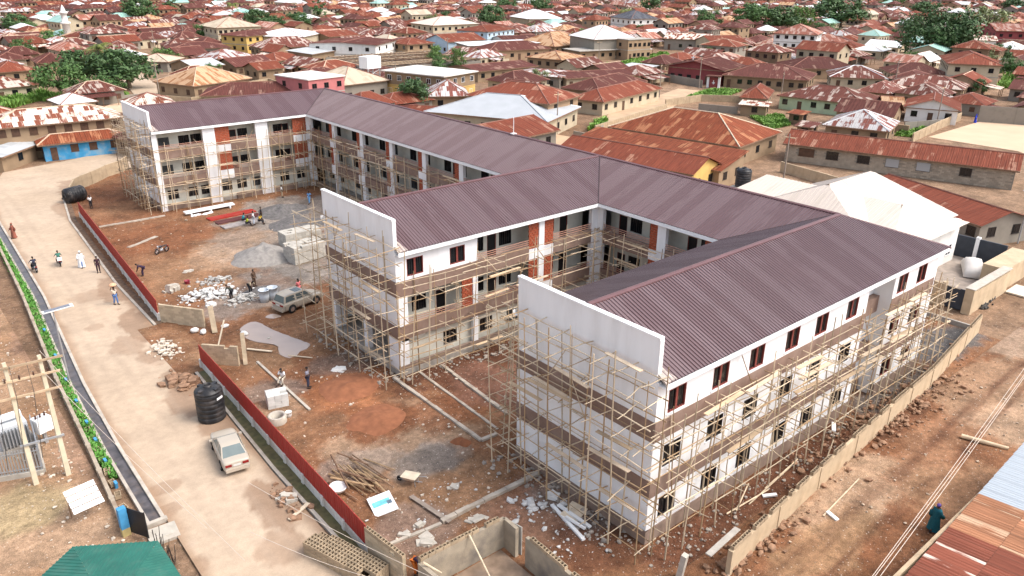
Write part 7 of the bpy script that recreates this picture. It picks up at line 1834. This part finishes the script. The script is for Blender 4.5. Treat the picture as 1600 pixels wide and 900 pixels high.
# ---------------------------------------------------------------- people
SKIN = mat('dark_skin', (.085,.045,.028), .55, .12, 6); HAIR = mat('black_hair', (.012,.010,.009), .8, .2, 8); EYE = mat('eye_white', (.7,.68,.64), .3, .02, 5); LIP = mat('lip', (.12,.05,.045), .5, .1, 5)
def skin_obj(name, V, E, rad, m, parent, root=0, sub=2):
    me = bpy.data.meshes.new(name); me.from_pydata([tuple(v) for v in V], E, []); me.materials.append(m)
    o = link(name, me, parent); s = o.modifiers.new('Skin', 'SKIN'); s.use_smooth_shade = True; s.branch_smoothing = .4
    sv_ = me.skin_vertices[0].data
    for i, r in enumerate(rad): sv_[i].radius = (r, r) if not isinstance(r, tuple) else r; sv_[i].use_root = (i == root)
    b = o.modifiers.new('Subsurf', 'SUBSURF'); b.levels = sub; b.render_levels = sub; return o
def person(label, loc, rz, top, bottom, pose='stand', robe=None, hat=None, k=1.0, group=None, shoes=None):
    """y is forward. joints first, then one skinned body; clothes are skins a little wider"""
    root = empty('person', loc, rz, label, 'person', group); root.scale = (k,k,k)
    J = dict(pel=(0,0,.95), sp=(0,.0,1.12), ch=(0,.01,1.32), nk=(0,.0,1.46), h0=(0,.025,1.53), h1=(0,.03,1.62), h2=(0,.015,1.70))
    for s, sx in (('l',-1),('r',1)):
        J.update({'sh'+s:(sx*.18,0,1.40), 'el'+s:(sx*.235,-.02,1.13), 'wr'+s:(sx*.245,.07,.90), 'hp'+s:(sx*.095,0,.90), 'kn'+s:(sx*.105,.03,.50), 'an'+s:(sx*.11,0,.09), 'to'+s:(sx*.13,.15,.035)})
    if pose == 'walk':
        J.update(knl=(-.10,.18,.52), anl=(-.10,.22,.10), tol=(-.11,.37,.06), knr=(.10,-.02,.50), anr=(.10,-.28,.14), tor=(.10,-.14,.04), ell=(-.24,-.12,1.15), wrl=(-.24,-.10,.90), elr=(.24,.06,1.14), wrr=(.24,.22,.96))
    if pose == 'carry':
        J.update(elr=(.33,.05,1.55), wrr=(.17,.06,1.82), knl=(-.10,.12,.51), anl=(-.10,.14,.09), tol=(-.11,.29,.04), anr=(.10,-.16,.10), tor=(.10,-.01,.03))
    if pose == 'ride':
        for q in ('pel','sp','ch','nk','h0','h1','h2','shl','shr'): x, y, z = J[q]; J[q] = (x, y+(z-.95)*.16-.05, z-.03)
        J.update(hpl=(-.10,0,.88), hpr=(.10,0,.88), knl=(-.2,.36,.74), knr=(.2,.36,.74), anl=(-.2,.16,.34), anr=(.2,.16,.34), tol=(-.2,.32,.29), tor=(.2,.32,.29), ell=(-.28,.22,1.14), elr=(.28,.22,1.14), wrl=(-.34,.40,1.02), wrr=(.34,.40,1.02))
    if pose == 'bend':
        c, s_ = math.cos(1.05), math.sin(1.05)
        for q in ('sp','ch','nk','h0','h1','h2','shl','shr'): x, y, z = J[q]; dz = z-.95; J[q] = (x, dz*s_+y*c-.12, .92+dz*c-y*s_)
        J.update(pel=(0,-.12,.92), hpl=(-.095,-.12,.88), hpr=(.095,-.12,.88), ell=(-.24,.38,.88), elr=(.24,.38,.88), wrl=(-.16,.48,.62), wrr=(.16,.48,.62))
    if pose == 'sit':
        dz = -.48
        for q in ('pel','sp','ch','nk','h0','h1','h2','shl','shr'): x, y, z = J[q]; J[q] = (x, y+(z-.95)*.25, z+dz)
        J.update(hpl=(-.1,0,.44), hpr=(.1,0,.44), knl=(-.15,.40,.50), knr=(.15,.42,.47), anl=(-.15,.42,.09), anr=(.17,.52,.09), tol=(-.16,.57,.035), tor=(.18,.67,.035), ell=(-.25,.20,.66), elr=(.25,.2,.66), wrl=(-.13,.40,.58), wrr=(.13,.40,.58))
    if pose == 'hold':
        J.update(ell=(-.23,.02,1.14), wrl=(-.10,.24,1.16), elr=(.23,.02,1.14), wrr=(.10,.24,1.18))
    names = list(J); V = [Vector(J[n]) for n in names]; ix = {n: i for i, n in enumerate(names)}
    RD = dict(pel=.125, sp=.115, ch=.135, nk=.055, h0=.068, h1=.092, h2=.062)
    for s in 'lr': RD.update({'sh'+s:.062,'el'+s:.043,'wr'+s:.030,'hp'+s:.085,'kn'+s:.058,'an'+s:.040,'to'+s:.034})
    rad = [RD[n] for n in names]
    E = [('pel','sp'),('sp','ch'),('ch','nk'),('nk','h0'),('h0','h1'),('h1','h2')]
    for s in 'lr': E += [('ch','sh'+s),('sh'+s,'el'+s),('el'+s,'wr'+s),('pel','hp'+s),('hp'+s,'kn'+s),('kn'+s,'an'+s),('an'+s,'to'+s)]
    E = [(ix[a], ix[b]) for a, b in E]
    # hands: a palm, four unequal curled fingers and a thumb off its side
    for s, sx in (('l',-1),('r',1)):
        w, e = Vector(J['wr'+s]), Vector(J['el'+s]); d = (w-e).normalized(); side = d.cross(Vector((sx,0,0))).normalized() if abs(d.x) < .9 else Vector((0,1,0)); nrm = d.cross(side).normalized()
        V.append(w+d*.075); rad.append((.036,.020)); pi = len(V)-1; E.append((ix['wr'+s], pi))
        for j, (off, ln) in enumerate(((-.028,.062),(-.01,.072),(.01,.068),(.028,.052))):
            V.append(w+d*(.10+ln*.5)+side*off); rad.append(.0095); E.append((pi, len(V)-1)); V.append(w+d*(.10+ln)+side*off*1.05-nrm*.02*sx); rad.append(.0085); E.append((len(V)-2, len(V)-1))
        V.append(w+d*.06-side*.05); rad.append(.011); E.append((pi, len(V)-1)); V.append(w+d*.10-side*.062); rad.append(.009); E.append((len(V)-2, len(V)-1))
    skin_obj('body', V, E, rad, SKIN, root, ix['pel'])
    def cloth(nm, pts, edges, rr, m): skin_obj(nm, [Vector(p) for p in pts], edges, rr, m, root, 0, 1)
    mid = lambda a, b, t: tuple(Vector(J[a]).lerp(Vector(J[b]), t))
    if top: cloth('shirt', [J['pel'],J['sp'],J['ch'],mid('ch','nk',.62),J['shl'],mid('shl','ell',.9),J['shr'],mid('shr','elr',.9)], [(0,1),(1,2),(2,3),(2,4),(4,5),(2,6),(6,7)], [.150,.145,.165,.075,.085,.068,.085,.068], top)
    if bottom: cloth('trousers', [J['pel'],J['hpl'],J['knl'],mid('knl','anl',.9),J['hpr'],J['knr'],mid('knr','anr',.9)], [(0,1),(1,2),(2,3),(0,4),(4,5),(5,6)], [.142,.105,.082,.070,.105,.082,.070], bottom)
    if robe:
        m_ = MB(); sg = 1 if pose != 'sit' else .55; b = Vector(J['pel']); prof = [(.12,1.47),(.20,1.40),(.22,1.25),(.22,1.0),(.25,.7),(.28,.4),(.32,.07)] if pose != 'bend' else [(.2,.98),(.24,.8),(.27,.4),(.3,.08)]
        n = 16; b0 = len(m_.v)
        for r_, z in prof:
            for q in range(n):
                a = 2*math.pi*q/n; f = 1+(.10*math.sin(a*5+z*2))*(1 if z < .8 else .2); m_.v.append((r_*1.12*f*math.cos(a), r_*.82*f*math.sin(a)+.01, z*sg))
        for i in range(len(prof)-1):
            for q in range(n): q2 = (q+1) % n; m_.f.append((i*n+q, (i+1)*n+q, (i+1)*n+q2, i*n+q2)); m_.m.append(0); m_.uv.append(None)
        m_.build('robe', robe, root, True)
        for s, sx in (('l',-1),('r',1)):
            m_ = MB(); m_.tube([Vector(J['sh'+s]), Vector(J['el'+s]), Vector(J['wr'+s])], [.09,.10,.12], 10); m_.build('sleeve', robe, root, True)
    h1, h2 = Vector(J['h1']), Vector(J['h2']); up = (h2-Vector(J['h0'])).normalized(); fw = Vector((0,1,0)); fw = (fw-up*fw.dot(up)).normalized(); rt = fw.cross(up)
    if not hat:
        m_ = MB(); m_.blob((0,0,0), (.092,.10,.085), 3, 0, 12, 7, .02); o = m_.build('hair', HAIR, root, True, h1+up*.035-fw*.018)
    else:
        m_ = MB(); m_.blob((0,0,0), (.11,.12,.10), 3, 0, 12, 7, .05); m_.build('head_scarf', hat, root, True, h1+up*.03-fw*.022)
    for s in (-1, 1):
        m_ = MB(); m_.blob((0,0,0), (.013,.010,.009), 1, 0, 8, 5, 0); m_.build('eye', EYE, root, True, h1+fw*.083+rt*.034*s+up*.012)
        m_ = MB(); m_.blob((0,0,0), (.012,.022,.032), 1, 0, 8, 5, 0); m_.build('ear', SKIN, root, True, h1+rt*.09*s)
    m_ = MB(); m_.blob((0,0,0), (.016,.022,.022), 1, 0, 8, 5, 0); m_.build('nose', SKIN, root, True, h1+fw*.092-up*.015)
    m_ = MB(); m_.blob((0,0,0), (.026,.008,.008), 1, 0, 8, 5, 0); m_.build('mouth', LIP, root, True, h1+fw*.082-up*.05)
    for s in 'lr':
        if pose != 'x': m_ = MB(); a, t = Vector(J['an'+s]), Vector(J['to'+s]); m_.obox((a+t)/2-Vector((0,0,.03)), (.095,.27,.055), math.atan2(t.y-a.y, t.x-a.x)-math.pi/2); m_.build('shoe', shoes or frame_m, root)
    return root
def cl_(name, c): return mat('cloth_'+name, c, .9, .18, 7)
PPL = [('woman in a rust brown patterned wrapper walking on the far road', (-17.14,82.81), 100, None, None, 'walk', cl_('rust', (.26,.09,.06)), cl_('rust', (.26,.09,.06)), .09),
 ('person in dark clothes riding the dark motorcycle', None, 0, cl_('navy', (.03,.035,.06)), cl_('black', (.02,.02,.025)), 'ride', None, None, 0),
 ('person in green riding the motorcycle with the white box', None, 0, cl_('green', (.05,.17,.13)), cl_('brown', (.10,.06,.04)), 'ride', None, None, 0),
 ('person in a long white robe over blue, walking on the road', (-13.42,67.30), 150, None, cl_('blue', (.08,.16,.36)), 'walk', cl_('white', (.74,.74,.74)), cl_('white', (.74,.74,.74)), .09),
 ('slim person in near black clothes standing on the road', (-12.45,64.58), 170, cl_('maroonblack', (.045,.02,.03)), cl_('maroonblack', (.045,.02,.03)), 'stand', None, None, .09),
 ('person in white with a round load on the head, walking on the road', (-13.43,54.55), 200, cl_('cream', (.62,.55,.45)), cl_('blue', (.08,.16,.36)), 'carry', None, None, .09),
 ('person in dark purple bending just behind the far red wall', (-9.14,60.72), 60, cl_('purple', (.035,.02,.05)), cl_('purple', (.035,.02,.05)), 'bend', None, None, .05),
 ('man in a white shirt and dark trousers beside the lying black tank', (-6.89,90.50), 200, cl_('white', (.74,.74,.74)), cl_('black', (.02,.02,.025)), 'stand', None, None, .05),
 ('worker in a yellow green vest, left of the group at the pipe stack', (6.06,70.25), 250, cl_('hivis', (.42,.48,.05)), cl_('black', (.02,.02,.025)), 'sit', None, None, .05),
 ('worker in white in the middle of the group at the pipe stack', (6.95,70.20), 240, cl_('white', (.74,.74,.74)), cl_('paleblue', (.45,.5,.58)), 'stand', None, None, .05),
 ('worker in yellow, right of the group at the pipe stack', (7.73,70.25), 220, cl_('yellow', (.55,.38,.03)), cl_('black', (.02,.02,.025)), 'sit', None, None, .05),
 ('worker in turquoise at the left rear of the pipe stack group', (6.21,71.81), 250, cl_('turquoise', (.04,.32,.38)), cl_('black', (.02,.02,.025)), 'sit', None, None, .05),
 ('worker in black behind the yellow one at the pipe stack', (8.47,71.37), 250, cl_('black', (.02,.02,.025)), cl_('black', (.02,.02,.025)), 'stand', None, None, .05),
 ('person in pale blue walking near the inner corner of the rear yard', (16.69,74.46), 120, cl_('sky', (.15,.32,.58)), cl_('sky', (.15,.32,.58)), 'walk', None, None, .05),
 ('worker in white sitting on the beam beside the white block stack', (-7.73,30.22), 130, cl_('white', (.74,.74,.74)), cl_('cream', (.62,.55,.45)), 'sit', None, None, .16),
 ('man in a grey shirt and dark trousers standing by the orange earth heap', (-6.55,28.34), 230, cl_('greyshirt', (.26,.26,.32)), cl_('darkblue', (.035,.04,.07)), 'hold', None, None, .06),
 ('worker in tan standing at the mortar heap', (-2.34,49.23), 200, cl_('tan', (.40,.32,.22)), cl_('black', (.02,.02,.025)), 'bend', None, None, .06),
 ('worker in dark clothes bending at the white rock heap', (-4.37,49.01), 20, cl_('darkgreen', (.05,.06,.045)), cl_('black', (.02,.02,.025)), 'bend', None, None, .06),
 ('worker in dark brown standing behind the tan one at the mortar heap', (-1.29,50.75), 200, cl_('brown', (.10,.06,.04)), cl_('brown', (.10,.06,.04)), 'stand', None, None, .06),
 ('person in a bright pink vest standing behind the gold car', (1.11,45.60), 200, cl_('pink', (.70,.20,.20)), cl_('pink', (.70,.20,.20)), 'stand', None, None, .06),
 ('woman in a flowing teal robe and violet scarf walking down the dirt lane', (14.01,-9.95), 250, None, cl_('teal', (.012,.10,.13)), 'walk', cl_('teal', (.012,.10,.13)), cl_('violet', (.10,.06,.24)), .03),
 ('person in white shirt near the plinth of the rear wing', (15.15,79.76), 250, cl_('white', (.74,.74,.74)), cl_('tan', (.40,.32,.22)), 'stand', None, None, .06),
 ('person in vivid blue standing at the wall of the sand lot', (156.29,42.67), 200, None, cl_('vividblue', (.02,.05,.45)), 'stand', cl_('vividblue', (.02,.05,.45)), cl_('vividblue', (.02,.05,.45)), .0),
 ('person in dark purple and orange at the corner of the roofless block building', (-11.28,6.24), 200, cl_('purple', (.035,.02,.05)), cl_('orange', (.6,.16,.03)), 'bend', None, None, .06),
 ('person in deep blue beside the far end of the walled yard', (77.56,10.44), 200, cl_('vividblue', (.02,.05,.45)), cl_('darkblue', (.035,.04,.07)), 'stand', None, None, .06)]
for lab, p, deg, tp, bt, pose, robe, hat, z in PPL:
    if pose == 'ride':
        b = [o for o in COL.objects if o.name.startswith('motorcycle') and ('dark clothes' in o['label'] if 'dark' in lab else 'green' in o['label'])][0]
        person(lab, (b.location.x-.22*math.cos(b.rotation_euler.z), b.location.y-.22*math.sin(b.rotation_euler.z), b.location.z), b.rotation_euler.z-math.pi/2, tp, bt, 'ride'); continue
    person(lab, (*p, z), R(deg), tp, bt, pose, robe, hat, 1.06 if robe is None else 1.08)
    if pose == 'carry':
        m_ = MB(); m_.lathe([(0,0),(.2,.02),(.34,.12),(.36,.14),(.3,.2),(.2,.3),(0,.34)], 16); thing('head_load', m_, cl_('orangewhite', (.62,.36,.22)), 'round orange and white load carried on a head on the road', 'bundle', (p[0], p[1], z+1.86), 0, None, True)
